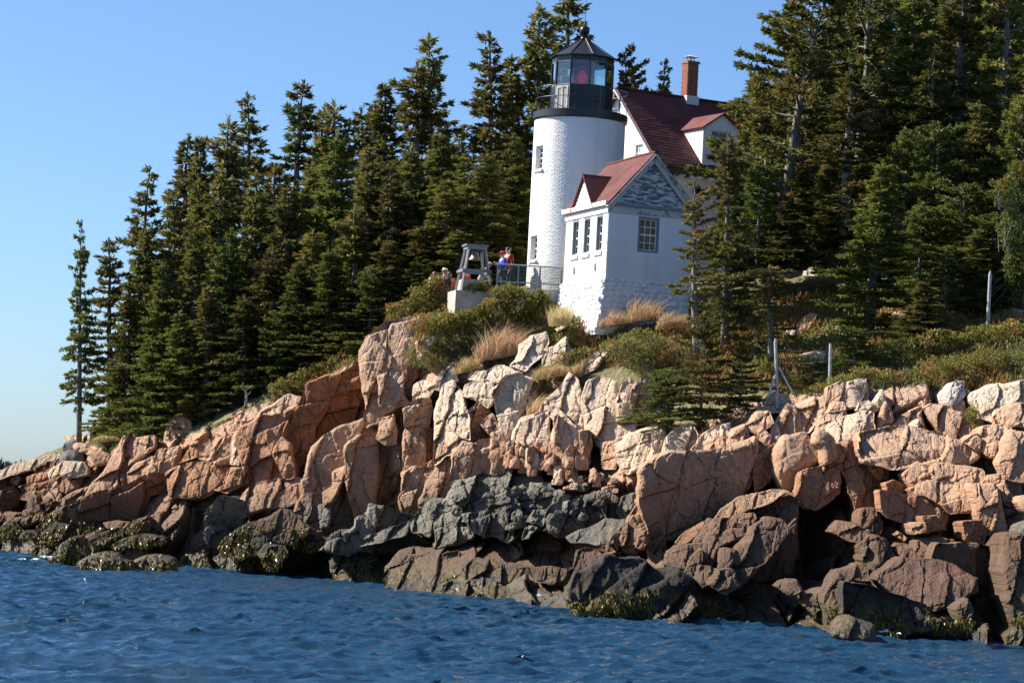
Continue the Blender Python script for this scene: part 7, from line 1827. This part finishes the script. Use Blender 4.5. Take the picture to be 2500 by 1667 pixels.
def person(px, py_head, D, face, label, top, legs, hair='hair', hat=None, bend=0.0, arms='down', glasses=False, h=1.72):
    """one figure; local -y is forward; face is its heading (0 = towards the sea)"""
    hd = at(px, py_head, D)
    zf = hd[2] - h
    e = thing('person', (hd[0], D, zf), label, 'person', face)
    k = h / 1.72
    fw = lambda z: -bend * max(0, z - 0.95)       # upper body leans forward
    J = dict(pel=(0, 0, .95), wai=(0, fw(1.1), 1.10), che=(0, fw(1.32), 1.30), nk=(0, fw(1.45), 1.46), hb=(0, fw(1.52) - .01, 1.53), hc=(0, fw(1.62) - .02, 1.61), ht=(0, fw(1.70) - .01, 1.67))
    for s_, n_ in ((-1, 'l'), (1, 'r')):
        J['sh' + n_] = (s_ * .19, fw(1.4), 1.40)
        if arms == 'down': J['el' + n_] = (s_ * .24, fw(1.15) + .03, 1.13); J['wr' + n_] = (s_ * .22, fw(.9) - .08, .90); J['ha' + n_] = (s_ * .21, fw(.85) - .10, .82)
        elif arms == 'chest': J['el' + n_] = (s_ * .25, fw(1.15) - .05, 1.14); J['wr' + n_] = (s_ * .10, fw(1.2) - .25, 1.20); J['ha' + n_] = (s_ * .06, fw(1.2) - .30, 1.25)
        else: J['el' + n_] = (s_ * .26, -.20 + fw(1.2), 1.16); J['wr' + n_] = (s_ * .16, -.36 + fw(1.1), 1.05); J['ha' + n_] = (s_ * .13, -.42 + fw(1.05), 1.03)
        J['hp' + n_] = (s_ * .09, 0, .91); J['kn' + n_] = (s_ * .10, -.02, .50); J['an' + n_] = (s_ * .10, .02, .09); J['to' + n_] = (s_ * .11, -.14, .04)
    P_ = {a: tuple(c * k for c in b_) for a, b_ in J.items()}
    R_ = dict(pel=(.15, .11), wai=(.13, .10), che=(.16, .115), nk=.055, hb=.072, hc=.088, ht=.066, shl=.065, shr=.065, ell=.045, elr=.045, wrl=.032, wrr=.032, hal=(.042, .022), har=(.042, .022), hpl=.085, hpr=.085, knl=.06, knr=.06, anl=.042, anr=.042, tol=.035, tor=.035)
    E_ = [('pel', 'wai'), ('wai', 'che'), ('che', 'nk'), ('nk', 'hb'), ('hb', 'hc'), ('hc', 'ht')]
    for n_ in 'lr': E_ += [('che', 'sh' + n_), ('sh' + n_, 'el' + n_), ('el' + n_, 'wr' + n_), ('wr' + n_, 'ha' + n_), ('pel', 'hp' + n_), ('hp' + n_, 'kn' + n_), ('kn' + n_, 'an' + n_), ('an' + n_, 'to' + n_)]
    def sub(names, edges, grow, name, mat, par=e):
        ix = {a: i for i, a in enumerate(names)}
        rr = [tuple((q + grow) * k for q in R_[a]) if isinstance(R_[a], tuple) else (R_[a] + grow) * k for a in names]
        return skinned(name, [P_[a] for a in names], [(ix[a], ix[b_]) for a, b_ in edges], rr, mat, par)
    b_ = sub(list(P_), E_, 0, 'body', M['skin'])
    up = ['pel', 'wai', 'che', 'shl', 'shr', 'ell', 'elr', 'wrl', 'wrr']
    sub(up, [q for q in E_ if q[0] in up and q[1] in up], .022, 'jacket', top)
    lo = ['pel', 'hpl', 'hpr', 'knl', 'knr', 'anl', 'anr']
    sub(lo, [q for q in E_ if q[0] in lo and q[1] in lo], .014, 'trousers', legs)
    hc = np.array(P_['hc'])
    # fingers and thumb on each hand
    for n_ in 'lr':
        a, w_ = np.array(P_['ha' + n_]), np.array(P_['wr' + n_]); d = (a - w_); d = d / np.linalg.norm(d)
        s_ = np.cross(d, [0, 0, 1.0]); s_ = s_ / (np.linalg.norm(s_) + 1e-6)
        f_ = MB()
        for i in range(4):
            r0 = a + s_ * (i - 1.5) * .02 * k; L_ = (.07, .085, .08, .06)[i] * k
            MB().tube([r0, r0 + d * L_ * .6, r0 + d * L_ + np.array([0, -.012, -.012])], [.009 * k, .0085 * k, .006 * k], 6).build('finger', M['skin'], b_, smooth=True)
        t0 = w_ + (a - w_) * .35 + s_ * .03 * k
        MB().tube([t0, t0 + s_ * .03 * k + d * .03 * k, t0 + s_ * .03 * k + d * .065 * k], [.011 * k, .01 * k, .007 * k], 6).build('thumb', M['skin'], b_, smooth=True)
    hm = MB().lathe([(0.0, -.03 * k), (.093 * k, -.02 * k), (.10 * k, .03 * k), (.075 * k, .085 * k), (0.0, .11 * k)], 16)
    hm.xf(lambda v: v * np.array([.95, 1.12, 1]) + hc + np.array([0, .022 * k, .01 * k]))
    if hair: hm.build('hair', M[hair], e, smooth=True)
    nb = MB().hexa([(-.014, -.10, -.035), (.014, -.10, -.035), (.012, -.07, -.035), (-.012, -.07, -.035), (-.006, -.085, .02), (.006, -.085, .02), (.006, -.07, .02), (-.006, -.07, .02)]); nb.xf(lambda v: v * k + hc); nb.build('nose', M['skin'], b_)
    for s_ in (-1, 1):
        MB().box(s_ * .035 - .013, s_ * .035 + .013, -.093, -.08, .008, .024).xf(lambda v: v * k + hc).build('eye', M['hair'], b_)
        MB().box(s_ * .088 - .01, s_ * .088 + .01, -.015, .02, -.03, .03).xf(lambda v: v * k + hc).build('ear', M['skin'], b_)
    MB().box(-.025, .025, -.094, -.08, -.062, -.052).xf(lambda v: v * k + hc).build('mouth', cloth('lips', (.35, .12, .1)), b_)
    if glasses: MB().box(-.07, .07, -.108, -.085, .0, .032).xf(lambda v: v * k + hc).build('sunglasses', M['black'], e)
    if hat:
        c_ = MB().lathe([(.104 * k, .02 * k), (.106 * k, .06 * k), (.08 * k, .115 * k), (.0, .135 * k)], 16); c_.xf(lambda v: v * np.array([.97, 1.1, 1]) + hc)
        ho = c_.build('cap', hat, e, smooth=True)
        MB().hexa([(-.07, -.20, .03), (.07, -.20, .03), (.085, -.09, .045), (-.085, -.09, .045), (-.07, -.20, .042), (.07, -.20, .042), (.085, -.09, .06), (-.085, -.09, .06)]).xf(lambda v: v * k + hc).build('brim', hat, ho)
    return e
person(1229, 614, 97.6, -1.15, 'person in a blue jacket and red cap standing by the fence', cloth('blue_jacket', (.02, .06, .42)), cloth('dark_trousers', (.03, .035, .05)), hat=cloth('red_cap', (.5, .04, .07)), arms='chest', h=1.62)
person(1242, 603, 98.3, -.95, 'tall dark haired person in a maroon jacket behind the fence', cloth('maroon_jacket', (.20, .012, .022)), cloth('black_trousers', (.02, .02, .022)), arms='down', h=1.78)
person(1086, 655, 98.8, .25, 'person in a pale cap and sunglasses above the yellow green shrub', cloth('charcoal_jacket', (.05, .05, .06)), cloth('blue_jeans', (.05, .07, .13)), hat=cloth('pale_cap', (.55, .48, .42)), glasses=True)
person(1062, 663, 98.9, .5, 'brown haired person in a white top left of the capped one', cloth('white_top', (.7, .7, .72)), cloth('grey_trousers', (.12, .12, .13)), hair='brownhair', arms='chest', h=1.64)
person(1098, 663, 99.4, .3, 'person half hidden behind the capped one', cloth('orange_top', (.55, .16, .06)), cloth('navy_trousers', (.03, .04, .08)), h=1.66)
person(1172, 640, 98.0, 1.35, 'person in a fawn sun hat bending forward behind the bell stand', cloth('fawn_shirt', (.45, .33, .27)), cloth('tan_trousers', (.25, .2, .14)), hair='hair', hat=cloth('fawn_hat', (.5, .42, .36)), bend=.55, arms='rail', h=1.6)
person(1136, 650, 98.4, .6, 'person in a red top seen through the left side of the bell stand', cloth('red_top', (.45, .05, .05)), cloth('dark_jeans', (.04, .05, .08)), h=1.6)
# ------------------------------------------------------------------ the sea
mt, t, b = nt('sea_water'); M['sea'] = mt
g = nd(t, 'ShaderNodeNewGeometry').outputs['Position']
b.inputs['Base Color'].default_value = (0.011, 0.042, 0.082, 1)
b.inputs['Roughness'].default_value = 0.035
b.inputs['IOR'].default_value = 1.333
b.inputs['Specular IOR Level'].default_value = 0.5
bn = nd(t, 'ShaderNodeBump', Strength=0.6, Distance=0.05)
mp = nd(t, 'ShaderNodeMapping'); mp.inputs['Scale'].default_value = (1.0, 0.7, 1); t.links.new(g, mp.inputs[0])
t.links.new(noise(t, mp.outputs[0], 8.0, 6, 0.7, 0.8), bn.inputs['Height']); t.links.new(bn.outputs[0], b.inputs['Normal'])
ys = np.concatenate([np.linspace(-40, 36, 20), np.linspace(36, 112, 1000)[1:], np.geomspace(112, 9000, 40)[1:]])
xs = np.concatenate([-np.geomspace(23, 4000, 22)[::-1], np.linspace(-22.6, 22.6, 620), np.geomspace(23, 4000, 22)])
gx, gy = np.meshgrid(xs, ys, indexing='ij')
rw = np.random.RandomState(4)
zz = np.zeros_like(gx); dx = np.zeros_like(gx); dy = np.zeros_like(gx)
for k in range(110):
    L = 0.22 * (13.0 ** rw.rand()); th = math.radians(252) + rw.randn() * 0.5
    a = 0.0070 * L * (0.55 + 0.9 * rw.rand()) * (1.7 if L < 0.8 else 1.0 if L < 1.2 else (0.5 if L < 2.2 else 0.35))
    kx_, ky_ = math.cos(th) * 2 * math.pi / L, math.sin(th) * 2 * math.pi / L
    ph = kx_ * gx + ky_ * gy + rw.rand() * 6.28
    zz += a * np.sin(ph); dx += a * math.cos(th) * np.cos(ph); dy += a * math.sin(th) * np.cos(ph)
env = (0.62 + 0.75 * (vn(gx * 0.14, gy * 0.07, 8) )) * np.clip((122 - gy) / 20, 0, 1) * np.clip((gy - 20) / 14, 0, 1) * np.clip((26 - np.abs(gx)) / 3, 0, 1)
V = np.stack([gx + 0.8 * dx * env, gy + 0.8 * dy * env, zz * env], -1).reshape(-1, 3)
n0, n1 = gx.shape; gi2 = np.arange(n0 * n1).reshape(n0, n1)
sea = mesh_np('sea', V, [np.stack([gi2[:-1, :-1], gi2[1:, :-1], gi2[1:, 1:], gi2[:-1, 1:]], -1).reshape(-1, 4)], M['sea'], True)
tag(sea, kind='structure')
